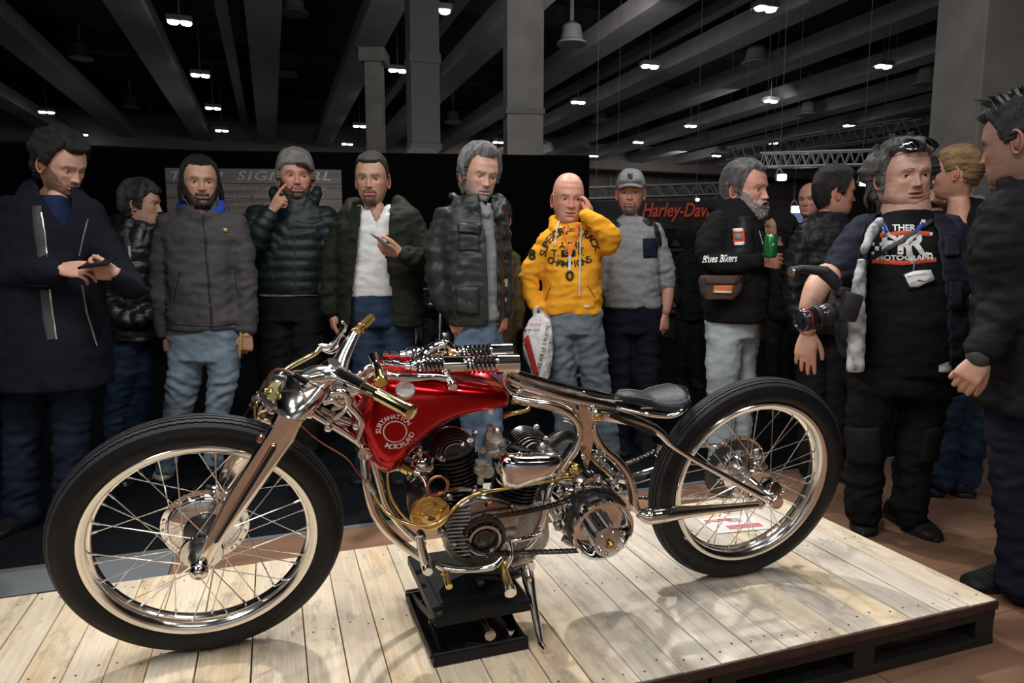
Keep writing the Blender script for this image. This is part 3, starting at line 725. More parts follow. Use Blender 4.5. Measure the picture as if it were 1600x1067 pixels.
# reversed levers
bm = NB(); tube(bm, [P(519, 615, .22), P(531, 612, .22), P(543, 618, .22), P(547, 634, .22), P(560, 648, .22), P(565, 662, .22), P(562, 676, .22), P(558, 686, .22)], [0.007, 0.008, 0.009, 0.008, 0.0085, 0.0075, 0.006, 0.0065], 12, 5, round_cap=True); part('brake_lever', bm, 'chrome', bar)
bm = NB(); tube(bm, [P(500, 540, -.2), P(512, 541, -.2), P(523, 535, -.2), P(530, 525, -.2), P(538, 515, -.2), P(540, 507, -.2), P(535, 503, -.2)], [0.008, 0.009, 0.01, 0.0075, 0.007, 0.005, 0.005], 12, 5, round_cap=True); part('clutch_lever', bm, 'chrome', bar)
bm = NB(); tube(bm, [P(503, 545, -.2), P(518, 548, -.2), P(534, 538, -.2)], [0.006, 0.010, 0.007], 10); part('lever_mount', bm, 'chrome', bar)
bm = NB(); cyl(bm, P(474, 593, .10), P(519, 616, .21), 0.0016, 6); part('cable_rod', bm, 'chrome')
bm = NB(); tube(bm, [P(462, 588, .08), P(484, 600, .12)], 0.009, 12, 1); part('cable_adjuster', bm, 'nickel')
# brass hose and brown cable loop
bm = NB(); tube(bm, [P(502, 541, -.2), P(492, 552, -.19), P(474, 562, -.16), P(450, 575, -.12), P(434, 589, -.08), P(420, 603, -.05), P(404, 615, -.02)], 0.0075, 12, 6); part('brass_hose', bm, 'pale_brass')
bm = NB(); tube(bm, [P(462, 588, .08), P(448, 580, .06), P(433, 578, .04), P(421, 588, .02), P(419, 602, 0), P(424, 615, 0), P(432, 620, 0)], 0.0045, 10, 6); part('brown_cable', bm, 'cable')
# headlamp
hc = P(438, 612, -0.02)
bm = NB(); ax = (P(425, 620, 0.15)-P(440, 600, -0.1)).normalized()
lathe(bm, [(0.012, -0.055), (0.034, -0.045), (0.043, -0.02), (0.044, 0.0), (0.041, 0.006), (0.036, 0.006)], P(434, 612, 0.0), ax, 32); hl = part('headlamp', bm, 'dark_metal')
bm = NB(); lathe(bm, [(0.001, 0.012), (0.026, 0.010), (0.03, 0.006)], P(434, 612, 0.0), ax, 32); part('lamp_face', bm, 'pale_brass', hl)
random.seed(4)
for x, y, r_ in ((404, 622, .012), (399, 630, .010), (411, 636, .011), (418, 628, .010), (407, 646, .009), (424, 640, .008), (416, 611, .008)):
    bm = NB(); q = P(x, y, random.uniform(-.03, .03)); lathe(bm, [(r_*.6, -.012), (r_, -.010), (r_, .004), (r_*1.2, .005), (r_*1.2, .010), (r_*.5, .013)], q, (random.uniform(-.5, .5), -1, random.uniform(-.4, .4)), 14)
    part('cable_fitting', bm, random.choice(['chrome', 'brass', 'nickel']), hl)
bm = NB(); tube(bm, [P(398, 633, 0), P(398, 650, 0), P(402, 660, 0), P(409, 662, 0)], 0.003, 8); part('cable', bm, 'pale_brass', hl)
bm = NB(); tube(bm, [P(401, 624, 0), P(385, 645, -0.02), P(372, 665, -0.04)], 0.002, 6); part('cable', bm, 'dark_metal', hl)
bm = NB(); tube(bm, [P(470, 665, .05), P(500, 690, .06), P(540, 715, .08), P(562, 742, .1), P(577, 757, .1)], 0.0022, 6); part('brake_cable', bm, 'copper')
# ---- tank: lofted teardrop, cross sections along the bike
TX = [  # x px at near side, top y, bottom y (near edge), half width, roundness
    (556, 618, 655, .030), (566, 600, 682, .060), (580, 593, 703, .085), (594, 590, 738, .100), (608, 590, 756, .105), (628, 591, 745, .108), (655, 594, 712, .110), (678, 597, 690, .110), (705, 600, 669, .108), (735, 604, 657, .104), (765, 607, 648, .098), (788, 612, 641, .088), (799, 619, 636, .070)]
bm = NB(); rings = []
for x, yt, yb, hw in TX:
    a = P(x, yt, hw); b = P(x, yb, hw*0.75)
    zt, zb, xx = a.z+0.004, b.z, (a.x*0.6+b.x*0.4); ring = []
    zc = (zt+zb)/2; hh = (zt-zb)/2; tall = min(1.0, hh/0.05)
    for j in range(36):
        g = 2*PI*j/36; cy_ = math.copysign(abs(math.cos(g))**0.62, math.cos(g)); cz = math.copysign(abs(math.sin(g))**0.75, math.sin(g))
        yy = hw*cy_; z = zc+hh*cz
        # belly narrows to a keel, top has a channel for the shock units
        if cz < 0: yy *= 1-(0.14 if x < 640 else 0.32)*(abs(cz)**2.5)*tall
        if cz > 0.2: z -= 0.016*max(0.0, 1-(abs(yy)/(hw*0.55+1e-6))**2)*(cz)
        ring.append(V((xx+(0.02*(cz) if x < 600 else 0), yy, z)))
    rings.append(ring)
loft(bm, rings)
tank = part('tank', bm, 'tank_red', ang=60)
md = tank.modifiers.new('sub', 'SUBSURF'); md.levels = 2; md.render_levels = 2
bpy.context.view_layer.update()
dg = bpy.context.evaluated_depsgraph_get()
tev = tank.evaluated_get(dg); tm = tev.to_mesh(); tank_bvh = BVHTree.FromPolygons([v.co.copy() for v in tm.vertices], [tuple(p.vertices) for p in tm.polygons]); tev.to_mesh_clear()
# filler cap
q = P(632, 615, 0.085)
capn = V((0.05, -0.55, 0.83)).normalized()
hit = tank_bvh.ray_cast(q+capn*0.2, -capn)[0] or q
bm = NB(); lathe(bm, [(0.022, -0.01), (0.025, 0.0), (0.025, 0.007), (0.0235, 0.009), (0.001, 0.0095)], hit, capn, 40); part('filler_cap', bm, 'engraved', tank, ang=25)
# painted ring and lettering wrapped on the tank side
cen = P(617, 673, 0.10)
sc = 0.00150
def wrap(p, lift=0.0012):
    o = V((cen.x+p.x, -0.4, cen.z+p.y)); h, nn, i, d_ = tank_bvh.ray_cast(o, V((0, 1, 0)))
    if h is None: h = V((o.x, -0.09, o.z)); nn = NY
    if nn.y > 0: nn = -nn
    return h+nn*(lift+p.z)
bm = NB(); n = 64; vs = []
for i in range(n):
    a = 2*PI*i/n; vs.append([bm.verts.new(wrap(V((math.cos(a)*rr_, math.sin(a)*rr_, 0)))) for rr_ in (18.0*sc, 20.2*sc)])
for i in range(n): bm.faces.new((vs[i][0], vs[i][1], vs[(i+1) % n][1], vs[(i+1) % n][0]))
part('painted_ring', bm, 'tank_letter', tank, smooth=False)
for s, a0, a1, inward in (('SURYANATION', 190, 28, False), ('MOTORLAND', 240, 352, True)):
    v, f = arc_text(s, 0.0205 if inward else 0.0170, (28.5 if inward else 26.8)*sc, a0, a1, inward, bold=0.0004)
    bm = NB(); add_vf(bm, v, f, wrap); part('tank_lettering', bm, 'tank_letter', tank, smooth=False)
# ---- shock units lying over the tank
def spring(bm, a, b, R_, wr, turns, n=10):
    d = b-a; ax_ = d.normalized(); u_ = ax_.orthogonal().normalized(); s_ = ax_.cross(u_); K = turns*n
    tube(bm, [a+d*(i/K)+(u_*math.cos(2*PI*i/n)+s_*math.sin(2*PI*i/n))*R_ for i in range(K+1)], wr, 6, 1)
M['coil'] = mat('coil_chrome', (0.85, 0.84, 0.83), 0.12, 1.0)
def shock(x0, y0, x1, y1, off, k=1.0):
    a, b = P(x0, y0, off), P(x1, y1, off); f = lambda t: a.lerp(b, t)
    bm = NB(); cyl(bm, f(0.0), f(0.95), 0.010, 12); sh = part('shock_absorber', bm, 'dark_metal')
    bm = NB(); tube(bm, [f(-0.01), f(0.03), f(0.04), f(0.075)], [0.014, 0.014, 0.018, 0.018], 20, 1); part('shock_cap', bm, 'chrome', sh)
    bm = NB(); spring(bm, f(0.06), f(0.32), 0.0205, 0.0048, 7); part('shock_spring', bm, 'coil', sh)
    bm = NB(); tube(bm, [f(0.31), f(0.315), f(0.49), f(0.495)], [0.022, 0.0255, 0.0255, 0.022], 28, 1); part('shock_collar', bm, 'chrome', sh)
    bm = NB(); spring(bm, f(0.49), f(0.81), 0.0205, 0.0048, 8); part('shock_spring', bm, 'coil', sh)
    bm = NB(); tube(bm, [f(0.79), f(0.795), f(0.99), f(1.0)], [0.024, 0.0275, 0.0275, 0.024], 28, 1); part('shock_canister', bm, 'chrome', sh)
shock(634, 573, 810, 568, 0.045); shock(627, 556, 800, 550, -0.045)
# rocker arch with brass bolt
bm = NB(); tube(bm, [P(655, 566, .03), P(664, 553, .0), P(678, 542, 0), P(696, 537, 0), P(706, 544, 0), P(710, 556, 0)], [0.010, 0.013, 0.014, 0.013, 0.011, 0.009], 14, 5, flat=0.75); rk = part('rocker_arch', bm, 'chrome')
bm = NB(); tube(bm, [P(657, 563, .045), P(680, 566, .03), P(700, 561, .02)], [0.006, 0.012, 0.01], 12); part('rocker_web', bm, 'dark_metal', rk)
bm = NB(); lathe(bm, [(0.013, -0.02), (0.013, 0.02), (0.010, 0.024), (0.004, 0.025)], P(704, 549, 0.0), NY, 6); part('rocker_bolt', bm, 'brass', rk)
# thin control rods in front of shocks
for (x0, y0, x1, y1, off) in ((600, 567, 636, 572, .045), (598, 552, 628, 556, -.045)):
    a, b = P(x0, y0, off), P(x1, y1, off); bm = NB(); tube(bm, [a, a.lerp(b, .3), a.lerp(b, .35), a.lerp(b, .6), a.lerp(b, .65), b], [0.008, 0.008, 0.011, 0.011, 0.007, 0.007], 14, 1); part('shock_rod', bm, 'chrome')
# lower strut along the tank's near shoulder, with knobs
bm = NB(); tube(bm, [P(604, 587, .09), P(622, 589, .09), P(650, 590, .085), P(678, 589, .08), P(697, 592, .08)], [0.011, 0.008, 0.011, 0.008, 0.010], 14, 4); st = part('tie_rod', bm, 'chrome')
bm = NB(); lathe(bm, [(0.011, -0.03), (0.011, 0.012), (0.013, 0.014), (0.013, 0.028), (0.010, 0.031)], P(703, 596, .09), V((0.1, -1, -0.15)), 24); part('tie_rod_end', bm, 'chrome', st)
bm = NB(); tube(bm, [P(583, 556, .0), P(588, 570, .04), P(595, 586, .10)], [0.012, 0.010, 0.014], 14); rb = part('damper_bracket', bm, 'chrome')
bm = NB(); lathe(bm, [(0.014, -0.02), (0.014, 0.01), (0.016, 0.011), (0.016, 0.024), (0.013, 0.027)], P(594, 590, .115), V((0, -1, -0.1)), 28); part('brass_knob', bm, 'brass', rb)
bm = NB(); lathe(bm, [(0.010, -0.01), (0.013, 0.0), (0.008, 0.008)], P(585, 556, 0), (0, 0, 1), 16); part('bracket_cap', bm, 'brass', rb)
for pts, r_ in (([(548, 600, .04), (562, 585, .05), (580, 572, .04), (600, 574, .03)], .009), ([(545, 612, .02), (560, 600, .03), (575, 588, .03), (590, 580, .05)], .008), ([(505, 628, .05), (520, 625, .05), (535, 632, .05), (548, 622, .04)], .010), ([(520, 640, .03), (540, 630, .04), (558, 610, .04)], .007), ([(522, 655, .06), (540, 640, .06), (550, 625, .05)], .006)):
    bm = NB(); tube(bm, [P(*q) for q in pts], r_, 12, 5); part('steering_damper_arm', bm, 'chrome')

# ---- frame
def tb(name, pts, rad, m='nickel', n=14, sm=6, flat=1.0, parent=None, **k):
    bm = NB(); tube(bm, [P(*q) for q in pts], rad, n, sm, flat=flat, **k); return part(name, bm, m, parent)
for s in (1, -1):
    tb('frame_downtube', [(567, 703, .035*s), (569, 725, .05*s), (575, 765, .07*s), (588, 805, .085*s), (612, 836, .09*s), (645, 862, .09*s), (672, 880, .09*s)], [.013, .013, .013, .0135, .013, .012, .011])
    tb('frame_cradle_tube', [(672, 880, .09*s), (720, 890, .09*s), (775, 893, .09*s), (815, 885, .09*s)], .011, 'dark_metal')
for s in (1, -1):
    tb('inner_downtube', [(582, 712, .03*s), (594, 755, .04*s), (606, 792, .05*s), (632, 826, .05*s), (662, 852, .05*s)], .0105, 'chrome')
bm = NB(); lathe(bm, [(0.006, 0.0), (0.006, -0.005), (0.014, -0.005), (0.014, 0.006), (0.018, 0.006), (0.018, -0.02)], P(570, 708, .065), NY, 28); part('frame_pivot_ring', bm, 'nickel')
bm = NB(); lathe(bm, [(0.004, 0.026), (0.012, 0.026), (0.015, 0.02), (0.015, -0.03)], P(667, 885, .11), NY, 24); part('engine_mount_bolt', bm, 'chrome')
tb('mount_tube', [(655, 838, .09), (660, 862, .1), (667, 884, .11)], [.011, .013, .015], 'chrome')
# upper frame from shock mount to seat, twin rails
top_pts = [(792, 588, .035), (800, 594, .035), (815, 601, .04), (839, 608, .045), (870, 617, .05), (900, 624, .05), (930, 630, .05), (960, 637, .05)]
tb('frame_rail', top_pts, [.010, .012, .013, .014, .014, .014, .014, .013])
tb('frame_rail', [(x, y-14, -o) for x, y, o in top_pts], .013)
tb('shock_mount_loop', [(797, 573, .045), (789, 583, .05), (787, 596, .05), (793, 608, .05), (806, 614, .05), (815, 608, .05)], [.009, .008, .008, .008, .008, .007], 'chrome')
tb('shock_mount_loop', [(797, 556, -.045), (792, 570, -.05), (797, 590, -.05), (808, 600, -.05)], .008, 'chrome')
low_pts = [(800, 622, .03), (830, 629, .04), (860, 634, .045), (884, 643, .05), (899, 656, .05), (906, 675, .05), (901, 697, .055), (888, 717, .06), (877, 735, .065), (868, 752, .07)]
tb('frame_tube', low_pts, [.008, .011, .013, .013, .013, .013, .014, .014, .014, .011])
tb('frame_tube', [(x+2, y-14, -o) for x, y, o in low_pts], .012)
tb('engine_stay', [(872, 748, .07), (860, 760, .08), (855, 780, .09), (853, 795, .09), (843, 822, .09), (830, 845, .09), (812, 866, .09)], [.010, .011, .011, .012, .012, .012, .012], 'chrome')
# seat post plate: broad tapered forging
bm = NB(); ring = [P(*q) for q in [(904, 632, .06), (930, 640, .06), (931, 655, .06), (926, 668, .06), (927, 690, .06), (923, 712, .06), (918, 735, .06), (913, 722, .06), (911, 700, .06), (906, 684, .06), (911, 668, .06), (907, 655, .06)]]
prism(bm, ring, (0, 0.025, 0)); bmesh.ops.bevel(bm, geom=[e for e in bm.edges if e.is_manifold and e.calc_face_angle(0) > 0.6], offset=0.004, segments=2, affect='EDGES'); part('seat_post_plate', bm, 'nickel', ang=35)
bm = NB(); lathe(bm, [(0.014, -0.02), (0.014, 0.012), (0.011, 0.014), (0.011, 0.024), (0.008, 0.027)], P(931, 648, .07), V((0.2, -1, 0)), 6); part('pivot_bolt', bm, 'brass')
bm = NB(); lathe(bm, [(0.017, -0.02), (0.018, 0.004), (0.014, 0.008)], P(931, 648, .07), V((0.2, -1, 0)), 24); part('pivot_collar', bm, 'chrome')
# S-shaped rear frame tubes and bottom fork
for s in (1, -1):
    dy = 0 if s > 0 else -16
    tb('rear_frame_tube', [(928, 662, .055*s), (930, 678, .06*s), (942, 700, .065*s), (962, 718, .07*s), (979, 740, .075*s), (988, 765, .08*s), (991, 788, .085*s), (998, 800, .09*s)], [.010, .012, .014, .015, .015, .015, .014, .012])
    tb('lower_stay', [(998, 803, .10*s), (1012, 806, .10*s), (1040, 803, .105*s), (1080, 799, .11*s), (1130, 794, .115*s), (1190, 788, .12*s)], [.014, .028, .027, .019, .014, .012], 'nickel', flat=0.9)
    tb('upper_stay', [(930, 646, .06*s), (960, 650, .065*s), (1000, 660, .07*s), (1030, 675, .075*s), (1052, 697, .085*s), (1085, 718, .10*s), (1120, 737, .11*s), (1165, 762, .12*s), (1205, 784, .125*s)], [.018, .019, .017, .013, .009, .008, .009, .011, .012], 'nickel', flat=1.0)
bm = NB(); a = [P(*q) for q in [(950, 651, .086), (955, 647, .086), (1022, 673, .09), (1028, 682, .09), (1020, 681, .09)]]; prism(bm, a, (0, 0.004, 0)); part('stay_slot', bm, 'black_gloss', smooth=False)
bm = NB(); a = [P(*q) for q in [(1036, 800, .124), (1100, 799, .126), (1160, 795, .128), (1160, 798, .128), (1100, 804, .126), (1036, 808, .124)]]; prism(bm, a, (0, 0.004, 0)); part('stay_slot', bm, 'black_gloss', smooth=False)
tb('rear_cross_tube', [(965, 745, -.05), (985, 748, -.05), (1008, 742, -.06), (1030, 735, -.07)], [.017, .018, .019, .019], 'chrome')
# ---- seat with chrome loop
lp = [(905, 623, .0), (925, 630, .03), (964, 637, .045), (1005, 646, .07), (1046, 650, .085), (1066, 642, .085), (1075, 630, .05), (1073, 615, .0), (1066, 606, -.05), (1050, 604, -.085), (1010, 612, -.075), (970, 620, -.05), (930, 622, -.03)]
tb('seat_loop', lp, .0075, 'chrome', closed=True)
tb('seat_bracket', [(912, 614, .0), (930, 620, .0), (955, 623, .0), (972, 624, 0)], .006, 'chrome')
tb('seat_bracket', [(1000, 636, .0), (1040, 634, .0), (1070, 632, 0)], .006, 'chrome')
s0, s1 = P(964, 620, 0), P(1066, 622, 0); bm = NB(); rings = []
sd = (s1-s0); K = 24
for i in range(K+1):
    t = i/K; c = s0+sd*t
    w = np.interp(t, [0, .06, .2, .45, .62, .78, .92, 1.0], [.012, .028, .036, .046, .075, .088, .078, .035])
    th = np.interp(t, [0, .1, .5, .75, .95, 1], [.008, .014, .017, .020, .018, .008])
    lift = np.interp(t, [0, .2, .5, .75, 1], [.004, .004, -.004, .006, .022])
    ring = []
    for j in range(28):
        g = 2*PI*j/28; cc, ssn = math.cos(g), math.sin(g); yy = w*math.copysign(abs(cc)**0.7, cc); zz = th*math.copysign(abs(ssn)**0.7, ssn)
        dip = -0.014*(abs(yy)/0.088)**2
        ring.append(c+V((0, yy, zz+lift+dip)))
    rings.append(ring)
loft(bm, rings); seat = part('seat', bm, 'leather', ang=60)
bm = NB(); pts = [r[2]*1.0 for r in rings[1:-1]][::1]
for sgn, idx in ((1, 11), (1, 3)):
    for r_, r2 in zip(rings[1:-2], rings[2:-1]):
        for q in range(3):
            a = r_[idx].lerp(r2[idx], q/3+.08); b = r_[idx].lerp(r2[idx], q/3+.25); off = V((0, 0, .0008)); cyl(bm, a+off, b+off, 0.0009, 5)
M['thread'] = mat('thread', (0.45, 0.44, 0.42), 0.7); tag(part('stitching', bm, 'thread', seat), kind='stuff')

# ---- engine
eng = None
def fin_cyl(x0, y0, x1, y1, off, R_, nf, name='cylinder_barrel'):
    a, b = P(x0, y0, off), P(x1, y1, off); d = b-a; Ln = d.length; ax_ = d.normalized(); prof = []
    for i in range(nf):
        t0 = Ln*i/nf; t1 = Ln*(i+0.45)/nf
        rr = R_*(1.0+0.04*i/nf); prof += [(R_*0.78, t0), (rr, t0+0.0008), (rr, t1), (R_*0.78, t1+0.0006)]
    bm = NB(); lathe(bm, prof, a, ax_, 48); o = part(name, bm, 'black_gloss')
    return o, a, b, ax_
def head_fins(parent, c, ax_, R_, n, m='black_gloss', tilt=0):
    """cylinder head: curved upright cooling fins standing across the top"""
    fwd = V((1, 0, 0)); fwd = (fwd-ax_*fwd.dot(ax_)).normalized(); lat = ax_.cross(fwd)
    for i in range(n):
        y = (i-(n-1)/2)*(2*R_*0.92/n); w = math.sqrt(max(0.0, R_*R_-y*y))
        if w < 0.012: continue
        h = 0.028+0.018*(1-(abs(y)/R_)**2); pts = []
        for k in range(13):
            t = -1+2*k/12; pts.append(c+lat*y+fwd*w*t+ax_*(h*(1-abs(t)**3)))
        bot = [c+lat*y+fwd*w*t for t in (1, -1)]
        bm = NB(); prism(bm, pts+bot, lat*0.0022); o = part('head_fin', bm, m, parent, smooth=False)
        bm = NB(); tube(bm, [q+lat*0.0011 for q in pts[1:-1]], 0.0013, 5, 1); part('fin_edge', bm, 'satin_metal', parent)
c1, a, b, ax1 = fin_cyl(722, 790, 706, 702, .01, 0.068, 15)
bm = NB(); lathe(bm, [(0.062, 0), (0.066, 0.004), (0.066, 0.012), (0.05, 0.02), (0.03, 0.024)], b, ax1, 40); h1 = part('cylinder_head', bm, 'dark_metal'); head_fins(h1, b+ax1*0.01, ax1, 0.066, 13)
c2, a2, b2, ax2 = fin_cyl(800, 772, 824, 700, .01, 0.068, 13)
bm = NB(); lathe(bm, [(0.062, 0), (0.066, 0.004), (0.066, 0.012), (0.05, 0.02), (0.03, 0.024)], b2, ax2, 40); h2 = part('cylinder_head', bm, 'dark_metal'); head_fins(h2, b2+ax2*0.01, ax2, 0.068, 13)
for x, y, off, r_ in ((735, 688, .05, .016), (723, 694, .06, .013), (742, 676, .03, .011), (838, 668, .05, .011), (853, 686, .06, .010), (848, 698, .07, .016)):
    bm = NB(); r_ *= .75; lathe(bm, [(r_, -.02), (r_, .006), (r_*.85, .009), (r_*.5, .010), (r_*.5, .016), (r_*.2, .017)], P(x, y, off), V((random.uniform(-.3, .3), -.6, .7)), 8); part('head_nut', bm, random.choice(['chrome', 'satin_metal']))
# crankcase body
bm = NB(); rings = []
for y in (-0.055, -0.045, 0.045, 0.055):
    k = 0.94 if abs(y) > .05 else 1.0; cc = P(752, 832, 0)
    out = [P(*q, 0) for q in ((690, 812), (705, 785), (735, 770), (775, 766), (812, 768), (838, 786), (850, 812), (846, 840), (820, 862), (780, 874), (735, 874), (702, 858), (688, 836))]
    out = smooth_path(out, 3, True); rings.append([cc+(q-cc)*k+V((0, y, 0)) for q in out])
loft(bm, rings); cc_ = part('crankcase', bm, 'cast_alu')
# finned timing cover at the near side
cov = [(697, 838), (699, 822), (705, 804), (716, 790), (734, 780), (752, 775), (775, 778), (797, 786), (810, 800), (812, 822), (806, 845), (792, 862), (768, 872), (742, 874), (720, 872), (704, 858)]
bm = NB(); rings = []
base = smooth_path([P(x, y, .10) for x, y in cov], 3, True); cen_ = sum(base, V())/len(base)
for y, k in ((-.055, 1.0), (-.088, 1.0), (-.100, .96), (-.105, .88)):
    rings.append([V((cen_.x+(q.x-cen_.x)*k, y, cen_.z+(q.z-cen_.z)*k)) for q in base])
loft(bm, rings); cover = part('engine_cover', bm, 'cast_metal')
for i in range(13):
    y_ = 797+i*5.9; xl = np.interp(y_, [790, 804, 822, 838, 858, 872], [716, 705, 699, 697, 704, 720])
    a = P(xl+1, y_, .105); b = P(min(xl+32, 734), y_-2, .120); 
    bm = NB(); tube(bm, [a, b], [.0042, .0046], 8, 1, round_cap=True); part('cover_fin', bm, 'cast_metal', cover)
bm = NB()
lathe(bm, [(0.064, .0), (0.066, .004), (0.064, .012), (0.055, .014), (0.052, .008), (0.030, .008), (0.028, .016), (0.018, .018), (0.016, .024), (0.006, .026)], P(754, 838, .105), NY, 48); pl = part('drive_pulley', bm, 'dark_metal', cover)
bm = NB(); lathe(bm, [(0.044, .016), (0.047, .014), (0.047, .02), (0.040, .021), (0.035, .012)], P(755, 839, .105), NY, 48, cap=False); part('pulley_ring', bm, 'satin_metal', cover)
for k in range(14):
    a = 2*PI*k/14+.2; q = P(754, 838, .105)+V((math.cos(a)*.052, -.016, math.sin(a)*.052)); bm = NB(); bx(bm, q, (.006, .008, .004), Matrix.Rotation(-a, 3, 'Y')); part('pulley_tooth', bm, 'dark_metal', cover)
for x, y in ((727, 831), (758, 806), (760, 868), (800, 790), (806, 850), (710, 850)):
    bm = NB(); lathe(bm, [(.006, -.004), (.006, .004), (.003, .006)], P(x, y, .112), NY, 6); part('cover_screw', bm, 'chrome', cover)
bm = NB(); lathe(bm, [(.008, 0), (.012, .004), (.010, .009), (.002, .011)], P(766, 788, .11), NY, 20); part('copper_plug', bm, 'copper', cover)
# primary chain around pulley and clutch
def chain(name, path, off, pitch=0.0085, w=0.007, h=0.005, m='dark_metal', closed=False):
    pts = smooth_path([P(x, y, off) for x, y in path], 6, closed); d = [0]
    for a, b in zip(pts, pts[1:]): d.append(d[-1]+(b-a).length)
    n = int(d[-1]/pitch); bm = NB(); xs = np.array([[p.x, p.y, p.z] for p in pts])
    for i in range(n):
        s_ = (i+.5)*pitch; q = V([np.interp(s_, d, xs[:, k]) for k in range(3)]); q2 = V([np.interp(s_+.002, d, xs[:, k]) for k in range(3)]); t_ = (q2-q).normalized()
        an = math.atan2(t_.z, t_.x); R3 = Matrix.Rotation(-an, 3, 'Y')
        for yy in (-w, w): bx(bm, q+V((0, yy+(0.0012 if i % 2 else 0), 0)), (pitch*1.15, .0016, h*(1.5 if i % 2 else 1.2)), R3)
        cyl(bm, q+V((0, -w, 0)), q+V((0, w, 0)), h*0.5, 6)
    return tag(part(name, bm, m, smooth=False), kind='stuff')
chain('primary_chain', [(724, 838), (735, 818), (760, 808), (800, 803), (850, 793), (893, 780), (915, 770), (940, 766), (962, 773), (978, 790)], .13, m='black_gloss')
chain('primary_chain', [(728, 848), (745, 861), (770, 864), (820, 863), (865, 862), (905, 860), (925, 858)], .13, m='dark_metal')
# clutch basket
cq = P(944, 831, .20); ca = P(926, 806, .10)
bm = NB(); lathe(bm, [(0.080, -.062), (0.085, -.058), (0.086, -.010), (0.091, -.008), (0.091, .0), (0.083, .001), (0.083, -.006), (0.078, -.036), (0.073, -.044), (0.02, -.044)], P(944, 831, .185), NY, 64); cl = part('clutch_basket', bm, 'chrome')
bm = NB(); lathe(bm, [(0.090, -.012), (0.094, -.010), (0.094, .006), (0.090, .008), (.06, .008)], P(944, 831, .185)+V((0, .055, 0)), NY, 64); part('clutch_sprocket', bm, 'dark_metal', cl)
for k in range(12):
    a = 2*PI*k/12; bm = NB(); q = P(944, 831, .185)+V((math.cos(a)*.0862, .032, math.sin(a)*.0862)); bx(bm, q, (.014, .034, .003), Matrix.Rotation(PI/2-a, 3, 'Y')); part('basket_slot', bm, 'dark_metal', cl)
bm = NB(); lathe(bm, [(0.043, .0), (0.046, .003), (0.046, .009), (0.042, .011), (0.016, .011), (0.015, .004), (0.010, .004)], P(950, 845, .185), NY, 48); pp = part('pressure_plate', bm, 'satin_metal', cl)
for k in range(6):
    a = 2*PI*k/6+.3; q = P(950, 845, .185)+V((math.cos(a)*.034, 0, math.sin(a)*.034))
    bm = NB(); lathe(bm, [(.011, .06), (.011, -.002)], q, (0, 1, 0), 16); part('clutch_spring_tube', bm, 'chrome', cl)
    bm = NB(); ln = .030 if k in (0, 3) else .014; lathe(bm, [(.0055, 0), (.0055, -ln), (.003, -ln-.003)], q, (0, 1, 0), 12); part('clutch_bolt', bm, 'chrome' if k % 2 else 'satin_metal', cl)
bm = NB(); lathe(bm, [(.009, .01), (.009, -.026), (.007, -.029)], P(950, 845, .185), (0, 1, 0), 20); part('brass_adjuster', bm, 'brass', cl)
# gearbox, behind
bm = NB(); rings = []
gb_ = [(858, 756), (880, 748), (915, 745), (945, 752), (965, 775), (968, 805), (950, 830), (915, 838), (880, 832), (862, 812), (855, 785)]
bs = smooth_path([P(x, y, .0) for x, y in gb_], 3, True); c_ = sum(bs, V())/len(bs)
for y, k in ((.06, .9), (.055, 1), (-.06, 1), (-.075, .93), (-.08, .8)): rings.append([V((c_.x+(q.x-c_.x)*k, y, c_.z+(q.z-c_.z)*k)) for q in bs])
loft(bm, rings); gbx = part('gearbox', bm, 'chrome')
for x, y, r_, m_ in ((876, 768, .016, 'chrome'), (890, 790, .020, 'chrome'), (875, 805, .014, 'satin_metal'), (905, 762, .015, 'chrome'), (935, 752, .014, 'nickel'), (955, 748, .012, 'chrome'), (886, 745, .013, 'brass'), (900, 733, .016, 'brass'), (872, 822, .012, 'satin_metal'), (890, 838, .016, 'chrome'), (965, 762, .012, 'chrome')):
    bm = NB(); lathe(bm, [(r_, -.02), (r_*1.05, .002), (r_*1.05, .006), (r_*.8, .009), (r_*.5, .0095), (r_*.45, .015), (r_*.2, .016)], P(x, y, .085), V((random.uniform(-.25, .25), -1, random.uniform(0, .3))), 20); part('gearbox_boss', bm, m_, gbx)
tb('kick_pedal_shaft', [(880, 840, .09), (895, 848, .10), (905, 845, .10)], [.012, .014, .010], 'satin_metal')
# coil spring with brass rod behind seat post
a, b = P(925, 705, .03), P(962, 748, .03); bm = NB(); spring(bm, a, b, .011, .003, 9); part('clutch_return_spring', bm, 'coil')
tb('brass_rod', [(917, 708, .06), (932, 724, .06), (962, 752, .06)], [.005, .004, .004], 'brass')
tb('brass_rod_end', [(915, 700, .065), (920, 716, .065)], [.008, .006], 'brass', sm=1)
# air cleaner: chrome teardrop box
bm = NB(); ac = [(779, 744), (778, 730), (784, 717), (796, 712), (830, 712), (862, 711), (878, 713), (880, 722), (875, 736), (866, 745), (835, 755), (806, 766), (790, 766), (781, 758)]
bs = smooth_path([P(x, y, .12) for x, y in ac], 3, True); c_ = sum(bs, V())/len(bs); rings = []
for y, k in ((-.04, .92), (-.045, .98), (-.06, 1), (-.10, 1), (-.125, .94), (-.138, .80), (-.144, .55), (-.146, .2)): rings.append([V((c_.x+(q.x-c_.x)*k, y, c_.z+(q.z-c_.z)*(k if k > .9 else k*.9))) for q in bs])
loft(bm, rings); ai = part('air_cleaner', bm, 'chrome', ang=70)
bm = NB(); tube(bm, [P(812, 712, .12)+V((math.cos(2*PI*i/12)*.006, 0, .004+math.sin(2*PI*i/12)*.006)) for i in range(12)], .002, 6, 1, closed=True); part('eyelet', bm, 'chrome', ai)
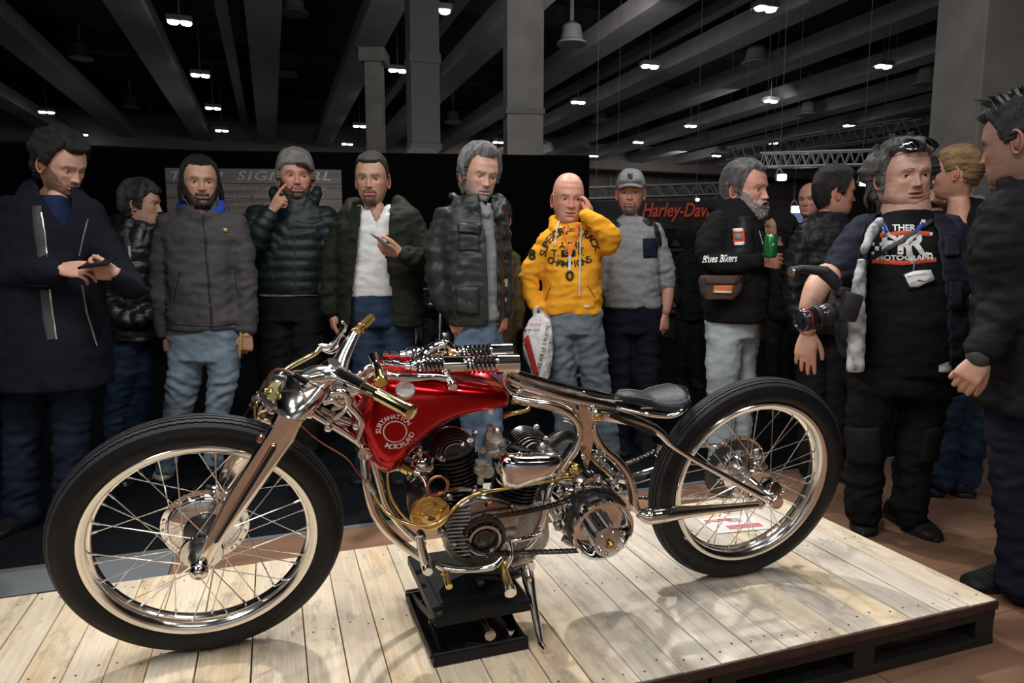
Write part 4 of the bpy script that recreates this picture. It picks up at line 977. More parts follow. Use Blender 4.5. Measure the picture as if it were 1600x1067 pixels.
# carburettor and intake
bm = NB(); lathe(bm, [(.020, -.03), (.024, -.02), (.026, 0), (.022, .02), (.024, .03)], P(768, 692, .05), V((.1, -.5, .8)), 24); cb = part('carburettor', bm, 'cast_alu')
for x, y, off, r_, ax_ in ((765, 672, .05, .010, (0, -.2, 1)), (772, 706, .06, .016, (1, -.3, .2)), (780, 690, .06, .012, (1, -.6, 0)), (757, 700, .06, .010, (-.6, -.8, 0)), (750, 728, .09, .016, (.1, -.1, 1)), (760, 735, .08, .018, (.1, -.9, .1)), (751, 745, .09, .010, (0, 0, 1))):
    bm = NB(); lathe(bm, [(r_*.9, -.02), (r_, -.018), (r_, -.004), (r_*.88, -.003), (r_*.88, .010), (r_, .011), (r_, .015), (r_*.5, .016)], P(x, y, off), ax_, 16); part('carburettor_body', bm, 'cast_alu', cb)
bm = NB(); lathe(bm, [(.012, -.01), (.016, 0), (.012, .008), (.002, .01)], P(774, 676, .05), V((0, -.5, 1)), 20); part('carburettor_cap', bm, 'satin_metal', cb)
# chrome horn dome and generator with brass face
bm = NB(); lathe(bm, [(.030, -.03), (.034, -.01), (.032, .008), (.022, .018), (.006, .022)], P(663, 724, .05), V((.25, -.8, .5)), 32); part('horn', bm, 'chrome')
gen = P(672, 801, .13)
bm = NB(); lathe(bm, [(.045, -.17), (.051, -.165), (.053, -.02), (.050, -.004)], gen, V((0, -1, -.0)), 48); gn = part('generator', bm, 'black_gloss')
bm = NB(); lathe(bm, [(.052, -.008), (.053, .0), (.050, .006), (.044, .007), (.043, .0055), (.034, .0055), (.033, .0075), (.024, .0075), (.022, .009), (.006, .010)], gen, NY, 56); gf = part('generator_face', bm, 'brass', gn)
for x, y in ((660, 803), (679, 790), (679, 812)):
    bm = NB(); lathe(bm, [(.006, 0), (.006, .012), (.003, .013)], P(x, y, .135), NY, 8); part('face_nut', bm, 'brass', gn)
bm = NB(); bx(bm, P(673, 811, .142), (.016, .006, .007), None, .001); part('terminal', bm, 'dark_metal', gn)
# regulator nut, hoses and pipes
tb('brass_pipe', [(577, 757, .10), (584, 768, .11), (593, 786, .12), (608, 804, .14), (630, 816, .15), (655, 822, .155), (680, 819, .155), (697, 808, .155), (712, 791, .15), (728, 779, .14), (750, 770, .14), (779, 765, .13), (826, 757, .13), (865, 750, .13), (900, 746, .12)], .0047, 'brass', n=10)
tb('pipe_union', [(574, 752, .10), (580, 762, .105), (586, 772, .115)], [.009, .008, .006], 'satin_metal', sm=1)
for k, o in enumerate((.02, -.02)):
    tb('brass_oil_line', [(606, 735, .04+o), (606, 752, .05+o), (612, 778, .06+o), (628, 802, .07+o), (650, 822, .07+o)], .0048, 'brass')
cp = [(655, 741, .10), (662, 750, .12), (667, 762, .14), (669, 772, .15)]
bm = NB(); ctr = P(683, 757, .155); pts = [P(*q) for q in cp[:3]]
for i in range(28): a = PI*1.0+2*PI*i/24*1.0; pts.append(ctr+V((math.cos(a)*.027, -.0004*i, math.sin(a)*.027)))
pts += [P(700, 766, .14), P(715, 763, .12), P(722, 764, .11)]
tube(bm, pts, .0042, 10, 2); part('copper_coil_pipe', bm, 'copper')
tb('pipe_end', [(716, 764, .12), (735, 765, .10)], [.006, .005], 'satin_metal', sm=1)
bm = NB(); lathe(bm, [(.012, -.02), (.016, -.016), (.016, .004), (.011, .006), (.011, .016), (.006, .02)], P(638, 733, .08), V((.8, -.5, -.3)), 8); part('fuel_tap', bm, 'brass')
tb('fuel_tap_stem', [(618, 732, .06), (630, 730, .07), (640, 734, .08), (656, 741, .10)], [.007, .009, .008, .006], 'satin_metal')
for x, y, r_, o in ((648, 716, .012, .05), (655, 706, .010, .05), (640, 745, .010, .03), (648, 752, .014, .02), (690, 716, .010, .06), (690, 770, .010, .08), (702, 776, .009, .09), (742, 768, .009, .10), (738, 776, .011, .10), (660, 838, .010, .08), (690, 832, .012, .08)):
    bm = NB(); lathe(bm, [(r_, -.02), (r_, .004), (r_*.8, .006), (r_*.55, .007), (r_*.55, .013), (r_*.2, .014)], P(x, y, o), V((random.uniform(-.5, .5), -1, random.uniform(-.2, .5))), 12); part('engine_fitting', bm, random.choice(['satin_metal', 'chrome', 'cast_metal']))
tb('upper_oil_line', [(787, 650, .03), (800, 646, .05), (822, 641, .05), (826, 633, .04), (812, 628, .03), (800, 626, .03)], [.008, .0065, .006, .006, .007, .009], 'brass')
tb('exhaust_stub', [(880, 652, -.03), (892, 654, -.02), (900, 662, -.01)], [.012, .013, .010], 'chrome')
tb('exhaust_pipe', [(845, 700, .04), (862, 690, .04), (880, 680, .02), (896, 684, .0)], [.018, .020, .019, .014], 'dark_metal')
tb('silver_box', [(838, 703, .075), (868, 707, .075)], [.014, .012], 'satin_metal', sm=1)
# foot controls
tb('foot_lever', [(682, 882, .15), (696, 888, .16), (725, 891, .17), (752, 889, .17), (772, 884, .17), (784, 872, .16)], [.008, .010, .008, .009, .011, .007], 'chrome')
tb('shift_peg', [(691, 893, .165), (697, 899, .17), (702, 917, .21)], [.009, .008, .0095], 'brass', sm=1)
tb('foot_peg', [(784, 880, .15), (789, 896, .18), (796, 920, .235)], [.011, .0125, .0125], 'brass', sm=1)
tb('foot_peg_end', [(796, 919, .233), (798, 927, .25)], [.0165, .0165], 'chrome', sm=1)
tb('foot_lever_upright', [(793, 845, .13), (797, 858, .14), (796, 872, .15), (790, 884, .15)], [.010, .008, .010, .011], 'chrome')
tb('shift_linkage', [(797, 846, .13), (812, 843, .13), (832, 838, .12), (846, 833, .12)], [.005, .007, .009, .008], 'nickel')
tb('lower_frame_bracket', [(800, 882, .09), (822, 872, .10), (833, 866, .10)], [.016, .018, .013], 'satin_metal')
tb('exhaust_under_pipe', [(745, 900, .05), (770, 904, .05), (800, 900, .05), (822, 890, .04)], .012, 'dark_metal')
bm = NB(); lathe(bm, [(.011, .0), (.011, .02), (.005, .024)], P(749, 906, .11), NY, 14); part('drain_bolt', bm, 'dark_metal')
# kickstand down to the boards
k1 = PG(846, 1010); k0 = P(822, 885, .10)
bm = NB(); tube(bm, [k0, k0.lerp(k1, .18), k0.lerp(k1, .45), k0.lerp(k1, .9), k1+V((0, 0, .006)), PG(853, 1020)+V((0, 0, .008))], [.017, .019, .013, .009, .010, .008], 16, 4, round_cap=False); ks = part('kickstand', bm, 'rim')
bm = NB(); lathe(bm, [(.007, 0), (.007, .01), (.003, .012)], P(826, 903, .135), NY, 12); part('kickstand_bolt', bm, 'chrome', ks)
bm = NB(); lathe(bm, [(.016, -.02), (.016, .02)], P(825, 880, .10), NY, 20); part('kickstand_pivot', bm, 'chrome', ks)
# ---- rear wheel, chain drive and brakes
rw = wheel('rear_wheel', RM, 0.357, 0.044, 0.283, (0.050, -0.05), (0.060, 0.045))
bm = NB(); lathe(bm, [(.022, -.055), (.055, -.056), (.057, -.05), (.040, -.044), (.026, -.03), (.026, .03), (.045, .04), (.064, .044), (.066, .052), (.03, .056)], (0, 0, 0), (0, 1, 0), 48); part('hub', xf(bm, RM), 'chrome', rw)
bm = NB(); lathe(bm, [(.005, -.155), (.020, -.154), (.022, -.150), (.022, -.128), (.015, -.122), (.015, -.06), (.013, .05), (.015, .12), (.022, .125), (.022, .15), (.005, .152)], (0, 0, 0), (0, 1, 0), 36); part('axle', xf(bm, RM), 'chrome', rw)
bm = NB(); ring = []
K = 46
for i in range(K*4):
    a = 2*PI*i/(K*4); rr_ = .108+(.006 if i % 4 in (1, 2) else 0); ring.append(V((math.cos(a)*rr_, .078, math.sin(a)*rr_)))
inn = [V((math.cos(2*PI*i/(K*4))*.070, .078, math.sin(2*PI*i/(K*4))*.070)) for i in range(K*4)]
th = V((0, .006, 0)); loft(bm, [ring, inn, [q+th for q in inn], [q+th for q in ring]], closed=True); part('rear_sprocket', xf(bm, RM), 'dark_metal', rw, smooth=False)
for k in range(6):
    a = 2*PI*k/6; bm = NB(); tube(bm, [V((math.cos(a)*.03, .080, math.sin(a)*.03)), V((math.cos(a)*.075, .080, math.sin(a)*.075))], [.010, .007], 8, 1, flat=.4); part('sprocket_arm', xf(bm, RM), 'chrome', rw)
bm = NB(); n = 60; o1 = [V((math.cos(2*PI*i/n)*.088, -.072, math.sin(2*PI*i/n)*.088)) for i in range(n)]; i1 = [V((q.x*.70, q.y, q.z*.70)) for q in o1]; th = V((0, .005, 0))
# sprocket carrier, gears and levers clustered round the hub
for (x, y, z, r_, m_) in ((.02, -.01, .04, .034, 'chrome'), (-.03, .01, .02, .03, 'satin_metal'), (.045, -.062, -.005, .030, 'dark_metal'), (-.05, -.02, -.02, .024, 'chrome'), (.03, .02, .085, .020, 'satin_metal'), (-.075, .05, .03, .024, 'chrome'), (.0, -.07, -.045, .017, 'chrome')):
    bm = NB(); lathe(bm, [(r_*.4, .0), (r_*.9, .001), (r_, .005), (r_, .012), (r_*.8, .014), (r_*.3, .02)], (x, y, z), (0, -1, 0), 28); part('brake_disc_boss', xf(bm, RM), m_, rw)
bm = NB(); o1 = [V((math.cos(2*PI*i/n)*.030+.055, -.078, math.sin(2*PI*i/n)*.030+.008)) for i in range(n)]; tube(bm, o1[::3], .003, 6, 1, closed=True); part('adjuster_ring', xf(bm, RM), 'nickel', rw)
for k in range(10):
    a = 2*PI*k/10; bm = NB(); lathe(bm, [(.007, 0), (.007, -.012), (.003, -.014)], (math.cos(a)*.060, .076, math.sin(a)*.060), (0, 1, 0), 8); part('sprocket_bolt', xf(bm, RM), 'chrome', rw)
def RP(x, y, off): return P(x, y, off)
R0 = RM @ V((0, .081, 0)); 
def chain3(name, pts, pitch=.0125):
    bm = NB(); pts = smooth_path(pts, 5); d = [0]
    for a, b in zip(pts, pts[1:]): d.append(d[-1]+(b-a).length)
    xs = np.array([[p.x, p.y, p.z] for p in pts]); n = int(d[-1]/pitch)
    for i in range(n):
        s_ = (i+.5)*pitch; q = V([np.interp(s_, d, xs[:, k]) for k in range(3)]); q2 = V([np.interp(s_+.002, d, xs[:, k]) for k in range(3)]); t_ = (q2-q).normalized()
        R3 = Matrix.Rotation(-math.atan2(t_.z, t_.x), 3, 'Y')
        for yy in (-.006, .006): bx(bm, q+V((0, yy+(.0015 if i % 2 else 0), 0)), (pitch*1.1, .002, .009 if i % 2 else .0075), R3)
        cyl(bm, q-V((0, .006, 0)), q+V((0, .006, 0)), .0042, 8)
    return tag(part(name, bm, 'nickel', smooth=False), kind='stuff')
pts = [P(973, 727, -.08), P(1000, 717, -.08), P(1022, 707, -.08), P(1040, 698, -.08)]
arc = [R0+V((math.cos(a)*.114, 0, math.sin(a)*.114)) for a in np.linspace(2.2, -1.65, 22)]
chain3('drive_chain', pts+arc+[P(1100, 776, -.08), P(1050, 779, -.08), P(1000, 777, -.08), P(975, 776, -.08)])
bm = NB(); tube(bm, [P(1026, 694, -.08), P(1024, 704, -.08), P(1030, 714, -.08)], [.006, .010, .006], 8); part('chain_tensioner', bm, 'chrome')
# ================================================================ people: builders
def proj(p):
    d = p-EYE; F = d.y*math.cos(PITCH)-d.z*math.sin(PITCH); U = d.y*math.sin(PITCH)+d.z*math.cos(PITCH)
    return 800+1067*d.x/F, 533.5-1067*U/F
M['skin'] = mat('skin', (0.6, 0.4, 0.3), 0.48, attr=True, var=0.06, scale=60, sss=0.08, bump=0.04, bscale=300)
M['hair'] = mat('hair', (0.05, 0.04, 0.03), 0.45, attr=True, var=0.35, scale=40, stretch=(6, 6, 1.2), bump=1.0, bscale=75)
M['eye'] = mat('eye', (0.7, 0.7, 0.7), 0.08, attr=True)
SK = {'fair': (0.58, 0.34, 0.25), 'warm': (0.50, 0.28, 0.19), 'red': (0.60, 0.30, 0.22), 'tan': (0.42, 0.24, 0.16)}
ROWS = np.array([  # z, front, back, half width
    (.121, .006, .014, .004), (.1185, -.012, .032, .021), (.112, -.031, .054, .037), (.100, -.051, .074, .052), (.081, -.069, .090, .065), (.057, -.081, .099, .0730), (.030, -.087, .102, .0765),
    (.012, -.087, .101, .076), (-.005, -.083, .098, .0745), (-.030, -.082, .090, .071), (-.050, -.083, .078, .067), (-.070, -.083, .066, .061), (-.088, -.082, .060, .053),
    (-.102, -.077, .057, .045), (-.112, -.064, .056, .040), (-.119, -.040, .056, .042), (-.128, -.030, .058, .049), (-.16, -.030, .064, .054), (-.20, -.038, .070, .060), (-.26, -.045, .075, .085)])[::-1]
ZS = np.concatenate([np.linspace(-.26, -.13, 7)[:-1], np.linspace(-.13, -.10, 8)[:-1], np.linspace(-.10, -.025, 26)[:-1], np.linspace(-.025, .030, 26)[:-1], np.linspace(.030, .10, 14)[:-1], np.linspace(.10, .121, 9)])
AZ = np.concatenate([np.linspace(-180, -80, 13)[:-1], np.linspace(-80, 80, 73)[:-1], np.linspace(80, 180, 13)[:-1]])*PI/180
def head_grid(wf=1.0, jaw=1.0):
    Z, A = np.meshgrid(ZS, AZ, indexing='ij')
    f = np.interp(ZS, ROWS[:, 0], ROWS[:, 1])[:, None]; b = np.interp(ZS, ROWS[:, 0], ROWS[:, 2])[:, None]; w = np.interp(ZS, ROWS[:, 0], ROWS[:, 3])[:, None]*wf
    jw = 1+(jaw-1)*np.clip((-ZS-.02)/.06, 0, 1)[:, None]*(ZS > -.2)[:, None]; w = w*jw
    s, c = np.sin(A), np.cos(A); cy_ = (f*0.25+b*0.75) if False else (f+b)*0.5*np.ones_like(A)
    cy_ = cy_+0.01
    X = w*np.sign(s)*np.abs(s)**0.88
    Y = np.where(c > 0, cy_+(f-cy_)*np.abs(c)**0.80, cy_+(b-cy_)*np.abs(c)**0.85)
    return X, Y, Z, A
def ga(v, c, s): return np.exp(-((v-c)/s)**2)
def sstep(a, b, v): t = np.clip((v-a)/(b-a), 0, 1); return t*t*(3-2*t)
def noise_arr(P_, sc, seed=0.0, oct_=3):
    out = np.zeros(len(P_)); o = V((seed*3.1, seed*7.7, seed*1.3)); sx, sy, sz = sc
    for i, p in enumerate(P_): out[i] = noise.fractal(V((p[0]*sx, p[1]*sy, p[2]*sz))+o, 0.6, 2.0, oct_, noise_basis='PERLIN_ORIGINAL')
    return out
def grid_faces(nr, nc, keep=None):
    F = []
    for i in range(nr-1):
        for j in range(nc):
            k = (j+1) % nc
            if keep is None or keep[i, j] or keep[i+1, j] or keep[i, k] or keep[i+1, k]: F.append((i*nc+j, i*nc+k, (i+1)*nc+k, (i+1)*nc+j))
    return F
def mesh_from(name, verts, faces, m, col=None, smooth=True, parent=None, Mx=None):
    used = sorted({i for f in faces for i in f}); mp = {u: i for i, u in enumerate(used)}
    vv = np.asarray(verts)[used]
    if Mx is not None: A_ = np.array(Mx); vv = vv @ A_[:3, :3].T+A_[:3, 3]
    me = bpy.data.meshes.new(name); me.from_pydata(vv.tolist(), [], [tuple(mp[i] for i in f) for f in faces])
    if smooth: me.polygons.foreach_set('use_smooth', [True]*len(me.polygons))
    if col is not None:
        c = np.ones((len(used), 4)); c[:, :3] = np.asarray(col)[used]
        at = me.color_attributes.new('col', 'FLOAT_COLOR', 'POINT'); at.data.foreach_set('color', c.ravel())
    me.update()
    return link(name, me, m, parent)
class Skin:
    """collects the pieces of one figure's body, joined into one mesh"""
    def __init__(s): s.v = []; s.f = []; s.c = []; s.n = 0
    def add(s, v, f, c):
        v = np.asarray(v, float); s.v.append(v); s.f += [tuple(i+s.n for i in q) for q in f]
        c = np.asarray(c, float); s.c.append(np.tile(c, (len(v), 1)) if c.ndim == 1 else c); s.n += len(v)
    def tube(s, pts, r, col, n=10, sm=3, **k):
        bm = NB(); tube(bm, pts, r, n, sm, **k); s.add_bm(bm, col)
    def add_bm(s, bm, col):
        bm.verts.index_update(); bmesh.ops.recalc_face_normals(bm, faces=bm.faces[:])
        s.add([tuple(v.co) for v in bm.verts], [tuple(v.index for v in f.verts) for f in bm.faces], col); bm.free()
def lerp3(a, b, t): return a*(1-t[..., None])+b*t[..., None]
def make_head(sk, Mx, skin=(.55, .34, .25), brow=(.05, .035, .03), beard=None, bcol=(.06, .045, .035), wf=1.0, jaw=1.0, mouth=0.0, smile=0.0, gaze=(0, 0), nose=1.0, eyes=(.07, .05, .035), lids=1.0, age=0.0, seed=1.0):
    """returns eyeball data; adds the head to the body Skin. beard: dict(full, moust, goat, stubble, thick)"""
    X, Y, Z, A = head_grid(wf, jaw); fr = sstep(.25, .6, np.cos(A)); ax_ = np.abs(X); D = np.zeros_like(X)
    t = np.clip((.008-Z)/.044, 0, 1); am = (.004+.019*t**1.2)*(Z < .012)*sstep(.012, .004, Z+.0)*sstep(-.046, -.036, Z); am = np.where(Z > .004, .004*sstep(.02, .004, Z), (.004+.019*t**1.1)*sstep(-.046, -.037, Z))
    D += nose*am*np.exp(-(ax_/(.0062+.0050*t))**2.4)
    D += .0075*nose*np.exp(-((ax_-.0125)/.0062)**2-((Z+.0365)/.0062)**2)
    D -= .003*np.exp(-((ax_-.007)/.003)**2-((Z+.043)/.0025)**2)
    D += .0055*np.exp(-((ax_-.026)/.022)**2-((Z-.019)/.0075)**2)
    ex = .0315*wf
    D -= .0105*np.exp(-((ax_-ex)/.0165)**2-((Z+.001)/.0115)**2)
    D += .0045*np.exp(-((ax_-.047)/.017)**2-((Z+.024)/.015)**2)
    D -= .0035*np.exp(-((ax_-.044)/.014)**2-((Z+.058)/.016)**2)*(1-.5*smile)
    D -= .0035*(.35+age)*np.exp(-((ax_-(.021+(-.03-Z)*.30))/.0035)**2)*(Z < -.036)*(Z > -.064)
    D += .003*smile*np.exp(-((ax_-.036)/.012)**2-((Z+.045)/.010)**2)
    mw = .024+.006*smile; ml = -.067+.006*smile*(ax_/mw)**2; op = .0022+.006*mouth
    env = np.exp(-(ax_/mw)**4)
    D += .0060*env*np.exp(-((Z-ml-.0045-op*.4)/.0036)**2)+.0068*env*np.exp(-((Z-ml+.0055+op*.7)/.0042)**2)
    D -= (.0045+.010*mouth)*env*np.exp(-((Z-ml)/(.0016+op*.6))**2)
    D -= .0035*np.exp(-(ax_/.02)**2-((Z+.083)/.005)**2)
    D += .0055*np.exp(-(ax_/.016)**2-((Z+.099)/.010)**2)
    D += age*.0010*np.sin(Z*900)*sstep(.03, .045, Z)*sstep(.085, .07, Z)*np.exp(-(ax_/.045)**2)
    # beard bulk
    bm_ = np.zeros_like(X); mo = np.zeros_like(X)
    aa = np.abs(A)*180/PI
    side = sstep(100, 92, aa)
    line = np.interp(ax_, [0, .02, .034, .05, .066, .08], [-.078, -.074, -.060, -.044, -.014, .010])
    fullm = sstep(0.004, -.006, Z-line)*side*sstep(-.145, -.122, Z)*(1-np.exp(-(ax_/.0215)**4-((Z-ml)/.0075)**4))
    mst = np.exp(-((Z+.0535+.15*np.maximum(ax_-.012, 0))/.0058)**4)*sstep(.031, .024, ax_)
    goat = sstep(.030, .022, ax_)*sstep(-.070, -.078, Z)*sstep(-.13, -.112, Z)+np.exp(-((ax_-.027)/.005)**4)*sstep(-.056, -.062, Z)*(Z > -.08)
    goat = np.clip(goat, 0, 1)
    b = beard or {}
    cover = np.clip(b.get('full', 0)*fullm+b.get('moust', 0)*mst+b.get('goat', 0)*goat, 0, 1)
    thick = b.get('thick', 0.0)*(1-.75*sstep(.042, .068, ax_))
    Pn = np.stack([X, Y, Z], -1).reshape(-1, 3); nz = noise_arr(Pn, (170, 170, 60), seed, 2).reshape(X.shape)
    D += cover*thick*(1+.5*nz)
    Yf = Y-D*np.where(fr > 0, 1, 0)*fr
    drop = cover*thick*sstep(-.085, -.11, Z)
    Zf = Z-drop*1.1
    Xf = X+np.sign(X)*cover*thick*.6*(1-fr)*1.0+np.sign(X)*cover*thick*.3
    # lids over the eyeballs
    ey, ez, er = -.0625, -.001, .0125
    eyes_l = []
    for s in (-1, 1):
        dx = X-s*ex; dz = Z-ez; q = dx*dx+dz*dz; R2 = .0146**2; inside = q < R2*.98
        yl = ey-np.sqrt(np.clip(R2-q, 0, None)); h = (.0056*lids)*np.clip(1-(dx/.0142)**2, 0, 1); hl = .0048*np.clip(1-(dx/.0142)**2, 0, 1)
        opn = (dz < h) & (dz > -hl)
        Yf = np.where(inside & ~opn, np.minimum(Yf, yl), Yf); Yf = np.where(inside & opn, np.maximum(Yf, ey-.008), Yf)
        eyes_l.append((s*ex, ey, ez, er))
    col = np.ones(X.shape+(3,))*np.array(skin)
    n2 = noise_arr(Pn, (30, 30, 30), seed+4, 2).reshape(X.shape)
    col *= (1+.10*n2)[..., None]
    redc = np.exp(-((ax_-.042)/.018)**2-((Z+.03)/.018)**2)+np.exp(-(ax_/.014)**2-((Z+.036)/.012)**2)+.0*X
    col = lerp3(col, np.array(skin)*np.array([1.05, .78, .74]), np.clip(.55*redc*fr, 0, 1))
    lipm = env*np.exp(-((Z-ml)/(.0085+op))**4)*fr
    col = lerp3(col, np.array(skin)*np.array([.80, .48, .46]), np.clip(.8*lipm, 0, 1))
    if mouth > .3:
        col = lerp3(col, np.array([.55, .50, .45]) if smile > .3 else np.array([.06, .02, .02]), np.clip(np.exp(-(ax_/(mw*.8))**4)*np.exp(-((Z-ml)/(.0030*mouth+.001))**4)*fr, 0, 1))
    bz = .0185+.004*np.sin(np.clip((ax_-.012)/.036, 0, 1)*PI)-.003*sstep(.038, .05, ax_)
    brm = np.exp(-((Z-bz)/.0034)**4)*sstep(.010, .014, ax_)*sstep(.052, .045, ax_)*fr*(.75+.5*nz)
    col = lerp3(col, np.array(brow), np.clip(brm, 0, 1))
    st = b.get('stubble', 0); 
    if st: col = lerp3(col, np.array(bcol), np.clip(st*np.clip(fullm+mst+goat, 0, 1)*(.8+.5*nz), 0, 1))
    col = lerp3(col, np.array(bcol)*1.0, np.clip(cover*(.95+.4*nz), 0, 1))
    for s in (-1, 1):
        dx = X-s*ex; dz = Z-ez; col = lerp3(col, np.array(skin)*.45, np.clip(.7*np.exp(-(np.abs(dx)/.0150)**4)*np.exp(-((dz-.0052*lids)/.0016)**2), 0, 1))
    v = np.stack([Xf, Yf, Zf], -1).reshape(-1, 3); A_ = np.array(Mx); vw = v @ A_[:3, :3].T+A_[:3, 3]
    nr, nc = X.shape; F = grid_faces(nr, nc); F.append(tuple(range((nr-1)*nc, nr*nc))); F.append(tuple(range(nc))[::-1])
    sk.add(vw, F, col.reshape(-1, 3))
    # ears
    for s in (-1, 1):
        bm = NB(); c0 = V((s*.0705*wf, .010, -.010)); out = V((s*.8, .35, 0)).normalized()
        loop = []
        for k in range(13):
            a = math.radians(-75+k*26); loop.append(c0+V((0, .016*math.cos(a)*(1.0 if math.cos(a) > 0 else .55), .031*math.sin(a)))+out*(.008+.005*math.cos(a)))
        tube(bm, loop, [.0028, .0038, .004, .004, .004, .0038, .0032, .0035], 8, 3, round_cap=True)
        bx_ = [c0+V((0, .0145*math.cos(a), .029*math.sin(a)))+out*(.0065+.004*math.cos(a)) for a in [2*PI*k/14 for k in range(14)]]
        cc_ = bm.verts.new(c0+out*.001+V((0, -.002, 0))); vs_ = [bm.verts.new(p) for p in bx_]; vb = [bm.verts.new(c0+V((-s*.006, p.y*0, 0))+V((0, (p-c0).y*.6, (p-c0).z*.7))) for p in bx_]
        for k in range(14):
            bm.faces.new((cc_, vs_[k], vs_[(k+1) % 14])); bm.faces.new((vs_[k], vb[k], vb[(k+1) % 14], vs_[(k+1) % 14]))
        tube(bm, [c0+V((0, -.004, -.028))+out*.006, c0+V((0, .003, -.032))+out*.008], .0048, 8, 1, round_cap=True)
        bm.transform(Mx); sk.add_bm(bm, np.array(skin)*np.array([1.05, .80, .75]))
    return eyes_l
def make_eyes(parent, Mx, data, gaze=(0, 0), iris=(.07, .05, .035)):
    for (x, y, z, r) in data:
        n, m_ = 20, 14; vs, cs = [], []
        g = V((gaze[0], -1, gaze[1])).normalized(); u_ = g.orthogonal().normalized(); w_ = g.cross(u_)
        for i in range(m_+1):
            ph = PI*i/m_
            for j in range(n):
                th_ = 2*PI*j/n; p = V((x, y, z))+(g*math.cos(ph)+(u_*math.cos(th_)+w_*math.sin(th_))*math.sin(ph))*r; vs.append(tuple(p))
                d = ph*r; cs.append((.006, .006, .006) if d < .0032 else (iris if d < .0068 else (.50, .46, .43)))
        mesh_from('eye', vs, grid_faces(m_+1, n), M['eye'], cs, parent=parent, Mx=Mx)
def hair_shell(name, Mx, parent, col, front=.066, temple=.078, side=-.012, back=-.085, t_top=.018, t_side=.010, t_back=.014, t_front=.012, rough=.004, col2=None, wf=1.0, seed=1.0, part=None, curl=0.0, over_ears=False, mat_='hair', flow=(60, 60, 12), fade=.006, recede=0.0):
    """hair (or a knitted cap) growing out of the scalp region of the head form"""
    X, Y, Z, A = head_grid(wf); aa = np.abs(A)*180/PI
    hl = np.interp(aa, [0, 25, 42, 58, 68, 76, 86, 94, 104, 118, 180], [front, front+.002, temple, temple-.020+recede, .030, side, side, .012 if not over_ears else side, .002 if not over_ears else side-.01, back*.75, back])
    mask = sstep(0, fade, Z-hl)
    up = sstep(.02, .09, Z); fr_ = sstep(70, 30, aa); bk = sstep(90, 140, aa)
    u2 = sstep(.045, .122, Z); T = t_side*(1-u2)*(1-bk)+t_back*(1-u2)*bk+u2*t_top; T = T*(1-fr_*sstep(.11, .07, Z))+t_front*fr_*sstep(.11, .07, Z)
    c = V((0, .01, .01)); dx, dy, dz = X, Y-.01, Z-.015; ln = np.sqrt(dx**2+dy**2+dz**2)+1e-6
    P0 = np.stack([X, Y, Z], -1).reshape(-1, 3)
    nz = noise_arr(P0, flow, seed, 3).reshape(X.shape); n2 = noise_arr(P0, (22, 22, 22), seed+3, 2).reshape(X.shape)
    T = T*(1+.22*n2+curl*n2*1.2)+rough*nz*.8*(1-.55*up)
    T = np.where(mask > .02, np.maximum(T, .0015)*mask, -.004)
    v = np.stack([X+dx/ln*T, Y+dy/ln*T, Z+dz/ln*T], -1).reshape(-1, 3)
    cc = np.ones(X.shape+(3,))*np.array(col)
    if col2 is not None: cc = lerp3(cc, np.array(col2), np.clip(.5+1.6*nz+.8*n2, 0, 1))
    else: cc *= (1+.5*nz)[..., None]
    nr, nc = X.shape; keep = mask > .02
    F = grid_faces(nr, nc, keep); 
    if keep[-1].any(): F.append(tuple(range((nr-1)*nc, nr*nc)))
    return mesh_from(name, v, F, M[mat_], np.clip(cc, .001, 1).reshape(-1, 3), parent=parent, Mx=Mx)
def strands(name, Mx, parent, col, roots, n, seed=1, r=.0035):
    """loose locks: list of control paths in head space, jittered"""
    bm = NB(); rs = random.Random(seed)
    for i in range(n):
        path = roots[i % len(roots)]; j = [V((rs.uniform(-1, 1), rs.uniform(-1, 1), rs.uniform(-1, 1)))*.006 for _ in range(2)]
        tube(bm, [V(p)+j[0]+(j[1]*(k/len(path))) for k, p in enumerate(path)], [r, r*1.2, r, r*.3], 6, 4)
    bm.transform(Mx); me = bpy.data.meshes.new(name); bm.to_mesh(me); bm.free(); me.polygons.foreach_set('use_smooth', [True]*len(me.polygons))
    at = me.color_attributes.new('col', 'FLOAT_COLOR', 'POINT'); at.data.foreach_set('color', np.tile([*col, 1], len(me.vertices)))
    o = link(name, me, M['hair'], parent); o['kind'] = 'stuff'; return o
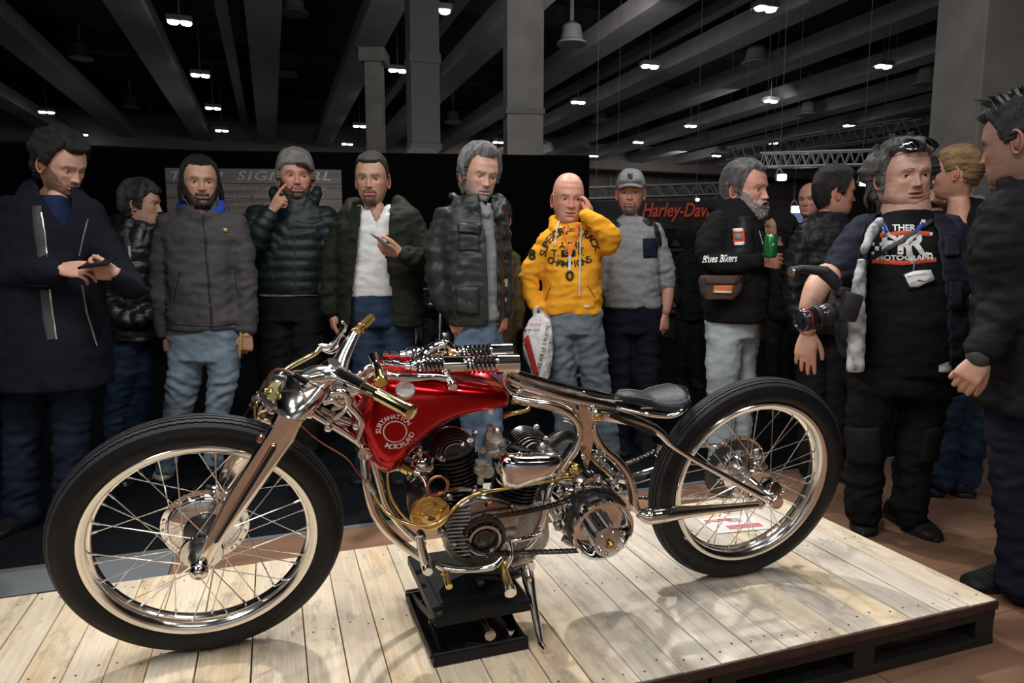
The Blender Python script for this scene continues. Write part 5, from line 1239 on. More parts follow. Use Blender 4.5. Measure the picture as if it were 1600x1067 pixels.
# ---- hands
def make_hand(sk, wrist, fore, fdir, back, side, skin, curl=(25, 25, 30, 35), thumb=(35, 20), size=1.0, spread=3.0, index=None):
    """wrist point, forearm point, finger direction, back-of-hand direction, side=+1 when the thumb lies towards fdir x back"""
    y = V(fdir).normalized(); z = V(back); z = (z-y*z.dot(y)).normalized(); x = y.cross(z)*side
    def W_(p): return V(wrist)+(x*p[0]+y*p[1]+z*p[2])*size
    bm = NB()
    rings = []
    for (yy, xc, hw, th) in ((-.012, 0, .026, .019), (.005, 0, .028, .018), (.03, .001, .037, .016), (.06, .0, .042, .0145), (.082, -.001, .042, .013), (.092, -.001, .040, .010)):
        rings.append([W_((xc+hw*math.copysign(abs(math.cos(a))**.7, math.cos(a)), yy, th*math.sin(a)-.002)) for a in [2*PI*j/16 for j in range(16)]])
    loft(bm, rings)
    fx = [.031, .0105, -.0105, -.030]; fl = [(.042, .026, .021), (.046, .030, .022), (.042, .028, .022), (.034, .021, .019)]; fr = [.0094, .0096, .0090, .0078]
    for k in range(4):
        cu = curl[k] if not (index is not None and k == 0) else index; p = V((fx[k], .078-(.006 if k == 3 else 0), 0)); pts = [V((fx[k]*.9, .05, 0)), p]; a = math.radians(cu*.7); sp = math.radians((1.5-k)*spread)
        for q, l in enumerate(fl[k]):
            d = V((math.sin(sp), math.cos(a)*math.cos(sp), -math.sin(a))); p = p+d*l; pts.append(p); a += math.radians(cu*(1.15 if q == 0 else .8))
        tube(bm, [W_(q) for q in pts], [fr[k]*size*f for f in (1.0, 1.08, .98, .92, .70)], 10, 3, round_cap=True)
    a = math.radians(thumb[0]); b_ = math.radians(thumb[1]); p = V((.022, .012, -.006)); d1 = V((math.sin(a), math.cos(a), -math.sin(b_)*.8)).normalized(); p1 = p+d1*.042; d2 = V((math.sin(a*.6), math.cos(a*.6), -math.sin(b_))).normalized(); p2 = p1+d2*.032; p3 = p2+V((math.sin(a*.2), math.cos(a*.2), -math.sin(b_)*1.2)).normalized()*.026
    tube(bm, [W_(q) for q in (p, p1, p2, p3)], [.0145*size, .0115*size, .0105*size, .0078*size], 10, 3, round_cap=True)
    f0 = V(fore); tube(bm, [f0, f0.lerp(V(wrist), .6), V(wrist), W_((0, .012, 0))], [.034*size, .029*size, .0235*size, .024*size], 14, 3, flat=.85)
    me = voxel(bm, .0034, 3)
    n = len(me.vertices); co = np.empty(n*3); me.vertices.foreach_get('co', co); co = co.reshape(-1, 3)
    nz = noise_arr(co, (40, 40, 40), 3, 1)
    base = np.array(skin); dist = np.array([(V(c)-V(wrist)).dot(y) for c in co]); redd = np.clip(dist/.16, 0, 1)
    col = base*(1+.15*nz[:, None]); col = lerp3(col, base*np.array([1.05, .78, .72]), np.clip(redd*.8, 0, 1))
    sk.add(co, [tuple(p.vertices) for p in me.polygons], col); bpy.data.meshes.remove(me)
    return W_
def voxel(bm, size, smooth=2, adapt=0.0):
    me = bpy.data.meshes.new('tmp'); bmesh.ops.recalc_face_normals(bm, faces=bm.faces[:]); bm.to_mesh(me); bm.free()
    o = bpy.data.objects.new('tmp', me); C.objects.link(o)
    r = o.modifiers.new('r', 'REMESH'); r.mode = 'VOXEL'; r.voxel_size = size; r.adaptivity = adapt
    if smooth: s = o.modifiers.new('s', 'SMOOTH'); s.iterations = smooth; s.factor = .5
    dg = bpy.context.evaluated_depsgraph_get(); out = bpy.data.meshes.new_from_object(o.evaluated_get(dg))
    bpy.data.objects.remove(o); bpy.data.meshes.remove(me); return out
# ---- clothes
class Cloth:
    """garment silhouettes given in photograph pixels at a distance Y; every piece is a solid, fused by a voxel remesh"""
    def __init__(s, Y): s.Y = Y; s.bm = NB(); s.lines = []
    def px(s, x, y, dy=0.0): return unp(x, y, Y=s.Y+dy)
    def rows(s, rows, dep=.13, pw=.8, n=36):
        """rows: (x left, x right, y[, depth half[, dY]])"""
        rings = []
        dense = []
        R_ = [tuple(r)+((dep,) if len(r) < 4 else ())+((0.0,) if len(r) < 5 else ()) for r in [tuple(q) if len(q) != 3 else tuple(q)+(dep,) for q in rows]]
        for a, b in zip(R_, R_[1:]):
            for k in range(3): dense.append([a[i]+(b[i]-a[i])*k/3 for i in range(5)])
        dense.append(list(R_[-1]))
        for xl, xr, y, d, dy in dense:
            a = s.px(xl, y, dy); b = s.px(xr, y, dy); c = (a+b)/2; h = (b-a)/2; f = V((-h.y, h.x, 0)).normalized()*d
            rings.append([c+h*math.copysign(abs(math.cos(t))**pw, math.cos(t))+f*math.copysign(abs(math.sin(t))**pw, math.sin(t)) for t in [2*PI*j/n for j in range(n)]])
        loft(s.bm, rings)
    def limb(s, pts, sm=4, n=16, flat=1.0, quilt=True):
        """pts: (x, y, dY, radius px)"""
        P_ = [s.px(x, y, d) for x, y, d, r in pts]; R_ = [r*(s.Y+d)/1075 for x, y, d, r in pts]
        tube(s.bm, P_, R_, n, sm, flat=flat, round_cap=True)
        s.lines.append(smooth_path(P_, sm))
    def build(s, name, m, parent, vox=.011, folds=.006, fsc=(7, 7, 16), quilt=0.0, qlen=.07, qamp=.010, seed=1, smooth=3, gap=None, gapY=0.0, thick=.010, knees=None, sharp=False, taper=None, axis_z=True):
        me = voxel(s.bm, vox, smooth); n = len(me.vertices); co = np.empty(n*3); me.vertices.foreach_get('co', co); co = co.reshape(-1, 3)
        no = np.empty(n*3); me.vertices.foreach_get('normal', no); no = no.reshape(-1, 3)
        d = folds*noise_arr(co, fsc, seed, 3)*1.4+folds*.55*noise_arr(co, tuple(q*2.3 for q in fsc), seed+9, 2)
        if knees:   # extra creases near given pixels
            for (kx, ky, kr, am) in knees:
                pts = np.array([proj(V(c)) for c in co]); w = np.exp(-(((pts[:, 0]-kx)/kr)**2+((pts[:, 1]-ky)/(kr*.8))**2))
                d += am*.75*w*np.sin((co[:, 2]*1.0+(.5 if kx % 2 else -.5)*co[:, 0])*2*PI/.062+5*noise_arr(co, (5, 5, 7), seed+2, 2))
        if qlen and quilt:
            best = np.full(n, .115); par = co[:, 2]*1.0; lim = None
            for L_ in s.lines:
                A_ = np.array([tuple(p) for p in L_]); seg = np.linalg.norm(np.diff(A_, axis=0), axis=1); cum = np.concatenate([[0], np.cumsum(seg)])
                dd = np.linalg.norm(co[:, None, :]-A_[None], axis=2); i = dd.argmin(1); dm = dd.min(1); use = dm < best; par = np.where(use, -cum[i]+A_[0][2], par); best = np.minimum(best, dm)
                # refine the arc length for smooth seams
                i0 = np.clip(i, 0, len(A_)-2); a = A_[i0]; b = A_[i0+1]; ab = b-a; t = np.clip(((co-a)*ab).sum(1)/((ab**2).sum(1)+1e-9), -1, 1); par = np.where(use, -(cum[i0]+t*seg[i0])+A_[0][2], par)
            d += qamp*quilt*(np.abs(np.sin(par*PI/qlen+.25*noise_arr(co, (4, 4, 4), seed+5, 1)))**.55-.75)
        co2 = co+no*d[:, None]; me.vertices.foreach_set('co', co2.ravel()); me.polygons.foreach_set('use_smooth', [True]*len(me.polygons)); me.update()
        if gap:     # open front: cut faces of the front side inside the pixel polygon
            bm = NB(); bm.from_mesh(me); kill = []
            for f in bm.faces:
                c = f.calc_center_median()
                if c.y < s.Y+gapY and f.normal.y < .35 and inpoly(proj(c), gap): kill.append(f)
            bmesh.ops.delete(bm, geom=kill, context='FACES'); 
            for _ in range(2): 
                be = [v for v in bm.verts if v.is_boundary]; bmesh.ops.smooth_vert(bm, verts=be, factor=.5, use_axis_x=True, use_axis_y=True, use_axis_z=True)
            bm.to_mesh(me); bm.free()
        me.name = name; me.materials.clear(); o = link(name, me, M[m] if isinstance(m, str) else m, parent)
        if gap: sd = o.modifiers.new('solid', 'SOLIDIFY'); sd.thickness = thick; sd.offset = -1
        s.bvh = BVHTree.FromPolygons([v.co.copy() for v in me.vertices], [tuple(p.vertices) for p in me.polygons]); s.o = o
        return o
    def hit(s, x, y, lift=.003):
        h, nn, i, dd = s.bvh.ray_cast(EYE, ray(x, y).normalized())
        if h is None: h, nn, i, dd = s.bvh.find_nearest(s.px(x, y, -.1))
        if nn.dot(ray(x, y)) > 0: nn = -nn
        return h+nn*lift, nn
    def line(s, name, pts, w, m, parent=None, flat=.22, lift=.001, n=8, steps=8):
        """seam, zip or strap lying on the garment, control points in pixels"""
        P_ = []; 
        for a, b in zip(pts, pts[1:]):
            for k in range(steps): t = k/steps; P_.append(s.hit(a[0]+(b[0]-a[0])*t, a[1]+(b[1]-a[1])*t, lift)[0])
        P_.append(s.hit(*pts[-1], lift)[0]); nn = s.hit(*pts[len(pts)//2], lift)[1]
        bm = NB(); tube(bm, P_, w, n, 1, flat=flat, up=nn); return obj(name, bm, M[m] if isinstance(m, str) else m, parent or s.o)
    def patch(s, name, poly, m, parent=None, lift=.004, sub=7, thick=.003):
        """flat panel wrapped on the garment: quad of four pixels"""
        a, b, c, d = [V((p[0], p[1], 0)) for p in poly]; bm = NB(); g = []
        for i in range(sub+1):
            row = []
            for j in range(sub+1):
                q = (a.lerp(b, j/sub)).lerp(d.lerp(c, j/sub), i/sub); row.append(bm.verts.new(s.hit(q.x, q.y, lift)[0]))
            g.append(row)
        for i in range(sub):
            for j in range(sub): bm.faces.new((g[i][j], g[i][j+1], g[i+1][j+1], g[i+1][j]))
        o = obj(name, bm, M[m] if isinstance(m, str) else m, parent or s.o); sd = o.modifiers.new('solid', 'SOLIDIFY'); sd.thickness = thick; sd.offset = 0; return o
    def text(s, name, vf, cx, cy, scale, m, rot=0.0, lift=.004, parent=None, sx=1.0, curve=0.0):
        """lettering wrapped on the garment; scale = pixels per unit of the text"""
        v, f = vf; bm = NB(); c_, s_ = math.cos(rot), math.sin(rot)
        def fn(p):
            x = p.x*sx*scale; y = p.y*scale; x, y = x*c_-y*s_, x*s_+y*c_; return s.hit(cx+x, cy-y, lift)[0]
        add_vf(bm, v, f, fn); return obj(name, bm, M[m] if isinstance(m, str) else m, parent or s.o, smooth=False)
def inpoly(p, poly):
    x, y = p; c = False; n = len(poly)
    for i in range(n):
        x1, y1 = poly[i]; x2, y2 = poly[i-1]
        if (y1 > y) != (y2 > y) and x < (x2-x1)*(y-y1)/(y2-y1)+x1: c = not c
    return c
def shoe(parent, heel, toe, m, sole=None, w=.048, h=.075, name='shoe', laces=None):
    """heel and toe points on the floor"""
    a, b = V(heel), V(toe); d = (b-a); L_ = d.length; d.normalize(); s_ = V((-d.y, d.x, 0)); bm = NB(); rings = []
    for t, ww, hh in ((-.02, .5, .55), (.05, .80, .95), (.2, .86, 1.15), (.38, .82, 1.1), (.55, .95, .82), (.72, 1.05, .62), (.88, .95, .50), (.97, .65, .40), (1.0, .35, .28)):
        c = a+d*L_*t; rings.append([c+s_*w*ww*math.copysign(abs(math.cos(g))**.75, math.cos(g))+V((0, 0, h*hh*(.5+.5*math.sin(g)) if math.sin(g) > 0 else h*hh*.5*(1+math.sin(g))*.9)) + V((0, 0, .004)) for g in [2*PI*j/20 for j in range(20)]])
    loft(bm, rings); o = obj(name, bm, m, parent, ang=70)
    bm = NB(); rings = []
    for zz, k in ((0, .98), (.004, 1.02), (.020, 1.03), (.024, .98)):
        ring = []
        for j in range(28):
            g = 2*PI*j/28; t = .49-.53*math.cos(g); wv = np.interp(t, [-.04, .05, .2, .4, .7, .9, 1.02], [.2, .85, .92, .84, 1.08, .85, .15]); ring.append(a+d*L_*(.49+(t-.49)*k)+s_*w*wv*k*math.copysign(abs(math.sin(g))**.5, math.sin(g))+V((0, 0, zz)))
        rings.append(ring)
    loft(bm, rings); obj('sole', bm, sole or m, o)
    if laces:
        bm = NB()
        for k in range(5):
            t = .34+.07*k; c = a+d*L_*t+V((0, 0, h*np.interp(t, [.3, .55, .72], [1.16, .86, .66])+.003)); tube(bm, [c-s_*w*.45-d*.008, c+V((0, 0, .004)), c+s_*w*.45+d*.008], .0028, 6, 2)
        tag(obj('laces', bm, laces, o), kind='stuff')
    return o
def head_matrix(x, y, Y, yaw, pitch=0, roll=0, hpx=80.0):
    """(x, y): centre of the head between chin and crown; yaw > 0 turns the face to picture right, pitch > 0 looks down"""
    c = unp(x, y, Y=Y); az = math.atan2(c.x, c.y)
    R_ = Matrix.Rotation(math.radians(yaw)-az, 4, 'Z') @ Matrix.Rotation(math.radians(roll), 4, 'Y') @ Matrix.Rotation(math.radians(pitch), 4, 'X')
    s_ = hpx*Y/1075/.235
    return Matrix.Translation(c) @ R_ @ Matrix.Diagonal((s_, s_, s_, 1))
def person(label, x, y_feet=None, Y=3.5, group=None):
    g = unp(x, 400, Y=Y); t = thing('person', label, 'person', (g.x, Y, 0), 0, group)
    bpy.context.view_layer.update(); t['_Y'] = Y; return t
def root_fix(t):
    """children were built in world coordinates: rebase them on the figure's empty"""
    T_ = Matrix.Translation(-V(t.location))
    for ch in t.children:
        ch.data.transform(T_)
        for g in ch.children:
            g.data.transform(T_)
            for q in g.children: q.data.transform(T_)
    del t['_Y']
def finish_body(sk, t):
    return mesh_from('body', np.concatenate(sk.v), sk.f, M['skin'], np.concatenate(sk.c), parent=t)
def core(sk, Y, spine, arms, legs, col):
    """the body under the clothes"""
    f = lambda q: unp(q[0], q[1], Y=Y+(q[2] if len(q) > 2 else 0))
    if len(spine) > 1: sk.tube([f(q) for q in spine], [.045]+[.05]*(len(spine)-1), col, 12, 3, round_cap=True)
    for a in arms: sk.tube([f(q) for q in a], [.022]*(len(a)-1)+[.02], col, 10, 3, round_cap=True)
    for l in legs: sk.tube([f(q) for q in l], [.035]+[.024]*(len(l)-2)+[.02], col, 10, 3, round_cap=True)
def cloth_mat(name, base, rough=.8, var=.15, scale=6, bump=.15, bscale=220, col2=None, sheen=0.0, spec=.12, coat=0.0):
    M[name] = mat(name, base, rough, var=0 if col2 else var, scale=scale, bump=bump, bscale=bscale, col2=col2, sheen=sheen, spec=spec, coat=coat); return M[name]
# ================================================================ the visitors
M['black_rubber'] = M['black_paint']
cloth_mat('navy_wool', (.010, .011, .018), .9, bump=.3); cloth_mat('grey_leather', (.06, .06, .062), .4); cloth_mat('blue_shirt', (.012, .02, .06))
cloth_mat('dark_denim', (.011, .017, .030), .85, .3, 9); cloth_mat('mid_denim', (.07, .12, .19), .85, scale=7, col2=(.14, .20, .28)); cloth_mat('light_denim', (.14, .20, .27), .85, scale=5, col2=(.27, .34, .40))
cloth_mat('grey_denim', (.08, .11, .135), .85, scale=6, col2=(.155, .19, .215)); cloth_mat('pale_denim', (.33, .40, .44), .85, scale=5, col2=(.45, .50, .53)); cloth_mat('blue_denim', (.012, .024, .048), .85, scale=7, col2=(.028, .05, .085))
cloth_mat('black_denim', (.014, .014, .016), .85, .4, 9); cloth_mat('black_puffer', (.010, .011, .013), .35, bump=.1, spec=.5); cloth_mat('grey_jacket', (.068, .064, .070), .62, .12, bump=.12)
cloth_mat('green_black_puffer', (.008, .016, .018), .5, spec=.4); cloth_mat('olive_parka', (.016, .019, .013), .7); cloth_mat('white_polo', (.66, .66, .67), .85, .04); cloth_mat('dark_green_puffer', (.024, .029, .027), .45, spec=.35)
cloth_mat('grey_sweater', (.22, .23, .24), .9, bump=.4, bscale=120); cloth_mat('yellow_hoodie', (.80, .36, .025), .85, .08, bump=.2); cloth_mat('grey_sweatshirt', (.25, .26, .27), .9, .12, 40, bump=.25); cloth_mat('black_fleece', (.010, .010, .011), .9)
cloth_mat('black_leather', (.016, .016, .017), .38, .3, 14, bump=.3, bscale=60); cloth_mat('black_tee', (.009, .009, .010), .85); cloth_mat('navy_vest', (.020, .021, .034), .8); cloth_mat('tan_coat', (.16, .11, .06), .9)
cloth_mat('floral', (.55, .56, .57), .8, scale=22, col2=(.16, .17, .18)); cloth_mat('black_jacket', (.010, .010, .012), .8); cloth_mat('blue_lining', (.02, .06, .36), .8); cloth_mat('white_cloth', (.6, .6, .6), .85)
cloth_mat('print_black', (.030, .028, .022), .8, .1); cloth_mat('print_white', (.75, .74, .72), .8, .02); cloth_mat('print_red', (.60, .09, .05), .8, .02); cloth_mat('orange_strap', (.85, .22, .05), .7, .05); cloth_mat('brown_hide', (.07, .05, .04), .5, .3); cloth_mat('beanie_knit', (.20, .195, .175), .95, .25, 30, bump=.5, bscale=150)
cloth_mat('white_sneaker', (.42, .43, .41), .7); cloth_mat('cap_grey', (.27, .28, .28), .9, .06); cloth_mat('cap_pale', (.30, .30, .26), .9, .1); cloth_mat('patch_orange', (.55, .17, .05), .7); cloth_mat('navy_trousers', (.010, .012, .022), .9)
M['phone_black'] = mat('phone_black', (.012, .012, .013), .15); M['phone_silver'] = mat('phone_silver', (.30, .30, .30), .45, .3); M['gold_phone'] = mat('gold_phone', (.50, .38, .14), .35, .4)
M['can_green'] = mat('can_green', (.02, .19, .06), .25, .5); M['plastic_white'] = mat('bag_white', (.62, .62, .62), .35, var=.1, scale=20, bump=.25, bscale=40); M['plastic_red'] = mat('bag_red', (.30, .02, .02), .4)
M['lens_glass'] = mat('lens_glass', (.01, .01, .015), .03, coat=1.0); M['ring_red'] = mat('ring_red', (.35, .01, .02), .4); M['zip_metal'] = mat('zip_metal', (.55, .55, .54), .3, .9)
ZN = V((0, 0, 1))
def px(x, y, Y): return unp(x, y, Y=Y)
def slab(name, c, d, up, size, m, label, cat, bevel=.003):
    """small flat device: centre, long direction d, face normal up"""
    d = V(d).normalized(); n_ = V(up); n_ = (n_-d*n_.dot(d)).normalized(); s_ = d.cross(n_)
    t = thing(name, label, cat, c); t.rotation_euler = Matrix((s_, d, n_)).transposed().to_euler()
    bm = NB(); bx(bm, (0, 0, 0), size, None, bevel); obj('case', bm, m, t); return t

# ---- 1: man in the long dark coat, far left
Y = 3.0; t = person('bearded man in long dark coat at far left looking down at a phone', 75, Y=Y); sk = Skin(); skc = SK['fair']
Mx = head_matrix(97, 257, Y, 38, 24, -4, 88)
ed = make_head(sk, Mx, skc, beard=dict(stubble=.55, full=.35, moust=.4, thick=.001), bcol=(.05, .035, .03), lids=.55, jaw=.95, seed=2)
wr = px(92, 420, Y-.22); make_hand(sk, wr, px(60, 424, Y-.16), V((1, 0, .0)), V((-.1, -.75, .65)), -1, skc, (30, 34, 38, 42), (20, 30), 1.0)
wr2 = px(183, 428, Y-.22); make_hand(sk, wr2, px(205, 450, Y-.12), V((-1, -.1, .12)), V((.2, -.8, -.5)), 1, skc, (50, 55, 60, 62), (30, 20), .95)
core(sk, Y, [(92, 310), (85, 380), (85, 560)], [[(20, 330), (0, 430, -.05), (60, 424, -.16)], [(140, 330), (185, 440, .0), (200, 448, -.12)]], [[(45, 560), (38, 700), (35, 810)], [(115, 560), (112, 700), (112, 790)]], skc)
finish_body(sk, t); make_eyes(t, Mx, ed, (.1, -.5))
hair_shell('hair', Mx, t, (.012, .010, .010), front=.070, temple=.082, side=-.005, back=-.10, t_top=.030, t_side=.016, t_back=.022, t_front=.026, rough=.010, curl=.4, seed=5)
c = Cloth(Y); c.rows([(-14, 168, 604, .19), (-10, 165, 540, .18), (-2, 158, 470, .17), (0, 150, 400, .165), (0, 152, 350, .15), (14, 146, 318, .12), (40, 124, 300, .09), (58, 112, 284, .07)], pw=.85)
c.limb([(14, 332, 0, 26), (-6, 390, -.03, 26), (-4, 430, -.08, 27), (45, 426, -.15, 24), (86, 424, -.21, 21)]); c.limb([(138, 332, 0, 24), (168, 390, .0, 22), (196, 440, -.06, 22), (204, 448, -.14, 19), (190, 433, -.20, 15)])
c.limb([(40, 300, .02, 12), (60, 290, .03, 14), (100, 294, .0, 12)])
coat = c.build('coat', 'navy_wool', t, gap=[(52, 275), (112, 280), (110, 330), (104, 358), (92, 345), (68, 315)], seed=3, folds=.007, fsc=(6, 6, 6))
c.line('leather_lapel', [(57, 322), (60, 360), (66, 402)], .018, 'grey_leather'); c.line('coat_zip', [(64, 332), (70, 366), (73, 402)], .004, 'zip_metal'); c.line('leather_lapel', [(71, 453), (75, 500), (82, 530)], .018, 'grey_leather'); c.line('coat_zip', [(77, 452), (82, 490), (88, 530)], .004, 'zip_metal')
c.line('coat_zip', [(138, 342), (130, 372), (124, 400)], .003, 'zip_metal'); c.line('coat_zip', [(128, 445), (136, 490), (152, 540)], .004, 'zip_metal'); c.line('coat_seam', [(2, 440), (50, 446), (86, 446)], .003, 'grey_leather')
c = Cloth(Y); c.rows([(40, 135, 420, .13), (42, 128, 350, .11), (56, 114, 322, .08), (66, 106, 306, .06)]); c.build('shirt', 'blue_shirt', t, folds=.004)
c = Cloth(Y); c.limb([(42, 590, 0, 34), (38, 650, 0, 29), (34, 700, 0, 26), (34, 790, 0, 26), (36, 808, 0, 26)]); c.limb([(112, 590, 0, 32), (112, 660, 0, 27), (110, 770, 0, 24), (110, 790, 0, 24)]); c.build('trousers', 'dark_denim', t, folds=.008, knees=[(34, 690, 40, .006), (36, 780, 40, .006)])
f0 = unp(38, 815, z=0); shoe(t, (f0.x, f0.y+.06, 0), (f0.x+.02, f0.y-.22, 0), M['black_leather'], M['black_paint']); f0 = unp(112, 800, z=0); shoe(t, (f0.x, f0.y+.06, 0), (f0.x+.06, f0.y-.2, 0), M['black_leather'], M['black_paint'])
root_fix(t)
slab('phone', px(152, 411, Y-.25), (1, -.25, .12), (0, -.45, 1), (.07, .14, .009), M['phone_black'], 'black smartphone held in both hands by man in dark coat', 'phone')

# ---- 2: short-haired woman
Y = 4.3; t = person('woman with short grey hair and black puffer jacket turned to the right', 205, Y=Y); sk = Skin(); skc = SK['fair']
Mx = head_matrix(222, 318, Y, 72, 4, 0, 66)
ed = make_head(sk, Mx, skc, brow=(.10, .08, .07), lids=.8, wf=.95, jaw=.92, seed=6, nose=1.05)
core(sk, Y, [(212, 352), (205, 400), (208, 530)], [[(180, 375), (180, 440), (205, 500), (228, 492)]], [[(200, 540), (190, 620), (185, 700), (192, 738)], [(218, 540, .06), (218, 640, .08), (216, 735, .08)]], skc)
finish_body(sk, t); make_eyes(t, Mx, ed)
hair_shell('hair', Mx, t, (.075, .078, .082), front=.050, temple=.062, side=-.035, back=-.095, t_top=.022, t_side=.018, t_back=.024, t_front=.024, rough=.010, col2=(.02, .02, .022), seed=8, fade=.012)
c = Cloth(Y); c.rows([(178, 242, 532, .13), (166, 244, 500, .14), (160, 246, 440, .145), (162, 246, 390, .13), (170, 244, 362, .10), (188, 238, 346, .07)])
c.limb([(182, 378, -.03, 24), (172, 430, -.05, 22), (182, 482, -.08, 20), (208, 502, -.1, 17), (232, 492, -.08, 15)]); c.limb([(172, 352, .03, 10), (190, 344, .0, 12), (215, 352, -.04, 11), (235, 358, -.02, 9)])
c.build('jacket', 'black_puffer', t, quilt=1, qlen=.075, qamp=.012, folds=.006, seed=7); c.line('backpack_strap', [(196, 362), (200, 385), (203, 400), (198, 425), (190, 436)], .016, 'grey_leather'); c.line('strap_print', [(202, 385), (203, 398), (199, 420)], .006, 'white_cloth', lift=.004)
c = Cloth(Y); c.limb([(204, 528, 0, 25), (195, 580, 0, 22), (186, 620, 0, 19), (178, 665, 0, 15), (184, 730, 0, 14), (190, 742, 0, 14)]); c.limb([(218, 528, .05, 22), (218, 600, .08, 20), (216, 740, .08, 15)]); c.build('jeans', 'blue_denim', t, knees=[(186, 618, 26, .007), (178, 660, 22, .005)])
f0 = unp(188, 748, z=0); shoe(t, (f0.x-.03, f0.y+.05, 0), (f0.x+.10, f0.y-.13, 0), M['dark_denim'], M['white_sneaker'], w=.042); f0 = unp(222, 740, z=0); shoe(t, (f0.x, f0.y+.05, 0), (f0.x+.12, f0.y-.1, 0), M['dark_denim'], M['white_sneaker'], w=.042); root_fix(t)

# ---- 3: smiling long-haired man in grey zip jacket
Y = 3.65; t = person('smiling man with long dark hair in grey zip jacket and pale jeans', 318, Y=Y); sk = Skin(); skc = SK['warm']
Mx = head_matrix(313, 285, Y, 4, 3, 0, 76)
ed = make_head(sk, Mx, skc, beard=dict(full=.85, moust=.9, goat=.9, stubble=.3, thick=.006), bcol=(.035, .025, .02), mouth=.6, smile=.8, lids=.75, eyes=(.1, .12, .12), seed=9, age=.3)
wl = px(262, 522, Y-.02); make_hand(sk, wl, px(258, 496, Y), V((.14, -.05, -1)), V((-.2, -.9, -.1)), -1, skc, (18, 22, 26, 30), (38, 20), 1.0)
wr = px(386, 522, Y-.02); make_hand(sk, wr, px(386, 496, Y), V((-.12, -.1, -1)), V((.45, -.85, 0)), 1, skc, (60, 62, 65, 66), (30, 20), .95)
core(sk, Y, [(315, 325), (316, 380), (320, 510)], [[(262, 350), (254, 430), (258, 500)], [(368, 350), (384, 430), (386, 500)]], [[(290, 520), (278, 600), (258, 720)], [(345, 520), (340, 600), (335, 712)]], skc)
finish_body(sk, t); make_eyes(t, Mx, ed, (0, -.05))
hair_shell('hair', Mx, t, (.014, .010, .009), front=.072, temple=.080, side=-.065, back=-.14, t_top=.012, t_side=.014, t_back=.020, t_front=.006, rough=.006, over_ears=False, seed=3, flow=(70, 70, 12))
strands('hair_locks', Mx, t, (.014, .010, .009), [[(-.078, -.01, .02), (-.092, .0, -.03), (-.088, .0, -.08), (-.080, .02, -.12)], [(.078, -.01, .02), (.092, .0, -.02), (.096, .005, -.07), (.082, .02, -.11)], [(-.075, .03, .0), (-.09, .03, -.06), (-.08, .03, -.12)], [(.075, .03, .0), (.09, .03, -.06), (.082, .03, -.12)]], 26)
c = Cloth(Y); c.rows([(264, 378, 514, .135), (267, 372, 470, .14), (266, 370, 420, .14), (258, 374, 370, .13), (262, 372, 350, .115), (280, 352, 335, .09), (286, 346, 322, .08)])
c.limb([(264, 350, 0, 19), (256, 390, 0, 19), (253, 440, 0, 18.5), (256, 480, 0, 18), (259, 516, 0, 16)]); c.limb([(368, 350, 0, 19), (378, 390, 0, 19), (384, 440, 0, 18), (386, 480, 0, 17), (386, 516, 0, 15)])
c.limb([(283, 328, .02, 9), (296, 336, -.05, 10), (318, 340, -.10, 9), (338, 334, -.05, 10), (350, 326, .02, 9)])
c.build('jacket', 'grey_jacket', t, folds=.007, seed=4, knees=[(254, 470, 30, .006), (386, 460, 30, .006)], gap=[(300, 312), (332, 312), (328, 326), (317, 334), (305, 326)])
c.line('zip', [(318, 336), (322, 390), (327, 450), (331, 512)], .007, 'black_paint'); c.line('pocket_seam', [(282, 425), (275, 452), (271, 472)], .003, 'black_paint'); c.line('pocket_seam', [(366, 425), (370, 452)], .003, 'black_paint'); c.line('hem_seam', [(268, 506), (300, 509), (330, 510), (372, 507)], .0025, 'black_paint'); c.patch('chest_badge', [(349, 356), (356, 357), (356, 363), (349, 362)], 'gold_phone', sub=2)
c = Cloth(Y); c.limb([(284, 320, .03, 8), (290, 330, -.04, 7), (306, 336, -.08, 6)]); c.limb([(346, 320, .03, 8), (342, 330, -.04, 7), (328, 336, -.08, 6)]); c.build('hood_lining', 'blue_lining', t, folds=.002, vox=.008)
c = Cloth(Y); c.rows([(268, 376, 560, .12), (266, 376, 505, .125)]); c.limb([(296, 540, 0, 30), (288, 590, -.02, 26), (278, 640, .0, 21), (262, 712, .03, 18), (258, 728, .03, 18)]); c.limb([(348, 540, 0, 29), (348, 590, -.02, 24), (340, 640, 0, 19), (336, 700, .05, 17), (334, 716, .05, 17)]); c.build('jeans', 'light_denim', t, folds=.007, knees=[(285, 600, 34, .008), (340, 610, 34, .008), (275, 520, 20, .004)])
for (hx, hy, tx, ty) in ((266, 728, 252, 752), (330, 716, 340, 736)):
    a = unp(hx, hy, z=0); b = unp(tx, ty, z=0); d_ = (b-a).normalized(); shoe(t, b-d_*.28, b, M['white_sneaker'], M['white_cloth'], w=.05, laces=M['white_cloth'])
root_fix(t); slab('phone', px(375, 538, Y-.05), (.1, 0, 1), (-.9, -.4, 0), (.07, .13, .010), M['gold_phone'], 'gold phone held low in hand of smiling man in grey jacket', 'phone')

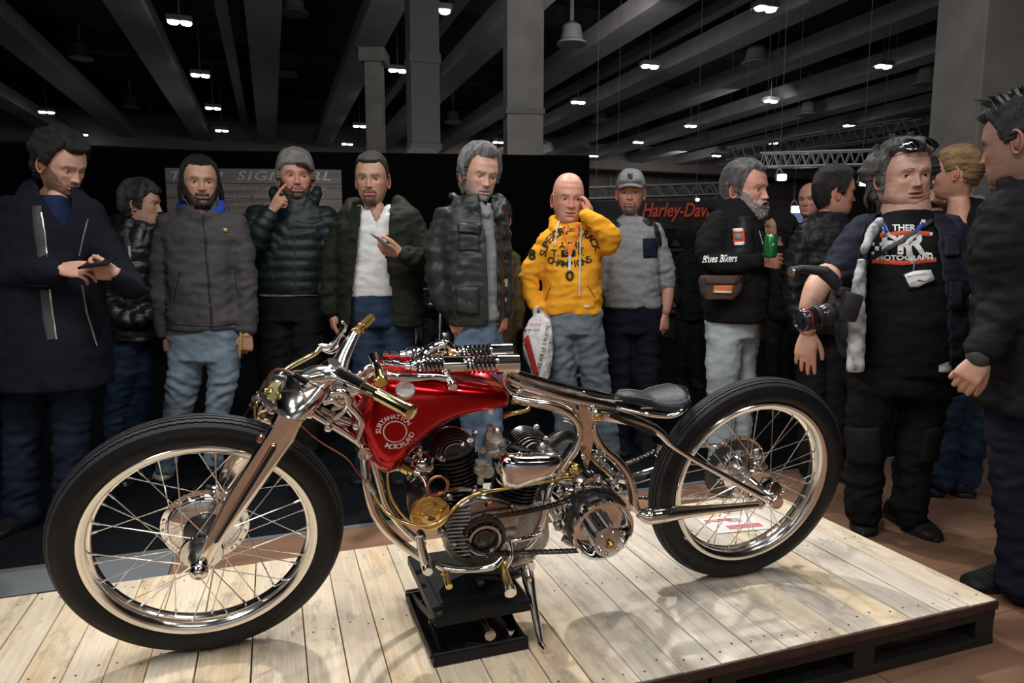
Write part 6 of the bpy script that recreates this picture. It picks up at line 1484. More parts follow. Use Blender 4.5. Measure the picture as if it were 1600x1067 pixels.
# ---- 4: man in the grey knitted hat
Y = 4.1; t = person('man in grey knitted hat and black quilted jacket pointing at his cheek', 455, Y=Y); sk = Skin(); skc = SK['red']
Mx = head_matrix(462, 277, Y, 4, 0, 0, 74)
ed = make_head(sk, Mx, skc, brow=(.06, .04, .03), beard=dict(full=.8, moust=.8, goat=.8, stubble=.35, thick=.003), bcol=(.045, .032, .025), lids=.8, seed=12, wf=1.03)
wl = px(424, 330, Y-.20); Wf = make_hand(sk, wl, px(408, 352, Y-.2), V((.62, -.15, .80)), V((-.5, -.9, .2)), -1, SK['fair'], (85, 92, 94, 94), (20, 40), 1.0, index=8)
core(sk, Y, [(460, 315), (457, 370), (455, 450)], [[(405, 345), (396, 392, -.12), (410, 350, -.2)], [(508, 345), (520, 410), (520, 450)]], [[(430, 460), (428, 560), (425, 720)], [(485, 460), (484, 560), (482, 720)]], skc)
finish_body(sk, t); make_eyes(t, Mx, ed, (.2, 0))
hair_shell('knitted_hat', Mx, t, (.20, .19, .17), front=.048, temple=.046, side=-.012, back=-.05, t_top=.026, t_side=.016, t_back=.02, t_front=.014, rough=.003, col2=(.12, .115, .10), over_ears=True, mat_='beanie_knit', seed=2, wf=1.03, flow=(20, 20, 20))
strands('hair_locks', Mx, t, (.05, .035, .025), [[(.0, -.092, .055), (.03, -.094, .052), (.055, -.075, .035), (.062, -.06, .015)]], 8, r=.003)
c = Cloth(Y); c.rows([(401, 508, 458, .15), (398, 512, 430, .15), (396, 514, 390, .15), (396, 516, 355, .14), (405, 508, 332, .115), (425, 492, 318, .09), (436, 488, 304, .075)])
c.limb([(405, 342, 0, 23), (393, 368, -.05, 21), (394, 392, -.12, 20), (404, 370, -.2, 19), (420, 340, -.21, 15)]); c.limb([(508, 345, 0, 23), (518, 385, 0, 21), (524, 430, 0, 19), (515, 455, -.04, 17)])
c.limb([(428, 298, .06, 8), (431, 312, .0, 8), (446, 322, -.07, 7)]); c.limb([(496, 298, .06, 8), (492, 312, .0, 8), (480, 322, -.07, 7)])
c.build('jacket', 'green_black_puffer', t, quilt=1, qlen=.06, qamp=.012, folds=.004, seed=8); c.line('zip', [(457, 322), (460, 380), (462, 452)], .005, 'black_paint'); c.line('pocket_seam', [(427, 404), (424, 425), (430, 442)], .003, 'grey_leather'); c.line('pocket_seam', [(495, 402), (500, 428)], .003, 'grey_leather')
c = Cloth(Y); c.rows([(403, 507, 462, .135), (404, 506, 440, .13)]); c.build('shirt', 'white_cloth', t, folds=.004)
c = Cloth(Y); c.rows([(404, 508, 500, .12), (405, 506, 458, .125)]); c.limb([(432, 490, 0, 29), (428, 560, 0, 26), (428, 640, 0, 21), (426, 738, 0, 20)]); c.limb([(482, 490, 0, 29), (482, 560, 0, 26), (480, 640, 0, 21), (478, 738, 0, 20)]); c.build('jeans', 'black_denim', t, folds=.007, knees=[(430, 560, 30, .006)])
for x in (424, 480):
    a = unp(x, 745, z=0); shoe(t, (a.x, a.y+.05, 0), (a.x+.0, a.y-.22, 0), M['black_leather'], M['black_paint'])
root_fix(t)

# ---- 5: man in white polo and dark parka
Y = 3.75; t = person('man with goatee in white polo shirt and open dark green parka', 585, Y=Y); sk = Skin(); skc = SK['warm']
Mx = head_matrix(581, 280, Y, -10, 4, 0, 76)
ed = make_head(sk, Mx, skc, beard=dict(moust=.95, goat=.95, stubble=.2, thick=.006), bcol=(.09, .04, .025), lids=.75, seed=14)
wl = px(517, 490, Y); make_hand(sk, wl, px(518, 466, Y), V((.2, -.1, -1)), V((-.9, -.5, 0)), -1, skc, (22, 26, 40, 50), (25, 25), .95)
wr = px(626, 396, Y-.28); make_hand(sk, wr, px(650, 402, Y-.24), V((-1, -.1, .25)), V((.1, -.65, -.75)), 1, skc, (55, 50, 45, 45), (40, 10), 1.0)
core(sk, Y, [(588, 325), (588, 370), (585, 460)], [[(540, 345), (524, 420), (518, 470)], [(640, 345), (662, 400, -.08), (650, 402, -.24)]], [[(570, 470), (572, 560), (575, 720)], [(620, 470), (625, 560), (625, 720)]], skc)
finish_body(sk, t); make_eyes(t, Mx, ed, (0, .1))
hair_shell('hair', Mx, t, (.010, .008, .008), front=.068, temple=.078, side=-.006, back=-.09, t_top=.012, t_side=.002, t_back=.004, t_front=.010, rough=.003, seed=9)
c = Cloth(Y); c.rows([(538, 648, 462, .125), (538, 636, 440, .13), (545, 632, 400, .13), (548, 628, 360, .12), (552, 622, 340, .10), (566, 608, 328, .075)])
c.limb([(566, 332, .05, 7), (562, 326, .0, 7), (570, 334, -.07, 5)]); c.limb([(612, 330, .05, 7), (608, 326, .0, 7), (596, 340, -.08, 5)])
c.build('polo_shirt', 'white_polo', t, folds=.005, vox=.009, seed=6, gap=[(574, 318), (602, 318), (588, 348)]); c.line('placket', [(589, 340), (590, 356)], .006, 'white_cloth')
c = Cloth(Y); c.rows([(532, 664, 508, .18), (530, 660, 460, .175), (528, 656, 400, .17), (530, 654, 360, .16), (540, 642, 336, .13), (556, 622, 322, .10)])
c.limb([(545, 342, 0, 20), (526, 385, 0, 20), (520, 430, 0, 19), (518, 482, 0, 17)]); c.limb([(636, 342, 0, 21), (660, 380, -.02, 20), (668, 408, -.1, 20), (650, 404, -.22, 18), (634, 398, -.27, 15)])
c.limb([(556, 318, .08, 11), (548, 326, .02, 13), (552, 345, -.08, 10), (556, 375, -.14, 7)]); c.limb([(622, 316, .08, 11), (630, 326, .02, 13), (622, 350, -.08, 11), (616, 372, -.14, 7)])
c.build('parka', 'olive_parka', t, folds=.007, seed=12, gap=[(566, 300), (612, 300), (608, 345), (601, 400), (612, 462), (616, 520), (546, 520), (549, 462), (556, 400), (562, 345)], knees=[(520, 450, 26, .006), (660, 400, 26, .006)])
c = Cloth(Y); c.rows([(545, 630, 510, .12), (546, 630, 458, .125)]); c.limb([(572, 500, 0, 28), (574, 560, 0, 25), (574, 640, 0, 20), (574, 735, 0, 19)]); c.limb([(615, 500, 0, 28), (626, 560, 0, 26), (630, 640, 0, 20), (630, 735, 0, 19)]); c.build('jeans', 'blue_denim', t, folds=.007, knees=[(610, 500, 30, .006)])
for x in (572, 632):
    a = unp(x, 740, z=0); shoe(t, (a.x, a.y+.05, 0), (a.x, a.y-.22, 0), M['black_leather'], M['black_paint'])
root_fix(t); slab('phone', px(598, 378, Y-.36), (-.45, -.7, .45), (.1, -.35, 1), (.068, .13, .009), M['phone_silver'], 'silver phone in raised hand of man in white polo', 'phone')

# ---- 18: someone behind, brown coat
Y = 4.5; t = person('dark-haired visitor in brown coat mostly hidden behind the grey-haired man', 785, Y=Y); sk = Skin(); skc = SK['warm']
Mx = head_matrix(775, 343, Y, -30, 10, 0, 60); ed = make_head(sk, Mx, skc, seed=33); core(sk, Y, [(778, 380), (780, 430), (780, 520)], [], [[(770, 520), (770, 640)], [(795, 520), (795, 640)]], skc); finish_body(sk, t); make_eyes(t, Mx, ed)
hair_shell('hair', Mx, t, (.02, .015, .012), t_top=.02, side=-.05, back=-.12, over_ears=True, seed=31)
c = Cloth(Y); c.rows([(752, 806, 600, .14), (752, 808, 520, .15), (756, 806, 440, .14), (752, 808, 400, .12), (768, 790, 378, .08)]); c.limb([(800, 405, 0, 14), (808, 460, 0, 13), (806, 510, 0, 12)]); c.build('coat', 'tan_coat', t, seed=22)
c = Cloth(Y); c.limb([(768, 580, 0, 20), (768, 700, 0, 16)]); c.limb([(792, 580, 0, 20), (792, 700, 0, 16)]); c.build('trousers', 'black_denim', t)
for x in (768, 792):
    a = unp(x, 694, z=0); shoe(t, (a.x, Y+.02, 0), (a.x, Y-.22, 0), M['black_leather'], M['black_paint'])
root_fix(t)

# ---- 6: grey-haired man in puffer jacket
Y = 3.5; t = person('grey-haired bearded man in dark green puffer jacket looking down at the motorcycle', 745, Y=Y); sk = Skin(); skc = SK['fair']
Mx = head_matrix(750, 272, Y, 24, 14, 3, 80)
ed = make_head(sk, Mx, skc, brow=(.14, .12, .11), beard=dict(full=.35, moust=.5, goat=.85, stubble=.45, thick=.004), bcol=(.28, .27, .26), lids=.55, age=.5, seed=17)
wl = px(706, 488, Y-.08); make_hand(sk, wl, px(700, 462, Y-.04), V((.42, -.1, -.9)), V((-.35, -.9, .2)), -1, SK['red'], (28, 30, 36, 40), (40, 25), 1.08)
wr = px(789, 490, Y+.02); make_hand(sk, wr, px(788, 466, Y+.03), V((-.1, -.1, -1)), V((.9, -.4, 0)), 1, SK['red'], (50, 52, 55, 55), (20, 25), .9)
core(sk, Y, [(745, 315), (742, 380), (742, 490)], [[(700, 350), (692, 420), (700, 465)], [(778, 350), (787, 420), (788, 468)]], [[(735, 500), (735, 580), (740, 700)], [(762, 500), (765, 600), (770, 700)]], skc)
finish_body(sk, t); make_eyes(t, Mx, ed, (.1, -.4))
hair_shell('hair', Mx, t, (.30, .29, .28), front=.078, temple=.086, side=-.03, back=-.115, t_top=.026, t_side=.020, t_back=.026, t_front=.018, rough=.012, col2=(.10, .10, .10), seed=21, flow=(75, 75, 14))
c = Cloth(Y); c.rows([(722, 785, 500, .12), (728, 782, 470, .125), (740, 786, 400, .12), (742, 780, 340, .09), (738, 770, 318, .075)]); c.limb([(752, 322, -.06, 8), (760, 335, -.1, 7)])
c.build('sweater', 'grey_sweater', t, folds=.004, gap=[(744, 300), (762, 300), (760, 322)])
c = Cloth(Y); c.rows([(698, 784, 506, .15), (690, 788, 470, .16), (688, 790, 410, .165), (684, 788, 360, .15), (692, 782, 335, .12), (708, 778, 318, .10), (718, 778, 306, .09)])
c.limb([(700, 346, 0, 25), (690, 390, -.02, 25), (688, 430, -.03, 24), (694, 465, -.04, 22), (702, 482, -.06, 18)]); c.limb([(778, 345, .02, 16), (786, 400, .03, 15), (790, 450, .03, 14), (790, 484, .03, 12)])
c.limb([(708, 306, .06, 8), (719, 314, -.02, 8), (738, 326, -.10, 8), (744, 342, -.12, 6)]); c.limb([(778, 308, .06, 7), (782, 320, .0, 9), (778, 336, -.09, 9)])
c.build('puffer_jacket', 'dark_green_puffer', t, quilt=1, qlen=.10, qamp=.009, folds=.008, seed=15, gap=[(748, 292), (768, 296), (770, 330), (777, 380), (779, 440), (780, 520), (764, 520), (762, 440), (758, 380), (752, 330)], knees=[(690, 440, 30, .006)])
c.patch('pocket_flap', [(716, 350), (750, 352), (750, 366), (715, 362)], 'dark_green_puffer', lift=.012, thick=.008); c.patch('chest_pocket', [(717, 366), (749, 368), (749, 392), (716, 392)], 'dark_green_puffer', lift=.008, thick=.006); c.patch('lower_pocket', [(712, 448), (748, 448), (748, 492), (714, 488)], 'dark_green_puffer', lift=.009, thick=.008); c.line('storm_flap', [(753, 345), (757, 400), (760, 500)], .010, 'dark_green_puffer', lift=.004)
c = Cloth(Y); c.rows([(712, 778, 540, .12), (716, 780, 490, .125)]); c.limb([(738, 520, -.03, 29), (734, 570, -.03, 27), (738, 640, 0, 21), (742, 730, 0, 19)]); c.limb([(762, 520, .04, 24), (766, 600, .04, 20), (768, 730, .04, 18)]); c.build('jeans', 'mid_denim', t, folds=.006, knees=[(740, 520, 25, .005)])
for x in (742, 770):
    a = unp(x, 742, z=0); shoe(t, (a.x, a.y+.05, 0), (a.x, a.y-.22, 0), M['black_leather'], M['black_paint'])
root_fix(t)

# ---- 7: bald man in yellow hoodie
Y = 3.85; t = person('bald man in mustard yellow hoodie holding a hand to his cheek', 893, Y=Y); sk = Skin(); skc = SK['red']
Mx = head_matrix(888, 311, Y, 10, 4, 2, 77)
ed = make_head(sk, Mx, skc, brow=(.25, .15, .10), lids=.6, age=.9, seed=19, mouth=.25, wf=.94, jaw=1.05, beard=dict(stubble=.10), bcol=(.3, .2, .15))
wr = px(923, 346, Y-.08); make_hand(sk, wr, px(938, 366, Y-.15), V((-.06, .10, 1)), V((.9, -.4, .1)), -1, skc, (26, 26, 28, 30), (20, 15), .95)
wl = px(840, 484, Y-.05); make_hand(sk, wl, px(834, 462, Y-.03), V((.35, -.1, -1)), V((-.6, -.8, 0)), -1, skc, (55, 58, 60, 62), (30, 20), .9)
core(sk, Y, [(893, 352), (895, 400), (895, 490)], [[(858, 375), (828, 430), (834, 465)], [(936, 375), (954, 382, -.14), (934, 362, -.16)]], [[(872, 500), (880, 600), (885, 700)], [(920, 500), (935, 620), (952, 700)]], skc)
finish_body(sk, t); make_eyes(t, Mx, ed, (.1, .0))
c = Cloth(Y); c.rows([(846, 941, 490, .125), (848, 940, 460, .135), (848, 941, 410, .135), (850, 942, 380, .125), (860, 935, 362, .105), (872, 922, 350, .085)])
c.limb([(860, 375, 0, 17), (840, 405, 0, 17), (827, 432, -.01, 17), (830, 462, -.03, 14), (838, 478, -.05, 12)]); c.limb([(932, 375, 0, 18), (950, 382, -.10, 18), (950, 366, -.17, 17), (930, 348, -.16, 15), (917, 338, -.14, 12)])
c.limb([(868, 346, .06, 11), (868, 354, -.01, 10), (882, 364, -.09, 7), (897, 368, -.11, 6), (912, 362, -.09, 7), (926, 348, -.02, 10), (924, 342, .06, 11)])
c.build('hoodie', 'yellow_hoodie', t, folds=.007, vox=.010, seed=24, knees=[(835, 440, 26, .007), (930, 370, 22, .005), (900, 478, 40, .004)])
ms_ = .001
c.text('hoodie_print', arc_text('SUPERDRY', 15.5, 43, 176, 94, bold=.25), 892, 403, 1.0, 'print_black'); c.text('hoodie_print', arc_text('TRACK', 15.5, 43, 78, 16, bold=.25), 892, 403, 1.0, 'print_black')
c.text('hoodie_print', text_mesh('ATHL.', 14, bold=.3), 893, 384, 1.0, 'print_black'); c.text('hoodie_print', text_mesh('T.', 15, bold=.3), 868, 396, 1.0, 'print_black'); c.text('hoodie_print', text_mesh('F.', 15, bold=.3), 908, 395, 1.0, 'print_black'); c.text('hoodie_print', arc_text('CHAMPIONS', 15, 70, 243, 300, True, bold=.25), 889, 343, 1.0, 'print_black'); c.text('hoodie_print', text_mesh('RUGGED', 7, bold=.1), 885, 360, 1.0, 'print_black'); c.text('sleeve_number', text_mesh('8', 22, bold=.7), 832, 399, 1.0, 'print_black', lift=.004)
c.patch('print_oval', [(877, 391), (899, 390), (899, 400), (877, 401)], 'print_black', sub=4, thick=.002); c.text('oval_letters', text_mesh('CO', 8), 888, 395.5, 1.0, 'yellow_hoodie', lift=.007)
c.line('pocket_seam', [(860, 448), (852, 470)], .0025, 'print_black'); c.line('pocket_seam', [(918, 446), (930, 466)], .0025, 'print_black'); c.line('lanyard', [(888, 352), (882, 366), (889, 398)], .007, 'orange_strap', lift=.005); c.line('lanyard', [(902, 350), (900, 370), (890, 398)], .008, 'orange_strap', lift=.006); c.line('lanyard', [(890, 398), (890, 425)], .007, 'white_cloth', lift=.007)
c.line('drawstring', [(874, 345), (870, 366), (867, 384)], .0045, 'white_cloth', lift=.007, flat=1); c.line('drawstring', [(908, 356), (906, 400), (905, 462)], .005, 'white_cloth', lift=.007, flat=1)
bm = NB(); q, n_ = c.hit(890, 430, .008); tube(bm, [q+V((math.cos(a)*.016, -.002, math.sin(a)*.022)) for a in [2*PI*k/12 for k in range(12)]], .006, 8, 2, closed=True); obj('lanyard_clip', bm, M['black_paint'], c.o)
bm = NB(); q, n_ = c.hit(916, 478, .004); bx(bm, q, (.030, .004, .012)); obj('hem_label', bm, M['white_cloth'], c.o)
c = Cloth(Y); c.rows([(848, 941, 520, .115), (850, 941, 484, .12)]); c.limb([(872, 515, 0, 26), (876, 560, -.02, 24), (880, 605, 0, 22), (884, 660, .02, 18), (884, 710, .02, 17)]); c.limb([(918, 515, 0, 26), (926, 560, -.02, 24), (932, 605, 0, 22), (943, 650, .0, 20), (952, 705, .0, 19)]); c.build('jeans', 'grey_denim', t, folds=.007, knees=[(880, 560, 30, .008), (928, 560, 30, .008), (935, 600, 24, .007)])
for x, y in ((882, 722), (954, 718)):
    a = unp(x, y, z=0); shoe(t, (a.x, a.y+.08, 0), (a.x, a.y-.2, 0), M['black_leather'], M['black_paint'])
root_fix(t)
# his plastic bag
Yb = Y-.12; c = Cloth(Yb)
t = thing('plastic_bag', 'white plastic carrier bag with red patch hanging from the hand of man in yellow hoodie', 'bag', px(845, 560, Yb))
t['_Y'] = 0
c.rows([(845, 853, 604, .02), (834, 860, 590, .06), (824, 864, 570, .08), (816, 865, 545, .085), (817, 864, 520, .075), (826, 860, 500, .05), (834, 852, 490, .03)], pw=.75)
c.limb([(836, 496, -.01, 4), (836, 484, -.03, 3), (842, 478, -.04, 3)]); c.limb([(850, 498, .01, 4), (845, 486, .02, 3), (843, 478, -.04, 3)])
c.build('bag_body', 'plastic_white', t, vox=.007, folds=.009, fsc=(10, 10, 4), seed=2, smooth=2)
c.patch('red_print', [(818, 532), (826, 522), (842, 585), (836, 590)], 'plastic_red', lift=.004, thick=.002); c.text('bag_lettering', text_mesh('SEMPLICITA', 5), 831, 516, 1.0, 'print_black'); c.text('bag_lettering', text_mesh('SCONTO', 6), 833, 508, 1.0, 'print_red'); c.text('bag_lettering', text_mesh('ORE PER LE 2 RUOTE', 8), 849, 545, 1.0, 'print_black', rot=math.radians(78))
for k in range(5): c.text('bag_lettering', text_mesh(['BELL', 'IXS', 'SHARK', 'NOLAN', 'SPIDI'][k] if False else '- - -', 9), 858, 535+k*11, 1.0, 'print_black', rot=.1)
root_fix(t)

# ---- 8: man in grey sweatshirt and cap
Y = 4.3; t = person('man in grey baseball cap and grey sweatshirt with dark chest pocket', 988, Y=Y); sk = Skin(); skc = SK['red']
Mx = head_matrix(985, 301, Y, -2, 3, 0, 64)
ed = make_head(sk, Mx, skc, beard=dict(goat=.95, moust=.4, stubble=.4, thick=.008), bcol=(.10, .08, .075), lids=.5, seed=25, age=.4)
wr = px(1040, 492, Y-.03); make_hand(sk, wr, px(1042, 462, Y-.02), V((-.1, -.1, -1)), V((.6, -.8, 0)), 1, skc, (30, 32, 36, 40), (20, 25), 1.0)
sk.tube([px(1044, 440, Y), px(1043, 465, Y-.02), px(1040, 492, Y-.03)], [.042, .038, .026], skc, 14, 3)
core(sk, Y, [(985, 335), (985, 380), (985, 480)], [[(955, 355), (945, 430), (948, 470)], [(1022, 355), (1042, 430), (1043, 465)]], [[(965, 490), (965, 600), (968, 680)], [(1010, 490), (1010, 600), (1008, 680)]], skc)
finish_body(sk, t); make_eyes(t, Mx, ed)
cap = hair_shell('baseball_cap', Mx, t, (.27, .28, .28), front=.046, temple=.044, side=.030, back=.0, t_top=.016, t_side=.009, t_back=.012, t_front=.024, rough=.0, over_ears=True, mat_='cap_grey', flow=(5, 5, 5), seed=1)
def brim(Mx, parent, m, w=.072, d=.075, z=.050, y0=-.075, drop=.020):
    bm = NB(); top = []; n = 14
    g = []
    for i in range(7):
        tt = i/6; row = []
        for j in range(n+1):
            a = -1+2*j/n; xx = w*a*(1-.10*tt); yy = y0+.04*abs(a)**2-d*tt*math.sqrt(max(0, 1-.75*a*a)); row.append(V((xx, yy, z-drop*tt-.014*a*a)))
        g.append(row)
    vs = [[bm.verts.new(p) for p in r] for r in g]
    for i in range(6):
        for j in range(n): bm.faces.new((vs[i][j], vs[i][j+1], vs[i+1][j+1], vs[i+1][j]))
    bm.transform(Mx); o = obj('cap_brim', bm, M[m], parent); sd = o.modifiers.new('s', 'SOLIDIFY'); sd.thickness = .004
    return o
brim(Mx, cap, 'cap_grey')
v, f = text_mesh('N', .040, bold=.0006); v2, f2 = text_mesh('Y', .044, bold=.0006); bm = NB()
for vv, ff, dz in ((v, f, -.002), (v2, f2, .003)): add_vf(bm, vv, ff, lambda p: V((p.x, -.103+abs(p.x)*.25+(p.y+dz)*.25, .083+p.y+dz)))
bm.transform(Mx); obj('cap_emblem', bm, M['print_black'], cap, smooth=False)
c = Cloth(Y); c.rows([(942, 1033, 480, .12), (943, 1030, 440, .125), (948, 1028, 390, .125), (950, 1028, 362, .115), (962, 1015, 346, .09), (972, 1001, 337, .07)])
c.limb([(955, 362, 0, 16), (946, 400, 0, 15), (944, 450, 0, 13)]); c.limb([(1020, 362, 0, 17), (1034, 400, 0, 15), (1042, 430, 0, 14), (1043, 446, 0, 12.5)])
c.build('sweatshirt', 'grey_sweatshirt', t, folds=.006, seed=26, knees=[(1042, 425, 20, .006)]); c.patch('chest_pocket', [(1004, 373), (1027, 371), (1026, 402), (1005, 403)], 'dark_denim'); c.line('backpack_strap', [(1012, 336), (1022, 350), (1028, 370), (1030, 385)], .022, 'black_paint', lift=.006); c.line('backpack_strap', [(960, 342), (951, 356), (946, 372)], .020, 'black_paint', lift=.006); c.line('cuff_seam', [(1032, 438), (1044, 440), (1052, 438)], .003, 'grey_sweater')
c = Cloth(Y); c.rows([(942, 1034, 520, .11), (944, 1033, 474, .115)]); c.limb([(965, 510, 0, 24), (966, 580, 0, 21), (968, 690, 0, 16)]); c.limb([(1010, 510, 0, 24), (1010, 580, 0, 21), (1006, 690, 0, 16)]); c.build('trousers', 'navy_trousers', t)
for x in (966, 1008):
    a = unp(x, 700, z=0); shoe(t, (a.x, a.y+.05, 0), (a.x, a.y-.22, 0), M['black_leather'], M['black_paint'])
root_fix(t)

# ---- 9: bearded man with green can
Y = 3.75; t = person('grey-bearded man in black hoodie and leather vest holding a green can', 1150, Y=Y); sk = Skin(); skc = SK['red']
Mx = head_matrix(1166, 296, Y, 62, 4, 0, 82)
ed = make_head(sk, Mx, skc, brow=(.16, .13, .12), beard=dict(full=1, moust=1, goat=1, thick=.020), bcol=(.22, .21, .205), lids=.6, age=.6, seed=27, nose=1.2)
wr = px(1190, 408, Y-.20); make_hand(sk, wr, px(1165, 411, Y-.2), V((1, -.05, .03)), V((.1, -.95, .2)), -1, skc, (46, 46, 48, 50), (50, 25), .95)
core(sk, Y, [(1150, 335), (1146, 400), (1148, 500)], [[(1122, 350), (1112, 412, -.1), (1165, 411, -.2)]], [[(1130, 505), (1128, 600), (1128, 700)], [(1162, 505, .05), (1158, 600, .05), (1152, 700, .05)]], skc)
finish_body(sk, t); make_eyes(t, Mx, ed, (0, 0))
hair_shell('hair', Mx, t, (.20, .195, .19), front=.074, temple=.084, side=-.03, back=-.105, t_top=.016, t_side=.012, t_back=.020, t_front=.014, rough=.008, col2=(.07, .07, .07), seed=28, flow=(70, 70, 14))
c = Cloth(Y); c.rows([(1102, 1192, 502, .17), (1098, 1198, 460, .18), (1100, 1196, 410, .175), (1104, 1192, 370, .16), (1112, 1184, 342, .13), (1126, 1176, 326, .09), (1132, 1170, 312, .07)])
c.limb([(1124, 352, -.05, 24), (1110, 380, -.09, 24), (1112, 408, -.14, 20), (1145, 411, -.2, 16), (1184, 408, -.2, 13)], n=20); c.limb([(1132, 316, .06, 14), (1122, 322, .06, 17), (1140, 330, -.02, 12), (1158, 338, -.1, 9)]); c.limb([(1180, 330, -.02, 10), (1185, 320, .04, 10)])
c.build('hoodie', 'black_fleece', t, folds=.006, seed=30, knees=[(1112, 400, 22, .005)]); c.text('sleeve_lettering', text_mesh('Blues Bikers', 15, shear=.35, bold=.25), 1124, 405, 1.0, 'print_white', sx=.72, rot=.03)
c.line('zip_cord', [(1186, 360), (1192, 382)], .003, 'white_cloth'); c.patch('chest_print', [(1170, 361), (1174, 361), (1174, 365), (1170, 365)], 'white_cloth', sub=2)
hood = c
c = Cloth(Y); c.rows([(1116, 1172, 440, .19), (1116, 1174, 400, .20), (1128, 1170, 360, .185), (1136, 1164, 340, .15)]); c.build('leather_vest', 'black_leather', t, folds=.003, seed=31)
c.patch('vest_patch', [(1146, 359), (1163, 358), (1164, 383), (1147, 384)], 'print_red', lift=.005); c.patch('vest_patch_border', [(1147, 358), (1161, 357), (1161, 362), (1147, 363)], 'print_white', lift=.009, sub=3); c.patch('vest_patch_border', [(1149, 379), (1162, 378), (1162, 383), (1149, 384)], 'print_white', lift=.009, sub=3); c.patch('vest_patch_skull', [(1150, 366), (1159, 366), (1159, 374), (1150, 374)], 'grey_sweater', lift=.010, sub=3)
c = Cloth(Y); c.rows([(1103, 1182, 525, .13), (1104, 1184, 496, .135)]); c.limb([(1132, 520, -.03, 29), (1130, 580, -.03, 27), (1128, 640, 0, 22), (1126, 730, 0, 21)]); c.limb([(1164, 520, .05, 24), (1158, 580, .05, 22), (1152, 730, .05, 20)]); c.build('jeans', 'pale_denim', t, folds=.006, knees=[(1150, 530, 25, .004)])
for x in (1128, 1160):
    a = unp(x, 742, z=0); shoe(t, (a.x, a.y+.05, 0), (a.x+.05, a.y-.22, 0), M['black_leather'], M['black_paint'])
root_fix(t)
# hip bag
Yb = Y-.2; c = Cloth(Yb); t = thing('leather_pouch', 'dark leather pouch with orange patch at the hip of the bearded man', 'bag', px(1125, 450, Yb)); t['_Y'] = 0
c.rows([(1100, 1146, 468, .035), (1094, 1158, 455, .04), (1092, 1160, 438, .04), (1094, 1160, 430, .03)], pw=.6); c.build('pouch', 'brown_hide', t, folds=.001, vox=.007)
c.patch('orange_patch', [(1115, 446), (1145, 446), (1144, 459), (1114, 458)], 'patch_orange', lift=.004); c.text('patch_lettering', text_mesh('LUCKY RIDER', 5.5, bold=.1), 1130, 456, 1.0, 'print_white', lift=.008, sx=.8) if False else c.patch('patch_border', [(1116, 454), (1142, 455), (1142, 458), (1116, 457)], 'white_cloth', lift=.008, sub=3)
c.patch('flap', [(1100, 432), (1156, 431), (1150, 444), (1102, 443)], 'brown_hide', lift=.004, thick=.005); bm = NB(); q, n_ = c.hit(1155, 437, .006); lathe(bm, [(.012, 0), (.010, .006), (.002, .008)], q, n_, 16); obj('snap_button', bm, M['chrome'], c.o)
c.line('side_lace', [(1096, 434), (1094, 450), (1097, 466)], .006, 'grey_leather'); root_fix(t)
# can
cp_ = px(1204, 385, Y-.27); t = thing('beverage_can', 'green beverage can held by the grey-bearded man', 'can', cp_)
bm = NB(); lathe(bm, [(.022, -.058), (.026, -.056), (.032, -.048), (.033, -.04), (.033, .045), (.030, .053)], (0, 0, 0), (0, 0, 1), 32); obj('can_body', bm, M['can_green'], t)
bm = NB(); lathe(bm, [(.030, .053), (.027, .058), (.026, .060), (.025, .057), (.001, .056)], (0, 0, 0), (0, 0, 1), 32); obj('can_lid', bm, M['satin_metal'], t)
bm = NB(); lathe(bm, [(.0335, -.006), (.0337, 0), (.0335, .018)], (0, 0, 0), (0, 0, 1), 32, cap=False); 
v, f = text_mesh('*', .03); bm2 = NB(); add_vf(bm2, v, f, lambda p: V((p.x, -.0336+p.x*p.x*14, p.y+.004))); bm.free(); obj('can_emblem', bm2, M['print_white'], t, smooth=False)

# ---- 15/16/17 background people on the right
def back_person(label, x, yh, Y, hpx, yaw, hair, rows, m, legs, arms=(), seed=40, skin='warm', hk={}, trousers='black_denim', bald=False, garment='jacket'):
    t = person(label, x, Y=Y); sk = Skin(); Mx = head_matrix(x, yh, Y, yaw, 0, 0, hpx); ed = make_head(sk, Mx, SK[skin], seed=seed)
    core(sk, Y, [(x, yh+hpx*.5), (x, yh+hpx), (x, rows[0][2])], [], [[(l[0][0], l[0][1]), (l[-1][0], l[-1][1])] for l in legs], SK[skin]); finish_body(sk, t); make_eyes(t, Mx, ed)
    if not bald: hair_shell('hair', Mx, t, hair, seed=seed, **hk)
    c = Cloth(Y); c.rows(rows)
    for a in arms: c.limb(a)
    c.build(garment, m, t, seed=seed, vox=.013)
    c = Cloth(Y)
    for l in legs: c.limb(l)
    c.build('trousers', trousers, t, vox=.013)
    for l in legs:
        a = unp(l[-1][0], 400, Y=Y); shoe(t, (a.x, Y+.05, 0), (a.x+.03, Y-.2, 0), M['black_leather'], M['black_paint'])
    root_fix(t); return t
def ft(Y): return 400+CAM_H*1075/Y-8
back_person('woman in dark clothes with her back turned near the red script sign', 1076, 366, 6.4, 40, 160, (.012, .010, .010), [(1058, 1098, 500, .13), (1056, 1100, 440, .13), (1056, 1098, 405, .12), (1068, 1086, 388, .07)], 'black_jacket', [[(1068, 490, 0, 14), (1066, ft(6.4), 0, 8)], [(1086, 490, 0, 14), (1088, ft(6.4), 0, 8)]], [[(1060, 405, 0, 8), (1054, 440, 0, 7), (1058, 470, -.1, 6)], [(1096, 405, 0, 8), (1102, 440, 0, 7), (1098, 475, 0, 6)]], 41, hk=dict(side=-.06, back=-.2, t_back=.03, t_side=.02, over_ears=True))
